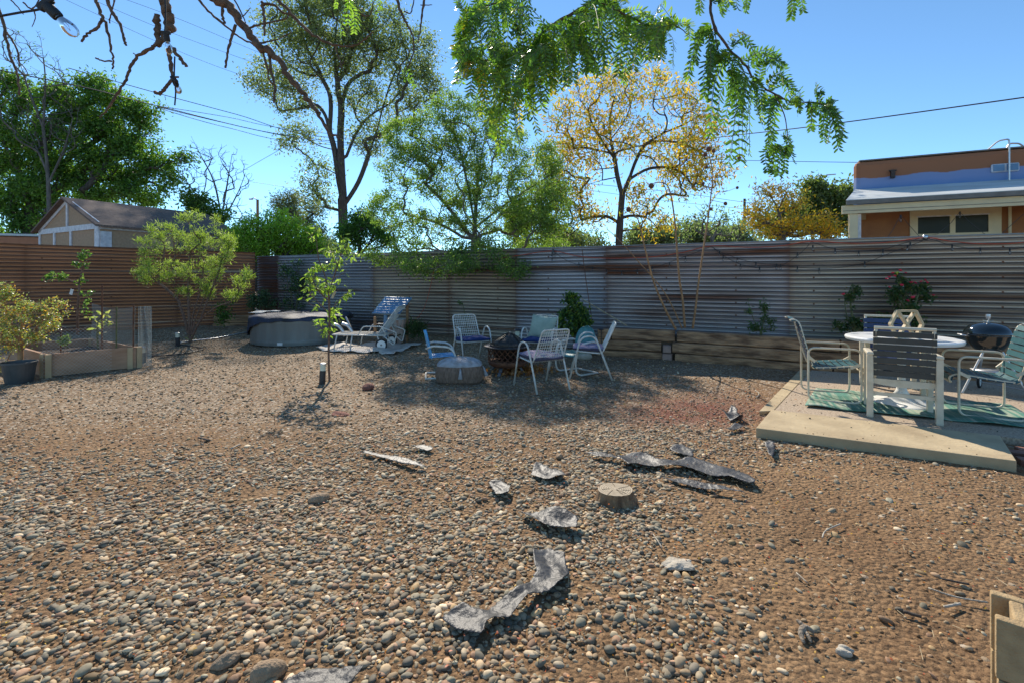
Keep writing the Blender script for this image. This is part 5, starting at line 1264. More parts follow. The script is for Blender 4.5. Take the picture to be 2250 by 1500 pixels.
# fire pit
def fire_pit():
    c = G(1116, 826); c.y += .22; c.x = (1116 - CX) / F * c.y
    root = empty('fire_pit', tuple(c)); tag(root, 'round rusty lattice fire pit with a black domed spark screen', 'fire pit')
    R0 = .30
    MB().tube([((R0 + .055) * math.cos(a), (R0 + .055) * math.sin(a), .42) for a in np.linspace(0, 2 * math.pi, 49)[:-1]], .012, 8, closed=True).build('rim_edge', M['blue_paint'] if False else M['black_metal'], root, smooth=True)
    MB().lathe([(R0 - .02, .415), (R0 + .055, .415), (R0 + .055, .428), (R0 - .02, .428)], 48).build('rim', mat('rim_blue', (.03, .05, .10), (.015, .02, .04), 10, .4, .3), root)
    mb = MB(); n = 22
    for k in range(n):
        for s in (-1, 1):
            pts = [(R0 * math.cos(2 * math.pi * (k + s * t * 2.2) / n), R0 * math.sin(2 * math.pi * (k + s * t * 2.2) / n), .205 + .205 * t) for t in np.linspace(0, 1, 7)]
            mb.tube(pts, .0065, 4)
    mb.build('lattice', M['rust_metal'], root)
    MB().lathe([(.05, .115), (.24, .12), (R0 - .01, .15), (R0 + .006, .18), (R0 + .006, .21), (R0 - .012, .212)], 48).build('lower_bowl', M['rust_metal'], root, smooth=True)
    MB().lathe([(.0, .24), (.2, .26), (R0 - .03, .41), (R0 - .02, .415)], 32).build('fire_bowl', M['black_metal'], root, smooth=True)
    for k in range(4):
        q_ = R(45 + 90 * k + 18); d = Vector((math.cos(q_), math.sin(q_), 0))
        MB().bar(d * .2 + Vector((0, 0, .13)), d * .29 + Vector((0, 0, 0)), .05, .022).build('leg', M['gunmetal'], root, bevel=.004)
    # spark screen: ribs + fine mesh dome, slid to the right
    e = empty('spark_screen', (.02, 0, .43)); e.parent = root; e.rotation_euler = (0, R(4), 0)
    mb = MB()
    for k in range(8):
        a = 2 * math.pi * k / 8; mb.tube(curve([(.30 * math.cos(a), .30 * math.sin(a), 0), (.20 * math.cos(a), .20 * math.sin(a), .085), (.06 * math.cos(a), .06 * math.sin(a), .175), (0, 0, .19)], 3), .006, 5)
    mb.build('rib', M['black_metal'], e)
    MB().lathe([(.30, 0), (.195, .08), (.06, .17), (.0, .185)], 32).build('screen_mesh', mesh_mat('screen_wire', 90, .25, (.05, .048, .045), False), e, smooth=True)
    MB().tube([(.30 * math.cos(a), .30 * math.sin(a), 0) for a in np.linspace(0, 2 * math.pi, 33)[:-1]], .008, 6, closed=True).build('hoop', M['black_metal'], e, smooth=True)
    MB().lathe([(0, .185), (.02, .19), (.02, .205), (0, .21)], 10).build('knob', M['gunmetal'], e)
fire_pit()
r = np.random.default_rng(5); c0 = G(1125, 824)
C = np.array([[c0.x + .1, c0.y + .15, 0]]) + r.normal(size=(420, 3)) * np.array([.20, .16, 0]); C[:, 2] = gz(C[:, 0], C[:, 1]) + .005 + r.uniform(0, .07, 420)
V, T, Q, VC = leaves_arrays(C, .06, .04, pick([(.42, .17, .06), (.50, .25, .10), (.30, .12, .05)], 420, r), r, 0)
tag(mesh_arrays('leaf_pile', V, [T, Q], M['leaf'], cols=VC), 'heap of dry orange brown leaves under the fire pit', 'leaves', kind='stuff')
# wicker ottoman
def ottoman():
    c = G(1010, 846); c.y += .26; c.x = (1010 - CX) / F * c.y
    root = empty('wicker_ottoman', tuple(c), R(4)); tag(root, 'rounded woven wicker pouf with a grey domed top and tassels beside the blue chair', 'ottoman')
    a, b = .335, .25; n = 120; V = []; prof = [(.86, 0), (.95, .03), (1.0, .10), (1.0, .17), (.93, .245)]
    for k_, z in prof:
        for i in range(n):
            q_ = 2 * math.pi * i / n; cc, ss = math.cos(q_), math.sin(q_); e = .55
            x = a * k_ * abs(cc) ** e * (1 if cc > 0 else -1); y = b * k_ * abs(ss) ** e * (1 if ss > 0 else -1); w_ = 1 + (.012 if i % 2 else -.008)
            V.append((x * w_, y * w_, z))
    MB().add(V, [(j * n + i, j * n + (i + 1) % n, (j + 1) * n + (i + 1) % n, (j + 1) * n + i) for j in range(4) for i in range(n)]).build('body', M['wicker'], root)
    V = []; pr = [(.94, .243), (.95, .26), (.88, .285), (.65, .325), (.35, .345), (.02, .352)]
    for k_, z in pr:
        for i in range(n):
            q_ = 2 * math.pi * i / n; cc, ss = math.cos(q_), math.sin(q_); e = .55 + .45 * (z - .24) / .11
            V.append((a * k_ * abs(cc) ** e * (1 if cc > 0 else -1), b * k_ * abs(ss) ** e * (1 if ss > 0 else -1), z + .004 * math.sin(5 * q_)))
    MB().add(V, [(j * n + i, j * n + (i + 1) % n, (j + 1) * n + (i + 1) % n, (j + 1) * n + i) for j in range(5) for i in range(n)] + [tuple(5 * n + i for i in range(n))]).build('top_cushion', M['wicker_top'], root, smooth=True)
    for (x, y, tx) in ((.02, -b * 1.0, 0), (a * .98, -.06, .05)):
        MB().tube([(x, y - .012, .235), (x + tx * .4, y - .02, .19), (x + tx, y - .03, .09)], [.006, .014, .034], 10).build('tassel', M['wicker_top'], root, smooth=True)
ottoman()
# solar stake light behind the pit
c = P(1137, 745, 8.1); c.z = float(gz(c.x, c.y)); root = empty('solar_light', tuple(c)); tag(root, 'black solar path light on a thin stake behind the fire pit', 'garden light')
MB().tube([(0, 0, 0), (0, 0, .42)], .009, 6).build('stake', M['black_plastic'], root); MB().lathe([(.02, .42), (.042, .47), (.045, .54), (.03, .545)], 16).build('lens', M['lens'], root)
MB().lathe([(0, .585), (.035, .58), (.07, .55), (.07, .542), (0, .542)], 20).build('cap', M['black_plastic'], root)
c = P(1321, 715, 8.3); c.z = float(gz(c.x, c.y)); root = empty('solar_light', tuple(c)); tag(root, 'thin black stake light standing in front of the timber wall end', 'garden light')
MB().tube([(0, 0, 0), (0, 0, .55)], .008, 6).build('stake', M['black_plastic'], root); MB().lathe([(0, .60), (.05, .58), (.05, .57), (.0, .55)], 12).build('cap', M['black_plastic'], root)
o = MB().lathe([(0, 0), (.09, .0), (.12, .05), (.10, .11), (.04, .14), (0, .145)], 16, sx=1.3).build('buff_stone', M['rock_white'], smooth=True); o.location = G(1283, 790); tag(o, 'smooth pale stone behind the teal chair', 'stone')

# ================================================================ PATIO SET
ZP = .055
def GP(px, py, z=ZP): return G(px, py, z)
# rug
def rug():
    FL = Vector((3.18, 5.19, 0)); BL = Vector((3.86, 6.07, 0)); ex = Vector((1.72, -.82, 0)); BR = BL + Vector((1.60, -.84, 0)); FR = FL + ex
    root = MB(); 
    def f(u, v):
        p = (FL * (1 - u) + FR * u) * (1 - v) + (BL * (1 - u) + BR * u) * v
        w_ = .012 * math.sin(u * 22) * (1 - v) ** 2
        return (p.x - w_ * .4, p.y + w_, ZP + .010 + .006 * (1 + math.sin(u * 17 + v * 5)) + .006 * (1 - v) * (1 + math.sin(u * 26)))
    root.grid(f, 60, 24)
    m, nt, b = new_mat('rug'); N = nt.nodes; L = nt.links
    tc = N.new('ShaderNodeTexCoord'); mp = N.new('ShaderNodeMapping'); mp.inputs['Rotation'].default_value = (0, 0, R(25.5)); L.new(tc.outputs['Object'], mp.inputs[0])
    sp = N.new('ShaderNodeSeparateXYZ'); L.new(mp.outputs[0], sp.inputs[0])
    nz = N.new('ShaderNodeTexNoise'); nz.inputs['Scale'].default_value = 3; nz.inputs['Detail'].default_value = 5
    mp2 = N.new('ShaderNodeMapping'); mp2.inputs['Scale'].default_value = (9, .6, 1); L.new(mp.outputs[0], mp2.inputs[0]); L.new(mp2.outputs[0], nz.inputs['Vector'])
    cr = N.new('ShaderNodeValToRGB'); cr.color_ramp.elements[0].position = .42; cr.color_ramp.elements[1].position = .60
    cr.color_ramp.elements[0].color = (.075, .22, .165, 1); cr.color_ramp.elements[1].color = (.32, .36, .27, 1); L.new(nz.outputs[0], cr.inputs[0])
    # darker blocks of the pattern
    ck = N.new('ShaderNodeTexChecker'); ck.inputs['Scale'].default_value = 3.4; L.new(mp.outputs[0], ck.inputs[0])
    mx = N.new('ShaderNodeMix'); mx.data_type = 'RGBA'; mx.blend_type = 'MULTIPLY'; mx.inputs[7].default_value = (.62, .74, .70, 1); L.new(ck.outputs[1], mx.inputs[0]); L.new(cr.outputs[0], mx.inputs[6])
    L.new(mx.outputs[2], b.inputs['Base Color']); b.inputs['Roughness'].default_value = .85
    n2 = N.new('ShaderNodeTexNoise'); n2.inputs['Scale'].default_value = 200; L.new(tc.outputs['Object'], n2.inputs['Vector']); bp = N.new('ShaderNodeBump'); bp.inputs['Strength'].default_value = .4; bp.inputs['Distance'].default_value = .005
    L.new(n2.outputs[0], bp.inputs['Height']); L.new(bp.outputs[0], b.inputs['Normal'])
    o = root.build('outdoor_rug', m, smooth=True, solid=.006); tag(o, 'green woven outdoor rug under the round table and chairs', 'rug')
rug()
# table
TC = GP(1981, 887)
root = empty('patio_table', tuple(TC)); tag(root, 'round white plastic patio table on a flared pedestal', 'table')
MB().lathe([(0, .745), (.50, .745), (.52, .738), (.525, .725), (.515, .70), (.495, .70), (.49, .722), (0, .722)], 64).build('tabletop', M['white_plastic'], root, smooth=False, bevel=.003)
MB().tube([(0, 0, .722), (0, 0, .45), (0, 0, .28), (0, 0, .16), (0, 0, .09)], [.045, .038, .036, .05, .09], 20).build('pedestal', M['white_plastic'], root, smooth=True)
V = []; n = 64; mb = MB()
prof = [(0, .11), (.08, .10), (.13, .055), (.20, .035), (.30, .022), (.34, .018), (.345, .0)]
for r_, z in prof:
    for k in range(n):
        q_ = 2 * math.pi * k / n; lob = .5 + .5 * math.cos(4 * q_ + .6)
        rr = r_ * (1 - .10 * (1 - lob) * (r_ > .15)); V.append((rr * math.cos(q_), rr * math.sin(q_), z + (.018 * lob if .1 < r_ < .33 else 0)))
mb.add(V, [(j * n + k, j * n + (k + 1) % n, (j + 1) * n + (k + 1) % n, (j + 1) * n + k) for j in range(6) for k in range(n)]); mb.build('base', M['white_plastic'], root, smooth=True)
# hexagon ornament
c = TC + Vector((-.03, -.1, .745)); root = empty('hexagon_ornament', tuple(c), R(-4)); tag(root, 'pale wooden hexagon ornament with crossed bars standing on the round table', 'ornament')
hw, hh, tw = .165, .295, .095; y = 0; bw, bt = .045, .022
pts = [(-tw, 0), (-hw, hh / 2), (-tw, hh), (tw, hh), (hw, hh / 2), (tw, 0)]
for i in range(6):
    a, b = pts[i], pts[(i + 1) % 6]
    MB().bar((a[0], .0005 * i, a[1]), (b[0], .0005 * i, b[1]), bw, bt).build('edge_bar', M['wood_pale'], root)
for a, b in (((-tw, 0), (tw, hh)), ((tw, 0), (-tw, hh))): MB().bar((a[0], .002 if a[0] < 0 else -.003, a[1]), (b[0], .002 if a[0] < 0 else -.003, b[1]), bw * .96, bt).build('cross_bar', M['wood_pale'], root)

# sled base strap chairs: local +y forward
def strap_chair(m_strap):
    root = empty('strap_chair'); fr = M['cream_frame']; r = .0115
    for s in (-1, 1):
        x = s * .285
        MB().tube(corner([(x, .25, .012), (x, .25, .60), (x, -.25, .60), (x, -.25, .012)], .075, 6, closed=True), r, 8, closed=True).build('side_loop', fr, root, smooth=True)
        MB().bar((x, .25, .44), (x * .86, .16, .39), .012, .03).build('seat_bracket', fr, root)
        MB().bar((x, -.25, .50), (x * .86, -.18, .44), .012, .03).build('back_bracket', fr, root)
    prof = [(.30, .33), (.31, .375), (.27, .405), (.20, .41), (.0, .385), (-.17, .37), (-.20, .385), (-.235, .50), (-.285, .68), (-.32, .82), (-.345, .88), (-.39, .905), (-.43, .895)]
    c = curve([Vector((0, y, z)) for y, z in prof], 4)
    for s in (-1, 1): MB().tube([p + Vector((s * .235, 0, 0)) for p in c], .011, 8).build('sling_rail', fr, root, smooth=True)
    MB().tube([(-.235, .30, .33), (.235, .30, .33)], .011).build('front_bar', fr, root)
    # arc-length straps
    L = [0]
    for i in range(1, len(c)): L.append(L[-1] + (c[i] - c[i - 1]).length)
    def at(t):
        for i in range(1, len(c)):
            if L[i] >= t: u = (t - L[i - 1]) / max(L[i] - L[i - 1], 1e-9); return c[i - 1] * (1 - u) + c[i] * u
        return c[-1]
    seat = MB(); back = MB(); tot = L[-1]; t = .02; w_ = .052; gap = .013
    while t + w_ < tot:
        a = at(t); b = at(t + w_); d = (b - a).normalized(); nn = Vector((0, d.z, -d.y)) * -1
        if nn.z < 0: nn = -nn
        k = seat if at(t).y > -.17 else back
        o_ = nn * .013; th = nn * .003; V = []
        for x in (-.25, -.235, 0, .235, .25):
            sgn = -1 if abs(x) > .24 else 1; sag = -nn * .008 if x == 0 else Vector((0, 0, 0))
            for p in (a, b): V.append(p + Vector((x, 0, 0)) + (o_ if abs(x) <= .24 else -o_ * .6) + sag)
        for x in (-.25, -.235, 0, .235, .25):
            for p in (a, b): V.append(V[len(V) - 10] - nn * .004)
        Fa = [(i * 2, i * 2 + 1, i * 2 + 3, i * 2 + 2) for i in range(4)] + [(10 + i * 2, 10 + i * 2 + 1, 10 + i * 2 + 3, 10 + i * 2 + 2) for i in range(4)]
        Fa += [(0, 2, 12, 10), (2, 4, 14, 12), (4, 6, 16, 14), (6, 8, 18, 16), (1, 3, 13, 11), (3, 5, 15, 13), (5, 7, 17, 15), (7, 9, 19, 17)]
        k.add(V, Fa); t += w_ + gap
    for nm_, k in (('seat_straps', seat), ('back_straps', back)):
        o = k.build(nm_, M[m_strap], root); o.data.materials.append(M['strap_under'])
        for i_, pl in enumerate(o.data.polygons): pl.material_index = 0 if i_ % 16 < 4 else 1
    return root
def place(o, c, fwd, label, z=ZP, group=None):
    o.location = (c[0], c[1], z); o.rotation_euler = (0, 0, math.atan2(fwd[1], fwd[0]) - math.pi / 2); tag(o, label, 'chair', group)
sc1 = strap_chair('strap_teal')
place(sc1, (3.72, 5.60), (.91, -.41), 'teal strap chair with white tube sled frame left of the round table', ZP + .012, 'teal strap chairs at the patio table')
sc2_ = copy_tree(sc1); place(sc2_, (4.86, 4.94), (-.87, .49), 'teal strap chair with white tube sled frame right of the round table', ZP + .012, 'teal strap chairs at the patio table')

# block legged strap chair seen from the back: local +y forward
def leg_chair(name, label, c, fwd, m_strap, z):
    root = empty(name); fr = M['cream_frame']; place(root, c, fwd, label, z)
    for s in (-1, 1):
        MB().box((s * .265, -.25, .315), (.055, .075, .63)).build('leg', fr, root, bevel=.008)
        MB().box((s * .265, .24, .305), (.05, .07, .61)).build('leg', fr, root, bevel=.008)
        MB().bar((s * .265, -.30, .645), (s * .265, .29, .625), .06, .035).build('armrest', fr, root, bevel=.012)
        MB().tube(curve([(s * .225, -.235, .40), (s * .222, -.27, .62), (s * .22, -.32, .90)], 4), .014, 8).build('back_upright', fr, root, smooth=True)
    MB().tube([(-.235, -.322, .905), (.235, -.322, .905)], .016, 10).build('top_rail', fr, root)
    mb = MB()
    def f(u, v): x = (u - .5) * .48; return (x, -.235, .395 - .05 * v - .022 * math.sin(math.pi * u) * v)
    mb.grid(f, 12, 2).build('rear_apron', fr, root, solid=.03)
    MB().box((0, -.25, .245), (.50, .018, .035)).build('stretcher', fr, root)
    MB().box((0, .25, .40), (.48, .03, .05)).build('front_rail', fr, root)
    for s in (-1, 1): MB().box((s * .235, 0, .40), (.03, .46, .045)).build('side_rail', fr, root)
    mb = MB(); k = 7
    for i in range(k):
        z0 = .425 + i * .0655; z1 = z0 + .053; y0 = -.236 - (z0 - .40) * .155; y1 = -.236 - (z1 - .40) * .155
        for dy in (-.016, .016):
            mb.box((0, (y0 + y1) / 2 + dy, (z0 + z1) / 2), (.475, .005, z1 - z0), Matrix.Rotation(R(9), 3, 'X'))
        for s in (-1, 1): mb.box((s * .2385, (y0 + y1) / 2, (z0 + z1) / 2), (.006, .036, z1 - z0), Matrix.Rotation(R(9), 3, 'X'))
    mb.build('back_straps', M[m_strap], root)
    mb = MB()
    for i in range(7): mb.box((0, -.2 + i * .068, .432), (.50, .055, .006))
    mb.build('seat_straps', M[m_strap], root)
    return root
leg_chair('arm_chair', 'cream framed armchair with dark grey straps in front of the round table, back towards us', (3.98, 4.90), (.55, .84), 'strap_dark', ZP)
leg_chair('arm_chair', 'armchair with navy blue straps on the far side of the round table', (4.74, 5.98), (-.50, -.86), 'strap_blue', ZP)

# kettle grill
def grill():
    c = Vector((5.86, 5.88, ZP)); root = empty('kettle_grill', tuple(c), R(-25)); tag(root, 'black kettle charcoal grill on three legs beside the timber wall', 'grill')
    rr = .222; zc = .705
    MB().lathe([(.0, zc - .225), (.07, zc - .215), (.14, zc - .17), (.195, zc - .09), (rr - .002, zc - .01), (rr + .004, zc)], 48).build('bowl', M['enamel'], root, smooth=True)
    MB().lathe([(rr + .010, zc + .003), (rr + .008, zc + .022), (rr - .006, zc + .065), (.17, zc + .115), (.10, zc + .145), (.04, zc + .155), (0, zc + .157)], 48).build('lid', M['enamel'], root, smooth=True)
    MB().tube([((rr + .008) * math.cos(a), (rr + .008) * math.sin(a), zc + .002) for a in np.linspace(0, 2 * math.pi, 49)[:-1]], .006, 6, closed=True).build('lid_rim', M['enamel'], root, smooth=True)
    h = MB().tube([(0, 0, zc + .155), (0, 0, zc + .20)], .010, 8).build('lid_handle', M['steel'], root)
    MB().tube([(0, 0, zc + .195), (0, 0, zc + .225), (0, 0, zc + .25)], [.02, .024, .022], 12).build('grip', M['alu'], h)
    for k in range(3):
        a = R(70 + 120 * k); MB().bar((.0, 0, zc + .158), (.05 * math.cos(a), .05 * math.sin(a), zc + .175), .016, .005).build('vent_tab', M['alu'], root)
    for s in (-1,):
        MB().tube(corner([(-rr + .02, -.07, zc - .015), (-rr - .05, -.07, zc - .008), (-rr - .05, .07, zc - .008), (-rr + .02, .07, zc - .015)], .03), .009, 8).build('side_handle', M['alu'], root, smooth=True)
    legs = [((-.08, -.10, zc - .19), (-.30, -.16, 0)), ((.10, -.08, zc - .19), (.27, -.16, .09)), ((.0, .12, zc - .19), (.0, .29, .09))]
    for a, b in legs: MB().tube([a, b], .0125, 8).build('leg', M['alu'], root)
    for (x, y) in ((.27, -.16), (.0, .29)):
        e = empty('wheel', (x + .02, y, .085)); e.parent = root; e.rotation_euler = (R(90), 0, R(60))
        MB().tube([(.07 * math.cos(a), .07 * math.sin(a), 0) for a in np.linspace(0, 2 * math.pi, 29)[:-1]], .015, 8, closed=True).build('tyre', M['rubber'], e, smooth=True)
        MB().lathe([(0, -.008), (.062, -.008), (.062, .008), (0, .008)], 20).build('rim', M['white_plastic'], e)
    MB().tube([(.29, -.16, .085), (.02, .29, .085)], .005, 6).build('axle', M['alu'], root)
    MB().lathe([(.0, .26), (.16, .27), (.165, .28), (.0, .272)], 32).build('ash_tray', M['alu'], root, smooth=True)
grill()

# ================================================================ STRING LIGHTS, CORDS ON THE FENCE
def fence_pt(px, py, off=.06):
    t = (px - CX) / F; Y = 10.556 / (1 + .461 * t) - off * 1.1; return Vector((t * Y, Y, CH - (py - HZ) / F * Y))
def bulb(parent, p, s=1.0, droop=(0, 0, -1)):
    d = Vector(droop).normalized(); e = MB().tube([p + Vector((0, 0, .012)) * s, p + d * .045 * s], .013 * s, 8).build('socket', M['cable'], parent)
    MB().tube([p + d * .045 * s, p + d * .06 * s, p + d * .085 * s, p + d * .105 * s, p + d * .115 * s], [.011 * s, .018 * s, .022 * s, .016 * s, .004 * s], 10).build('glass_bulb', M['glass'], e, smooth=True)
def string(label, pts, bulbs, r=.0045):
    c = curve([fence_pt(*p) for p in pts], 10); root = empty('string_lights', tuple(c[0])); tag(root, label, 'string lights')
    MB().tube([p - root.location for p in c], r, 5).build('cord', M['cable'], root, smooth=True)
    for (bx, by) in bulbs: bulb(root, fence_pt(bx, by, .075) - root.location, .8)
string('string lights swagged on the fence between the yellow tree and the dry stalks', [(1214, 552), (1250, 575), (1300, 588), (1370, 596), (1430, 590), (1500, 566), (1563, 542)], [(1272, 578), (1302, 587), (1333, 593), (1366, 596), (1400, 593), (1434, 586), (1471, 578), (1506, 565), (1213, 568)])
string('string lights hanging in two swags between the dry stalks and the rose bush', [(1563, 542), (1589, 562), (1627, 581), (1670, 589), (1715, 584), (1755, 560), (1783, 532)], [(1589, 563), (1627, 581), (1669, 588), (1715, 582), (1752, 556)])
string('second string of lights below the top of the fence left of the rose bush', [(1563, 542), (1581, 553), (1620, 568), (1661, 578), (1706, 582), (1752, 588), (1800, 590), (1850, 588), (1900, 578), (1960, 555), (2033, 528)], [(1581, 553), (1620, 567), (1661, 578), (1706, 581), (1752, 587), (1800, 590), (1900, 576), (1994, 540), (2000, 534)])
string('string lights draped from the steel cup to the right end of the fence', [(1783, 532), (1835, 548), (1887, 552), (1940, 548), (1990, 534), (2033, 524), (2092, 540), (2154, 548), (2219, 548), (2260, 542)], [(1786, 540), (1835, 547), (1887, 552), (1940, 550), (2092, 539), (2154, 546), (2219, 547)])
c = curve([fence_pt(*p, .05) for p in [(1100, 568), (1150, 560), (1214, 552), (1270, 563), (1340, 568), (1430, 565), (1500, 555), (1563, 541), (1650, 544), (1720, 540), (1783, 531), (1870, 535), (1950, 533), (2033, 523), (2092, 531), (2154, 536), (2210, 536), (2260, 532)]], 6)
o = MB().tube(c, .008, 6).build('extension_cord', M['cord_orange'], smooth=True); tag(o, 'orange extension cord looped along the top of the right half of the fence', 'cord')
c = curve([fence_pt(*p, .06) for p in [(955, 585), (948, 620), (938, 660), (925, 690), (905, 706), (880, 708)]], 6)
o = MB().tube(c, .006, 6).build('orange_cord', M['cord_orange'], smooth=True); tag(o, 'orange cord hanging down the fence behind the lounge chair', 'cord')
o = MB().lathe([(0, -.03), (.03, -.03), (.035, .02), (.03, .05), (0, .055)], 14).build('steel_cup', M['steel'], smooth=True); o.location = fence_pt(2033, 524, .04); tag(o, 'small shiny lamp holder clipped to the fence top right of the rose bush', 'lamp holder')
o = MB().box((0, 0, 0), (.04, .03, .16)).build('hanging_clamp', M['black_plastic']); o.location = fence_pt(1214, 556, .06); o.rotation_euler = (0, R(12), 0); tag(o, 'black clamp holding the cords at the fence top below the yellow leaves', 'clamp')
# porch swag lights at the house
c0 = [(1945, 530, 11.0), (1962, 505, 11.0), (1979, 473, 11.0), (2000, 498, 11), (2020, 520, 11), (2060, 515, 11), (2090, 490, 11), (2109, 466, 10.8), (2130, 488, 10.8), (2165, 516, 10.8), (2200, 515, 10.6), (2250, 470, 10.5)]
root = empty('porch_string_lights', tuple(P(*c0[0]))); tag(root, 'thin string lights hanging in swags under the porch roof of the adobe house', 'string lights')
MB().tube([P(*p) - root.location for p in c0], .006, 5).build('cord', M['wire'], root)
for q_ in ((1979, 474, 11.0), (2109, 467, 10.8)): bulb(root, P(*q_) - root.location, 1.3)

# ================================================================ OVERHANGING TREE NEAR THE CAMERA
r = np.random.default_rng(21)
root = empty('overhanging_locust', (2.2, -2.6, 0)); tag(root, 'near tree whose bare twigs and green feathery sprays hang over the top of the view', 'tree')
O = root.location
branchV = []
def near_branch(pts, r0, r1, knob=.18, n=8, sub=6):
    c = curve([P(*p) for p in pts], sub); m_ = len(c); rs = []
    for i in range(m_):
        u = i / (m_ - 1); rs.append((r0 + (r1 - r0) * u) * (1 + knob * (r.random() - .4) + (knob * 1.2 if r.random() < .12 else 0)))
    rs = [q_ * .82 for q_ in rs]
    c = [p + Vector(r.normal(size=3) * r0 * .2) - O for p in c]
    branchV.append((c, rs, n)); return c
# trunk out of view behind the camera and main limbs reaching forward over the top of the view
tk = [Vector((2.2, -2.6, -.1)), Vector((2.1, -2.5, 1.0)), Vector((1.9, -2.2, 2.2)), Vector((1.5, -1.5, 3.4))]
branchV.append(([p - O for p in curve(tk, 5)], [.20 - .07 * i / 15 for i in range(16)], 12))
for end in (P(430, -160, 2.6), P(380, -200, 1.9), P(1330, -120, 2.1), P(1560, -160, 2.0), P(860, -160, 2.6), P(130, -150, 2.4)):
    a = Vector((1.5, -1.5, 3.4)); mid = (a + end) / 2 + Vector((0, 0, .25)); c = curve([a, mid, end], 8)
    branchV.append(([p - O for p in c], [.07 - .045 * i / (len(c) - 1) for i in range(len(c))], 8))
Y1 = 2.6
near_branch([(430, -160, Y1), (462, -20, Y1), (500, 12, Y1), (530, 50, Y1), (565, 95, Y1), (600, 120, Y1), (632, 165, Y1), (665, 205, Y1), (690, 235, Y1), (705, 262, Y1), (722, 290, Y1), (742, 305, Y1)], .032, .006)
near_branch([(424, -20, Y1), (450, 18, Y1), (490, 52, Y1), (520, 78, Y1), (555, 96, Y1), (585, 94, Y1)], .008, .004)
near_branch([(555, 96, Y1), (600, 90, Y1), (640, 72, Y1)], .006, .003); near_branch([(545, 62, Y1), (580, 52, Y1), (625, 42, Y1), (638, 28, Y1)], .007, .004)
near_branch([(575, 12, Y1), (600, 10, Y1), (620, 28, Y1), (640, 30, Y1)], .010, .005); near_branch([(575, 5, Y1), (580, 40, Y1), (581, 80, Y1)], .011, .006)
near_branch([(600, -10, Y1), (640, 30, Y1), (680, 72, Y1), (730, 98, Y1), (775, 102, Y1), (800, 88, Y1), (820, 70, Y1)], .011, .004)
near_branch([(735, 98, Y1), (742, 120, Y1), (752, 150, Y1)], .006, .003)
near_branch([(518, 55, Y1), (508, 85, Y1), (500, 120, Y1), (496, 150, Y1)], .009, .006)
near_branch([(590, 112, Y1), (596, 160, Y1), (603, 185, Y1), (603, 225, Y1)], .011, .006); near_branch([(572, 100, Y1), (585, 140, Y1), (592, 175, Y1), (600, 185, Y1)], .008, .004)
near_branch([(510, -10, Y1), (528, 25, Y1), (540, 50, Y1)], .006, .003); near_branch([(532, 38, Y1), (545, 25, Y1), (549, 18, Y1)], .004, .002); near_branch([(488, 10, Y1), (490, 40, Y1), (496, 52, Y1)], .010, .006)
Y2 = 2.0
near_branch([(380, -200, Y2), (362, -60, Y2), (360, 0, Y2), (371, 40, Y2), (374, 72, Y2)], .026, .020, .1, 12)
near_branch([(344, 32, Y2), (346, 60, Y2), (347, 100, Y2)], .013, .014, .25, 10); near_branch([(372, 68, Y2), (360, 80, Y2), (348, 100, Y2)], .012, .011, .25)
near_branch([(346, 98, Y2), (330, 108, Y2), (303, 124, Y2), (287, 150, Y2), (275, 180, Y2), (258, 205, Y2), (240, 235, Y2), (220, 258, Y2)], .009, .004)
near_branch([(300, 125, Y2), (292, 117, Y2)], .003, .002); near_branch([(370, 105, Y2), (374, 135, Y2), (380, 170, Y2)], .011, .007)
near_branch([(374, 105, Y2), (390, 122, Y2), (410, 145, Y2)], .010, .006, .3); near_branch([(382, 172, Y2), (365, 192, Y2), (352, 205, Y2), (342, 206, Y2)], .009, .007, .4); near_branch([(380, 175, Y2), (392, 168, Y2)], .006, .005)
near_branch([(362, -20, Y2), (361, 20, Y2), (363, 70, Y2)], .004, .003, 0)
Y3 = 2.2
near_branch([(200, -30, Y3), (215, 10, Y3), (224, 35, Y3), (234, 60, Y3), (242, 95, Y3), (248, 130, Y3), (248, 152, Y3)], .009, .004); near_branch([(226, 42, Y3), (212, 62, Y3), (190, 78, Y3), (178, 92, Y3)], .008, .005)
near_branch([(246, 135, Y3), (230, 135, Y3), (215, 130, Y3), (210, 128, Y3)], .005, .003); near_branch([(228, -15, Y3), (245, 25, Y3), (262, 52, Y3), (272, 85, Y3), (278, 100, Y3)], .009, .006); near_branch([(252, 0, Y3), (245, 25, Y3), (240, 52, Y3)], .004, .003)
near_branch([(-20, -20, Y3), (5, 40, Y3), (15, 90, Y3), (30, 140, Y3), (40, 175, Y3), (42, 210, Y3)], .009, .004); near_branch([(12, 70, Y3), (28, 90, Y3), (40, 120, Y3), (42, 145, Y3)], .006, .003)
near_branch([(15, -10, Y3), (38, 15, Y3), (52, 32, Y3)], .004, .0025); near_branch([(50, 5, Y3), (68, 20, Y3), (82, 8, Y3), (86, -5, Y3)], .004, .003); near_branch([(74, 20, Y3), (78, 40, Y3), (70, 60, Y3)], .003, .0015)
near_branch([(870, -20, 2.4), (880, 25, 2.4), (895, 55, 2.4), (908, 85, 2.4), (906, 125, 2.4), (890, 155, 2.4)], .009, .003, .3); near_branch([(935, -20, 2.4), (928, 30, 2.4), (924, 60, 2.4), (918, 95, 2.4)], .007, .003, .3)
near_branch([(780, 10, 2.4), (800, 35, 2.4), (815, 30, 2.4), (820, 5, 2.4)], .006, .003, .3); near_branch([(888, 25, 2.4), (903, 28, 2.4), (910, -5, 2.4)], .004, .003, .3); near_branch([(924, 12, 2.4), (950, 12, 2.4)], .003, .002, .3)
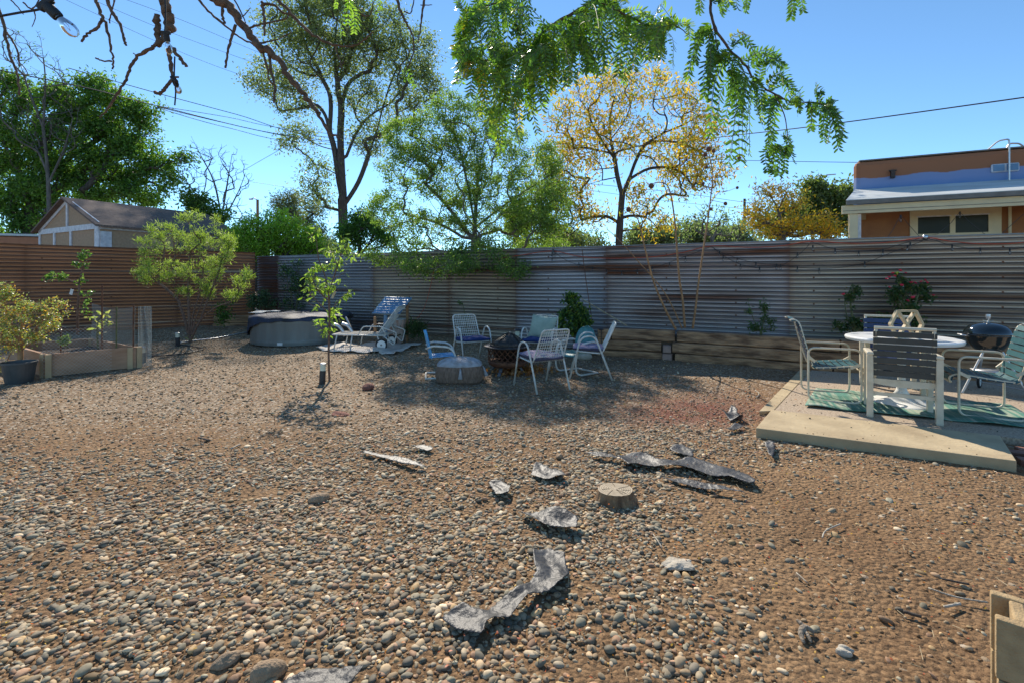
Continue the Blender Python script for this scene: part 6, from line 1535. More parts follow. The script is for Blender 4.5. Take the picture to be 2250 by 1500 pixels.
# branches of the leafy sprays
YA = 2.05; YB = 1.95
SA = [([(1420, -90, YA), (1310, 0, YA), (1240, 40, YA), (1190, 75, YA), (1145, 118, YA), (1100, 125, YA), (1060, 135, YA), (1010, 145, YA)], .010, .003),
      ([(1145, 118, YA), (1138, 95, YA), (1146, 60, YA), (1150, 20, YA)], .004, .003), ([(1310, 0, YA), (1350, 20, YA), (1400, 45, YA), (1440, 62, YA), (1480, 55, YA), (1510, 75, YA)], .006, .002),
      ([(1240, 40, YA), (1260, 90, YA), (1290, 120, YA)], .004, .002), ([(1330, -120, 2.1), (1150, -20, YA), (1060, 20, YA), (1020, 50, YA)], .006, .002), ([(1190, 75, YA), (1180, 130, YA), (1150, 180, YA)], .004, .002)]
SB = [([(1560, -160, 2.0), (1562, -20, YB), (1565, 45, YB), (1592, 95, YB), (1632, 140, YB), (1675, 190, YB), (1735, 222, YB), (1780, 226, YB), (1820, 235, YB), (1840, 265, YB)], .008, .002), ([(1565, 45, YB), (1572, 80, YB), (1576, 110, YB)], .003, .002), ([(1700, 205, YB), (1722, 250, YB), (1730, 300, YB), (1722, 345, YB)], .003, .0015)]
for a in SA + SB: near_branch(*a, knob=.08)
mbk = MB()
for c, rs, n in branchV: mbk.tube(c, rs, n)
mbk.build('branches', M['twig'], root, smooth=True)
# pinnate fronds
LV = []; LC = []; RV = MB()
def frond(p0, p1, ll=.040, lw=.0085, pairs=14, cols=None, sag=.03):
    """rachis from p0 to p1 with paired leaflets"""
    p0 = Vector(p0); p1 = Vector(p1); d = p1 - p0; L = d.length
    mid = (p0 + p1) / 2 + Vector((d.x * .15, 0, sag + abs(d.x) * .12)) + Vector(r.normal(size=3) * .01)
    c = curve([p0, mid, p1], 6); RV.tube([q - O for q in c], .0011, 3, caps=False)
    side = Vector((d.x, d.y, d.z)).normalized().cross(Vector((r.normal() * .5, -1 + r.normal() * .5, r.normal() * .4))).normalized()
    for i in range(pairs + 1):
        u = (i + .5) / (pairs + .5); k = u * (len(c) - 1); j = min(int(k), len(c) - 2); q = c[j].lerp(c[j + 1], k - j); t = (c[j + 1] - c[j]).normalized()
        s0 = (side - t * side.dot(t)).normalized(); nn = t.cross(s0)
        col = np.array(cols[r.integers(len(cols))]) * r.uniform(.75, 1.25)
        size = ll * (L / .30) ** .35 * (1 - .45 * abs(u - .4) ** 1.5) * r.uniform(.85, 1.1)
        for s in (-1, 1):
            dd = (s0 * s * .85 + t * .62 + nn * r.normal() * .22 + Vector((0, 0, -.15))).normalized(); w_ = dd.cross(nn).normalized()
            b = q - O; f = nn * lw * .22
            LV.append([b, b + dd * size * .3 + w_ * lw * .5 + f, b + dd * size * .3 - w_ * lw * .5 + f, b + dd * size * .72 + w_ * lw * .42 + f, b + dd * size * .72 - w_ * lw * .42 + f, b + dd * size - nn * lw * .3])
            LC.append(col)
GL = [(.15, .27, .03), (.21, .34, .04), (.09, .17, .025), (.13, .23, .04), (.28, .34, .05)]
GD = [(.085, .17, .03), (.11, .21, .035), (.07, .14, .03)]
YL = [(.42, .30, .03), (.30, .30, .04)]
def px_frond(x0, y0, x1, y1, Y, cols=GL, pairs=14, dj=.15, ll=.040):
    frond(P(x0, y0, Y), P(x1, y1, Y + r.normal() * dj), cols=cols, pairs=pairs, ll=ll)
def sample_line(pts, u):
    k = u * (len(pts) - 1); j = min(int(k), len(pts) - 2); a, b = pts[j], pts[j + 1]; f = k - j
    return a[0] + (b[0] - a[0]) * f, a[1] + (b[1] - a[1]) * f, a[2] + (b[2] - a[2]) * f
# hand-read droop of the big spray: lower outline of the mass by column
low = [(1000, 120), (1020, 160), (1040, 235), (1065, 250), (1090, 320), (1110, 335), (1140, 300), (1160, 250), (1185, 250), (1200, 215), (1230, 195), (1260, 175), (1290, 150), (1320, 165), (1345, 140), (1365, 175), (1400, 130), (1430, 125), (1450, 130), (1500, 100)]
lx = [a for a, b in low]; ly = [b for a, b in low]
for i in range(290):
    if i < 90: pts = SA[0][0]; u = r.uniform(.12, 1)
    elif i < 150: pts = SA[2][0]; u = r.uniform(0, .85)
    elif i < 200: pts = SA[4][0]; u = r.uniform(.3, 1)
    elif i < 230: pts = SA[3][0]; u = r.uniform(0, 1)
    elif i < 270: pts = SA[5][0]; u = r.uniform(0, 1)
    else:
        pts = None; X = r.uniform(1040, 1150); Yp = r.uniform(110, 200)
    if pts is not None: X, Yp, _ = sample_line(pts, u)
    ex = X + r.uniform(-75, 60); ey = min(Yp + r.uniform(20, 150), np.interp(np.clip(ex, 1000, 1500), lx, ly))
    if abs(ex - X) + abs(ey - Yp) < 35: ey = Yp + 40; ex = X - 50
    if r.random() < .12: ey = Yp - r.uniform(10, 50); ex = X + r.uniform(-80, 60)
    if ex < 1000: ex = 1000 + r.uniform(0, 15)
    if ex > 1455 and i >= 10: ex = 1455 - r.uniform(0, 20)
    px_frond(X, Yp, ex, ey, YA + r.normal() * .12, GL if r.random() < .6 else (GD if r.random() < .92 else YL))
for a in [(1485, 56, 1515, 85), (1440, 60, 1478, 138), (1430, 60, 1462, 120), (1380, 40, 1370, 178), (1395, 50, 1392, 150), (1300, 100, 1285, 158), (1060, 135, 1002, 145), (1060, 130, 1010, 90), (1050, 40, 1005, 80), (1080, 240, 1100, 330), (1090, 230, 1080, 300), (1120, 230, 1140, 312), (1110, 220, 1098, 322), (1130, 200, 1182, 290), (1170, 70, 1190, 240), (1480, 56, 1512, 76)]:
    px_frond(*a, YA, pairs=15)
B_ = [(1560, 60, 1512, 178), (1558, 55, 1528, 130), (1575, 95, 1556, 160), (1578, 110, 1552, 205), (1590, 130, 1560, 190), (1600, 120, 1545, 210), (1600, 130, 1562, 290), (1610, 150, 1600, 230), (1620, 160, 1580, 265), (1640, 160, 1610, 345), (1645, 165, 1625, 350), (1655, 180, 1640, 330), (1660, 180, 1700, 140), (1600, 100, 1660, 130), (1640, 145, 1722, 155), (1630, 135, 1700, 130),
      (1680, 190, 1725, 185), (1690, 195, 1740, 205), (1690, 205, 1680, 270), (1700, 205, 1690, 320), (1705, 210, 1700, 300), (1735, 222, 1755, 245), (1725, 240, 1760, 230), (1722, 300, 1745, 330), (1722, 330, 1700, 378), (1722, 335, 1725, 385), (1722, 330, 1745, 352), (1724, 325, 1690, 372), (1780, 226, 1785, 290), (1780, 228, 1812, 300), (1800, 230, 1850, 310), (1810, 232, 1840, 318), (1820, 235, 1853, 290), (1800, 230, 1800, 205), (1820, 235, 1835, 225), (1835, 255, 1815, 320), (1565, 0, 1590, 30), (1560, -20, 1600, 12), (1560, -10, 1545, 20), (1610, 130, 1640, 200), (1590, 110, 1620, 210), (1650, 175, 1670, 240), (1570, 70, 1562, 130), (1615, 150, 1632, 260)]
for a in B_:
    for k in range(2): px_frond(a[0] + r.normal() * 3, a[1] + r.normal() * 3, a[2] + r.normal() * 5, a[3] + r.normal() * 5, YB + r.normal() * .03, GD if r.random() < .75 else GL, dj=.08, pairs=13)
for a in [(1600, -30, 1620, 18), (1630, -30, 1640, 25), (1655, -30, 1640, 15), (1755, -30, 1765, 25), (1745, -30, 1740, 30), (1765, -20, 1738, 40)]: px_frond(*a, YB, GD)
for a in [(770, -20, 765, 50), (760, -10, 785, 60), (735, -20, 738, 15), (765, 10, 752, 75), (760, 5, 778, 70), (820, -20, 825, 40), (825, -10, 835, 18), (810, -20, 820, 20)]: px_frond(*a, 2.4, [(.20, .34, .05), (.25, .38, .07)], pairs=11)
for a in [(880, 172, 905, 178), (885, 178, 910, 190)]: px_frond(*a, 2.4, [(.20, .34, .05)], pairs=6)
px_frond(1605, 85, 1640, 78, YB, YL, 8)
V = np.array([[tuple(v) for v in q] for q in LV]).reshape(-1, 3); n_ = len(LV); b_ = (np.arange(n_) * 6)[:, None]
mesh_arrays('leaf_sprays', V, [np.concatenate([b_ + np.array([[0, 2, 1]]), b_ + np.array([[3, 4, 5]])]), b_ + np.array([[1, 2, 4, 3]])], M['leaf_gloss'], root, cols=np.repeat(np.array(LC), 6, axis=0))
tag(RV.build('leaf_stalks', M['stem_green'], root), kind='stuff')
# near string light
root = empty('patio_string_lights', tuple(P(0, 38, 1.5))); tag(root, 'black string light cable with clear bulbs tied in the bare branches at upper left', 'string lights')
O2 = root.location
def nb(px, py, Y, ang, s):
    e = empty('lamp', tuple(P(px, py, Y) - O2)); e.parent = root; e.rotation_euler = ang
    MB().box((0, 0, .004), (.052, .020, .022)).build('clip', M['cable'], e, bevel=.003)
    MB().lathe([(0, 0), (.017, 0), (.0175, -.035), (.0165, -.048), (0, -.048)], 20).build('socket', M['cable'], e, bevel=.002)
    MB().lathe([(.012, -.048), (.0125, -.056), (.012, -.06)], 16).build('collar', M['steel'], e)
    MB().lathe([(.0125, -.052), (.0145, -.062), (.0195, -.078), (.021, -.095), (.018, -.110), (.010, -.121), (0, -.125)], 24).build('glass_bulb', M['glass'], e, smooth=True)
    MB().tube([(.003, 0, -.055), (.004, 0, -.085), (-.004, 0, -.100), (-.003, 0, -.055)], .0007, 4).build('filament', M['cord_orange'], e)
    e.scale = (s,) * 3
nb(102, 12, 1.5, (R(10), R(-42), 0), .95)
nb(365, 74, 1.9, (R(20), R(4), 0), .62); nb(383, 176, 1.9, (R(60), R(40), 0), .6)
MB().tube([p - O2 for p in curve([P(-40, 42, 1.5), P(0, 36, 1.5), P(45, 28, 1.5), P(90, 20, 1.5), P(112, 5, 1.5), P(130, -20, 1.5)], 6)], .0035, 8).build('cord', M['cable'], root, smooth=True)
MB().tube([p - O2 for p in curve([P(362, -20, 1.9), P(364, 30, 1.9), P(362, 70, 1.9)], 4)], .003, 6).build('cord', M['cable'], root)
MB().tube([p - O2 for p in curve([P(384, 125, 1.9), P(383, 170, 1.9), P(386, 200, 1.9), P(384, 232, 1.9)], 4)], .003, 6).build('cord', M['cable'], root)

# ================================================================ THINGS LYING ON THE GROUND
def stump():
    c = G(1352, 1112); c.y += .10; c.x = (1352 - CX) / F * c.y; c.z = float(gz(c.x, c.y)) - .03
    root = empty('tree_stump', tuple(c)); tag(root, 'sawn tree stump with cracked grey top among the stones', 'stump')
    n = 64; r_ = np.random.default_rng(2); V = []; prof = [(1.42, 0), (1.22, .03), (1.07, .065), (1.0, .095)]
    jit = 1 + .02 * np.sin(np.arange(n) * .39) + .012 * r_.normal(size=n)
    for k_, z in prof:
        for i in range(n): q_ = 2 * math.pi * i / n; rr = .104 * k_ * (1 + .05 * math.sin(2 * q_ + 1)) * jit[i]; V.append((rr * math.cos(q_) * 1.04 + (.02 * (1.28 - k_) / .28 * -0 + .03 * (k_ - 1)), rr * math.sin(q_), z))
    MB().add(V, [(j * n + i, j * n + (i + 1) % n, (j + 1) * n + (i + 1) % n, (j + 1) * n + i) for j in range(3) for i in range(n)]).build('bark', mat('stump_bark', (.30, .19, .10), (.13, .075, .04), 30, .95, bump=1, bscale=60, stretch=(1, 1, .2), dist=.02), root)
    m, nt, b = new_mat('stump_top'); N = nt.nodes; L = nt.links; tc = N.new('ShaderNodeTexCoord'); wv = N.new('ShaderNodeTexWave'); wv.wave_type = 'RINGS'; wv.rings_direction = 'Z'
    wv.inputs['Scale'].default_value = 22; wv.inputs['Distortion'].default_value = 3; wv.inputs['Detail'].default_value = 3; L.new(tc.outputs['Object'], wv.inputs['Vector'])
    gr = N.new('ShaderNodeTexNoise'); gr.inputs['Scale'].default_value = 35; L.new(tc.outputs['Object'], gr.inputs['Vector'])
    cr = N.new('ShaderNodeValToRGB'); cr.color_ramp.elements[0].color = (.40, .31, .20, 1); cr.color_ramp.elements[1].color = (.60, .50, .36, 1); L.new(wv.outputs[0], cr.inputs[0])
    mx = N.new('ShaderNodeMix'); mx.data_type = 'RGBA'; mx.blend_type = 'MULTIPLY'; mx.inputs[0].default_value = .5; L.new(cr.outputs[0], mx.inputs[6]); L.new(gr.outputs[0], mx.inputs[7]); L.new(mx.outputs[2], b.inputs['Base Color']); b.inputs['Roughness'].default_value = .9
    bp = N.new('ShaderNodeBump'); bp.inputs['Strength'].default_value = .5; bp.inputs['Distance'].default_value = .005; L.new(wv.outputs[0], bp.inputs['Height']); L.new(bp.outputs[0], b.inputs['Normal'])
    V2 = V[-n:] + [(v[0] * .5, v[1] * .5, .097) for v in V[-n:]]; mb = MB(); mb.add(V2, [(i, (i + 1) % n, n + (i + 1) % n, n + i) for i in range(n)] + [tuple(n + i for i in range(n))]); t = mb.build('sawn_top', m, root)
    cr_ = MB()
    for k in range(7):
        a = r_.uniform(0, 6.28); l0 = r_.uniform(.01, .05); l1 = r_.uniform(.07, .11); p0 = Vector((l0 * math.cos(a), l0 * math.sin(a), .0985)); p1 = Vector((l1 * math.cos(a + .15), l1 * math.sin(a + .15), .0975)); cr_.bar(p0, p1, .0022, .001)
    cr_.build('cracks', M['soil'], t)
stump()
FB = [
 ('large crumpled piece of silvery black landscape fabric lying nearest the camera', [(1170, 1212), (1205, 1205), (1240, 1218), (1244, 1240), (1252, 1258), (1236, 1285), (1205, 1302), (1165, 1312), (1140, 1338), (1122, 1358), (1090, 1362), (1070, 1378), (1060, 1402), (1040, 1395), (1000, 1380), (968, 1352), (1018, 1332), (1048, 1345), (1072, 1340), (1092, 1322), (1128, 1305), (1160, 1285), (1178, 1262), (1172, 1240)], .03, .045),
 ('folded flap of black landscape fabric below the stump standing up from the stones', [(1142, 1120), (1185, 1122), (1240, 1130), (1270, 1142), (1268, 1165), (1235, 1160), (1195, 1152), (1160, 1135)], .05, .05),
 ('small curled black fabric scrap left of the tree stump', [(1072, 1064), (1100, 1060), (1122, 1072), (1118, 1086), (1090, 1088)], .02, .05),
 ('light grey torn fabric scrap above left of the tree stump', [(1165, 1040), (1180, 1015), (1205, 1028), (1235, 1035), (1245, 1050), (1200, 1052)], .02, .04),
 ('long torn strip of black fabric right of the tree stump', [(1355, 1005), (1380, 996), (1420, 995), (1450, 1012), (1500, 1010), (1520, 1005), (1560, 1018), (1610, 1030), (1650, 1045), (1662, 1065), (1640, 1062), (1600, 1048), (1560, 1045), (1520, 1030), (1470, 1026), (1420, 1022), (1380, 1022)], .02, .04),
 ('grey fabric piece at the top of the long torn strip', [(1470, 985), (1495, 976), (1520, 990), (1525, 1003), (1495, 998)], .02, .03),
 ('thin black torn edge of fabric below the long torn strip', [(1445, 1045), (1500, 1050), (1550, 1062), (1600, 1075), (1650, 1086), (1600, 1082), (1540, 1072), (1480, 1056)], .02, .03),
 ('upright black fabric triangle between the mulch and the concrete step', [(1588, 910), (1610, 896), (1636, 918), (1605, 922)], .02, .09),
 ('small black fabric scrap left of the concrete step corner', [(1590, 945), (1615, 932), (1640, 938), (1612, 945)], .015, .03),
 ('silver twisted fabric scrap just below the concrete step corner', [(1680, 975), (1698, 972), (1704, 985), (1700, 1005), (1688, 1000)], .02, .05),
 ('thin black fabric strip in the stones below the wicker pouf', [(800, 990), (850, 998), (900, 1010), (940, 1024), (930, 1026), (880, 1015), (830, 1003), (795, 995)], .012, .02),
 ('short black fabric strip left of the long torn strip', [(1285, 992), (1320, 994), (1360, 1003), (1355, 1008), (1310, 1002)], .012, .02),
 ('grey fabric patch at the bottom edge of the picture', [(600, 1505), (640, 1488), (700, 1470), (770, 1465), (800, 1470), (770, 1500), (700, 1520)], .02, .03),
 ('pale fabric shred in the shade above the long torn strip', [(905, 980), (930, 976), (955, 984), (940, 990)], .012, .02),
]
for i, (lab, px, wr, cu) in enumerate(FB):
    p = G(*px[0]); ground_sheet('landscape_fabric', lab, 'fabric scrap', px, 'fabric_black', lift=.024, wr=wr * .65, res=.008 if p.y < 3.6 else .014, seed=i + 3, solid=.002, curl=cu * .55)
for o in bpy.data.objects:
    if o.name.startswith('landscape_fabric'): o['group'] = 'torn landscape fabric'
def rock(name, label, px, py, s, m, seed):
    bm = bmesh.new(); bmesh.ops.create_icosphere(bm, subdivisions=3, radius=1)
    r_ = np.random.default_rng(seed); k = r_.normal(size=(4, 3)); ph = r_.uniform(0, 6, 4)
    for v in bm.verts:
        f = 1 + .10 * sum(math.sin(v.co.dot(Vector(k[i])) * 2.2 + ph[i]) for i in range(4)); v.co = Vector((v.co.x * s[0] * f, v.co.y * s[1] * f, v.co.z * s[2] * f))
    me = bpy.data.meshes.new(name); bm.to_mesh(me); bm.free(); me.materials.append(M[m])
    o = bpy.data.objects.new(name, me); COL.objects.link(o); o.location = G(px, py) + Vector((0, s[1] * .6, s[2] * .5)); o.rotation_euler = (.1, .1, seed); tag(o, label, 'rock', 'larger rocks')
rock('rock', 'brown rock on bare dirt left of centre', 698, 1103, (.06, .045, .035), 'rock_tan', 1)
rock('rock', 'dark red rock below the blue chair', 806, 856, (.09, .07, .05), 'rock_red', 2)
rock('rock', 'flat white broken stone right of the crumpled fabric', 1498, 1252, (.075, .06, .02), 'rock_white', 3)
rock('rock', 'long brown rock at the bottom left edge', 492, 1462, (.05, .025, .025), 'rock_tan', 4)
rock('rock', 'brown rock beside the small red brick chip in the dirt', 640, 892, (.05, .04, .03), 'rock_tan', 5)
rock('rock', 'reddish flat brick chip in the gravel left of the sapling shadow', 745, 912, (.10, .05, .015), 'rock_red', 6)
rock('rock', 'tan rock at the lower edge of the picture near its centre', 575, 1498, (.055, .04, .035), 'rock_tan', 7)
rock('rock', 'greenish grey rock above the curled black scrap', 1230, 1008, (.035, .03, .025), 'rock_tan', 8)
rock('rock', 'rounded grey rock at the lower right among bare dirt', 1862, 1440, (.03, .022, .02), 'rock_white', 9)
# knotted root piece
c = G(1772, 1400); mb = MB(); mb.tube(curve([(-.03, -.035, .004), (-.022, 0, .012), (-.002, .022, .020), (.022, .03, .018), (.045, .018, .006)], 4), [.006 + .008 * math.sin(math.pi * i_ / 16) for i_ in range(17)], 8); mb.tube([(0, .02, .018), (.004, -.01, .012), (.0, -.035, .003)], [.010, .008, .005], 8); mb.tube([(.01, .026, .02), (.0, .05, .03), (-.006, .062, .03)], [.012, .009, .004], 8)
o = mb.build('root_knot', M['bark_pale'], smooth=True, subsurf=1); o.location = c; tag(o, 'knotted grey piece of root lying on the bare dirt', 'wood piece')
# twigs that stand out
for i, (pts, rr, lab) in enumerate([([(1807, 1188), (1815, 1172), (1847, 1157)], .004, 'pale bent twig on the bare dirt below the concrete step'), ([(2070, 1280), (2130, 1292)], .005, 'dark straight stick on the dirt left of the blocks'), ([(2040, 1300), (2100, 1320), (2170, 1332)], .004, 'thin long stick reaching the blocks'), ([(2075, 1342), (2110, 1335)], .006, 'short forked stick left of the blocks'), ([(1985, 1352), (2025, 1364)], .007, 'dark bark chip on the dirt'), ([(1660, 860), (1668, 868), (1662, 876)], .006, 'white curved twig left of the patio kerb'), ([(1750, 1266), (1774, 1288)], .003, 'small pale straight twig in the bare dirt'), ([(520, 1140), (640, 1160)], .003, 'pale grass stem across the stones'), ([(436, 965), (462, 972)], .008, 'dark bark chip in the gravel at left'), ([(508, 990), (528, 980)], .008, 'pale bark chip in the gravel'), ([(1435, 1180), (1455, 1210)], .003, 'white straw above the flat white stone')]):
    c = [G(*p) + Vector((0, 0, .02)) for p in pts]; o = MB().tube(curve(c, 4), rr, 5).build('twig', M['stalk' if i in (7,) else ('bark' if i in (1, 4, 8) else 'rock_white')], smooth=True); tag(o, lab, 'twig', 'loose twigs')

# ---- slump blocks at lower right
def half_block(name, label, loc, rz, m='block'):
    mb = MB(); L, Wd, H = .40, .195, .19; t = .035
    # U shaped closed end + web
    mb.box((0, -Wd / 2 + t / 2, H / 2), (L, t, H)); mb.box((0, Wd / 2 - t / 2, H / 2), (L, t, H))
    for x in (-L / 2 + .06, .0, L / 2 - .06): mb.box((x, 0, H / 2 + .0), (t, Wd - 2 * t, H - .004))
    o = mb.build(name, M[m], bevel=.006); o.location = loc; o.rotation_euler = (0, 0, rz); tag(o, label, 'cinder block', 'stacked tan blocks'); return o
bx = Vector((1.74, 1.445, float(gz(1.74, 1.45)) - .01))
half_block('concrete_block', 'lower tan block of the stack in the bottom right corner', bx, R(-40)); half_block('concrete_block', 'upper tan block of the stack in the bottom right corner', bx + Vector((-.004, .0, .192)), R(-41))

# ---- river stones (uncountable)
def icos(sub):
    bm = bmesh.new(); bmesh.ops.create_icosphere(bm, subdivisions=sub, radius=1); V = np.array([v.co[:] for v in bm.verts]); Fa = np.array([[v.index for v in f.verts] for f in bm.faces]); bm.free(); return V, Fa
PAL = np.array([(.34, .29, .22), (.42, .35, .26), (.27, .245, .20), (.21, .20, .17), (.46, .36, .25), (.38, .27, .19), (.30, .28, .22), (.50, .43, .33), (.24, .23, .19), (.36, .235, .165), (.42, .31, .18), (.17, .16, .14), (.55, .48, .38), (.33, .32, .26)])
def stones(name, label, n_try, xr, yr, size, sub, dens, seed, keep=1.0, zc=None, zr=(.1, .4), flat=(.38, .6), clod=None):
    r_ = np.random.default_rng(seed)
    x = r_.uniform(*xr, n_try); y = r_.uniform(yr[0], yr[1], n_try)
    inview = np.abs(x) < 1.13 * y + .25; x = x[inview]; y = y[inview]
    k = r_.random(len(x)) < dens(x, y) * keep; x = x[k]; y = y[k]
    # not inside the slabs
    step_n = (x - 2.23) * .461 / 1 + (y - 4.37) * .887
    inside = (step_n > -.02) & (((x - 2.23) * .887 - (y - 4.37) * .461) > -.02) & (((x - 2.71) * .83 - (y - 4.99) * .56) > -.35) & (y > 2.9)
    if zc is None: x = x[~inside]; y = y[~inside]
    n = len(x)
    V0, F0 = icos(sub); m_ = len(V0)
    s = size * np.minimum(np.exp(r_.normal(0, .42, n)), 2.4); ax = np.stack([s * r_.uniform(.9, 1.35, n), s * r_.uniform(.65, .95, n), s * r_.uniform(*flat, n)], 1)
    bump = 1 + .14 * np.sin(V0[None, :, :] @ r_.normal(0, 1.9, (n, 3, 1)) + r_.uniform(0, 6, (n, 1, 1)))
    W_ = V0[None] * bump * ax[:, None, :]
    a = r_.uniform(0, 6.28, n); t = r_.normal(0, .22, n); t2 = r_.normal(0, .22, n)
    ct, st_ = np.cos(t)[:, None], np.sin(t)[:, None]; Y_ = W_[:, :, 1] * ct - W_[:, :, 2] * st_; Z_ = W_[:, :, 1] * st_ + W_[:, :, 2] * ct; X_ = W_[:, :, 0]
    c2, s2 = np.cos(t2)[:, None], np.sin(t2)[:, None]; X2 = X_ * c2 + Z_ * s2; Z_ = -X_ * s2 + Z_ * c2
    ca, sa = np.cos(a)[:, None], np.sin(a)[:, None]; X3 = X2 * ca - Y_ * sa; Y3 = X2 * sa + Y_ * ca
    z0 = gz(x, y) + .016 * fbm(x, y, 5, 4, 1) + ax[:, 2] * r_.uniform(*zr, n)
    if zc is not None: z0 = zc + ax[:, 2] * .6
    V = np.stack([X3 + x[:, None], Y3 + y[:, None], Z_ + z0[:, None]], 2).reshape(-1, 3)
    Fa = (F0[None] + (np.arange(n) * m_)[:, None, None]).reshape(-1, 3)
    col = PAL[r_.integers(0, len(PAL), n)] * np.exp(r_.normal(-.16, .30, (n, 1))) * np.array([1.03, .97, .86])
    if clod is not None: kk = r_.random(n) < clod; col[kk] = np.array([.28, .175, .09]) * r_.uniform(.6, 1.1, (kk.sum(), 1))
    o = mesh_arrays(name, V, [Fa], M['stone'], cols=np.repeat(col, m_, axis=0), smooth=True); tag(o, label, 'stones', kind='stuff'); print(name, n)
m, nt, b = new_mat('stone'); N = nt.nodes; L = nt.links; at = N.new('ShaderNodeVertexColor'); at.layer_name = 'Col'
g = N.new('ShaderNodeNewGeometry'); no = N.new('ShaderNodeTexNoise'); no.inputs['Scale'].default_value = 60; no.inputs['Detail'].default_value = 5; L.new(g.outputs['Position'], no.inputs['Vector'])
cr = N.new('ShaderNodeValToRGB'); cr.color_ramp.elements[0].position = .3; cr.color_ramp.elements[1].position = .7; cr.color_ramp.elements[0].color = (.78, .74, .68, 1); cr.color_ramp.elements[1].color = (1.12, 1.1, 1.06, 1); L.new(no.outputs[0], cr.inputs[0])
mx = N.new('ShaderNodeMix'); mx.data_type = 'RGBA'; mx.blend_type = 'MULTIPLY'; mx.inputs[0].default_value = 1; L.new(at.outputs[0], mx.inputs[6]); L.new(cr.outputs[0], mx.inputs[7]); L.new(mx.outputs[2], b.inputs['Base Color'])
b.inputs['Roughness'].default_value = .75; b.inputs['Specular IOR Level'].default_value = .3
M['stone'] = m
def d_big(x, y):
    px, py = proj(x, y); return stone_density(x, y) * S((py - (925 - 75 * S((px - 650) / 350))) / 110)
stones('river_stones', 'rounded grey and tan river stones covering the near ground', 150000, (-5.0, 4.6), (1.45, 4.6), .0099, 2, d_big, 1, .62)
stones('river_stones_far', 'rounded river stones further back in the yard', 90000, (-6.5, 5.0), (4.6, 8.0), .0108, 1, lambda x, y: d_big(x, y) * .8, 2, .62)
def d_small(x, y):
    px, py = proj(x, y); return np.clip(.45 * stone_density(x, y) ** .5 + .12, 0, 1)
stones('fine_gravel', 'fine gravel and stone chips scattered between the river stones', 90000, (-5.2, 4.0), (1.45, 5.2), .006, 1, d_small, 3, .62, zr=(0, .5), flat=(.5, .9), clod=.6)
stones('gravel_far', 'fine pale gravel over the middle and back of the yard', 70000, (-9.5, 5.5), (5.0, 12.0), .0085, 1, lambda x, y: .55 * (1 - .6 * S((x - 2.2) / 1.5)) * np.ones_like(x), 4, .8, zr=(0, .5), flat=(.5, .9), clod=.35)
def d_slab(x, y, z_=0):
    a = (x - 2.23) * .887 - (y - 4.37) * .461; b_ = (x - 2.23) * .461 + (y - 4.37) * .887
    edge = np.minimum(np.abs(b_ - .02), np.abs(b_ - .72)); return ((a > .02) & (a < 1.7) & (b_ > .03) & (b_ < .72)) * (.10 + .9 * np.exp(-edge / .05))
stones('step_grit', 'grit and pebbles blown along the edges of the concrete step', 1100, (2.2, 4.4), (3.4, 5.1), .0045, 1, d_slab, 8, .5, zc=.085, flat=(.5, .9), clod=.5)
stones('patio_grit', 'grit and pebbles scattered over the patio slab', 1500, (2.9, 6.2), (3.9, 7.2), .0055, 1, lambda x, y: ((x - 2.85) * .461 + (y - 5.12) * .887 > 0) * ((x - 2.85) * .887 - (y - 5.12) * .461 > (y - 5.0) * -.05 + .1) * ((10.556 - .461 * x - y) > 1.2) * ((x - 2.9) * .79 - (y - 5.2) * .61 > 0) * .6, 9, .6, zc=.055, flat=(.5, .9), clod=.4)
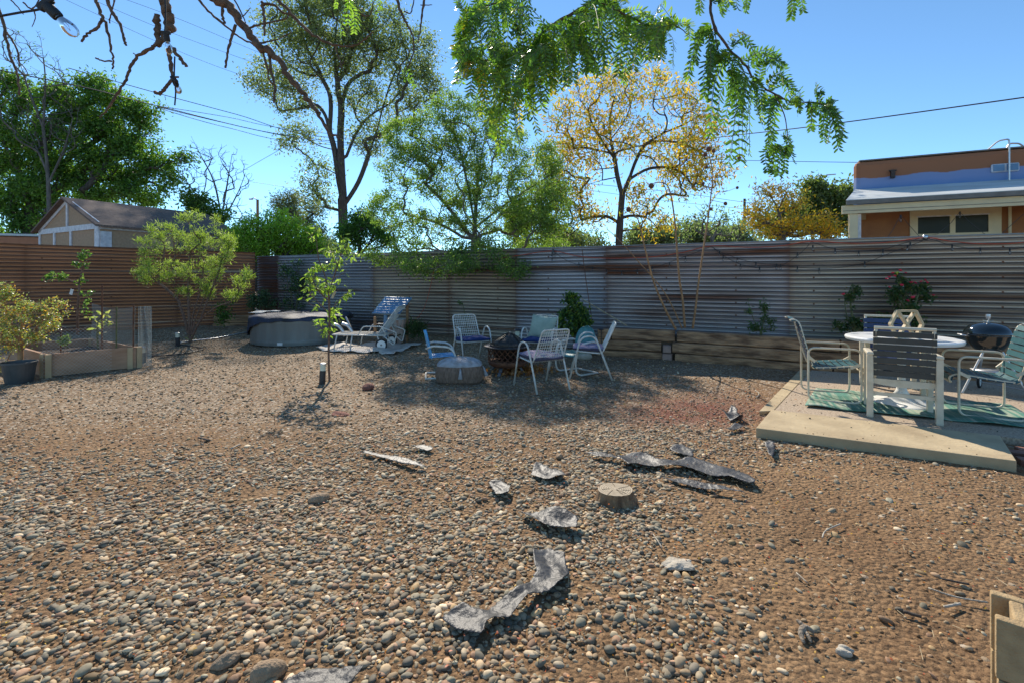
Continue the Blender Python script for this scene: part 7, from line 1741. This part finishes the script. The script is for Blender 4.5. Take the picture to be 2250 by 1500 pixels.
# ---- leaf litter
def litter_(name, label, n, xr, yr, cols, L_, W_, seed, dens=None):
    r_ = np.random.default_rng(seed); x = r_.uniform(*xr, n); y = yr[0] + (yr[1] - yr[0]) * r_.random(n) ** 1.0
    k = np.abs(x) < 1.13 * y + .2; x = x[k]; y = y[k]
    if dens is not None: k = r_.random(len(x)) < dens(x, y); x = x[k]; y = y[k]
    C = np.stack([x, y, gz(x, y) + .022 + r_.uniform(0, .012, len(x))], 1); cc = pick(cols, len(x), r_)
    V, T, Q, VC = leaves_arrays(C, L_, W_, cc, r_, 0)
    # lie down
    V = V.reshape(-1, 6, 3); base = V[:, :1]; V = base + (V - base) * np.array([1, 1, .3]); V = V.reshape(-1, 3)
    tag(mesh_arrays(name, V, [T, Q], M['leaf'], cols=VC), label, 'fallen leaves', kind='stuff')
litter_('fallen_leaves', 'small orange and yellow fallen leaflets between the stones', 4200, (-4, 3), (1.5, 7), [(.60, .22, .04), (.55, .12, .04), (.62, .38, .05), (.45, .10, .04)], .018, .009, 5)
litter_('dry_litter', 'brown dry leaves along the fence and around the fire pit', 5000, (-2, 7), (5.2, 9.8), [(.30, .19, .10), (.22, .13, .07), (.38, .26, .14)], .035, .018, 6, lambda x, y: np.clip(np.exp(-((x - .3) ** 2 / 3 + (y - 7.3) ** 2 / 4)) + .9 * S((1.6 - (10.556 - .461 * x - y) / 1.1)), 0, 1))
litter_('red_mulch', 'reddish bark mulch patch left of the concrete step', 4200, (.8, 3.4), (4.2, 6.6), [(.24, .08, .06), (.17, .06, .05), (.32, .12, .07), (.10, .06, .05)], .03, .014, 7, lambda x, y: blob(*proj(x, y), 1530, 905, 130, 32))
r_ = np.random.default_rng(9)
n = 900; x = r_.uniform(-4, 4, n); y = r_.uniform(1.5, 6, n); k = np.abs(x) < 1.1 * y; x = x[k]; y = y[k]; n = len(x); a = r_.uniform(0, 6.28, n); Ls = r_.uniform(.02, .07, n)
A_ = np.stack([x, y, gz(x, y) + .018], 1); B2 = A_ + np.stack([np.cos(a) * Ls, np.sin(a) * Ls, r_.uniform(0, .012, n)], 1)
V, Q = tube_edges(A_, B2, np.full(n, .0016), np.full(n, .001), 4); tag(mesh_arrays('straw_litter', V, [Q], M['wood_pale']), 'bits of dry straw and twig lying between the stones', 'straw', kind='stuff')
# distant ground cover beyond the fence so the horizon is never bare
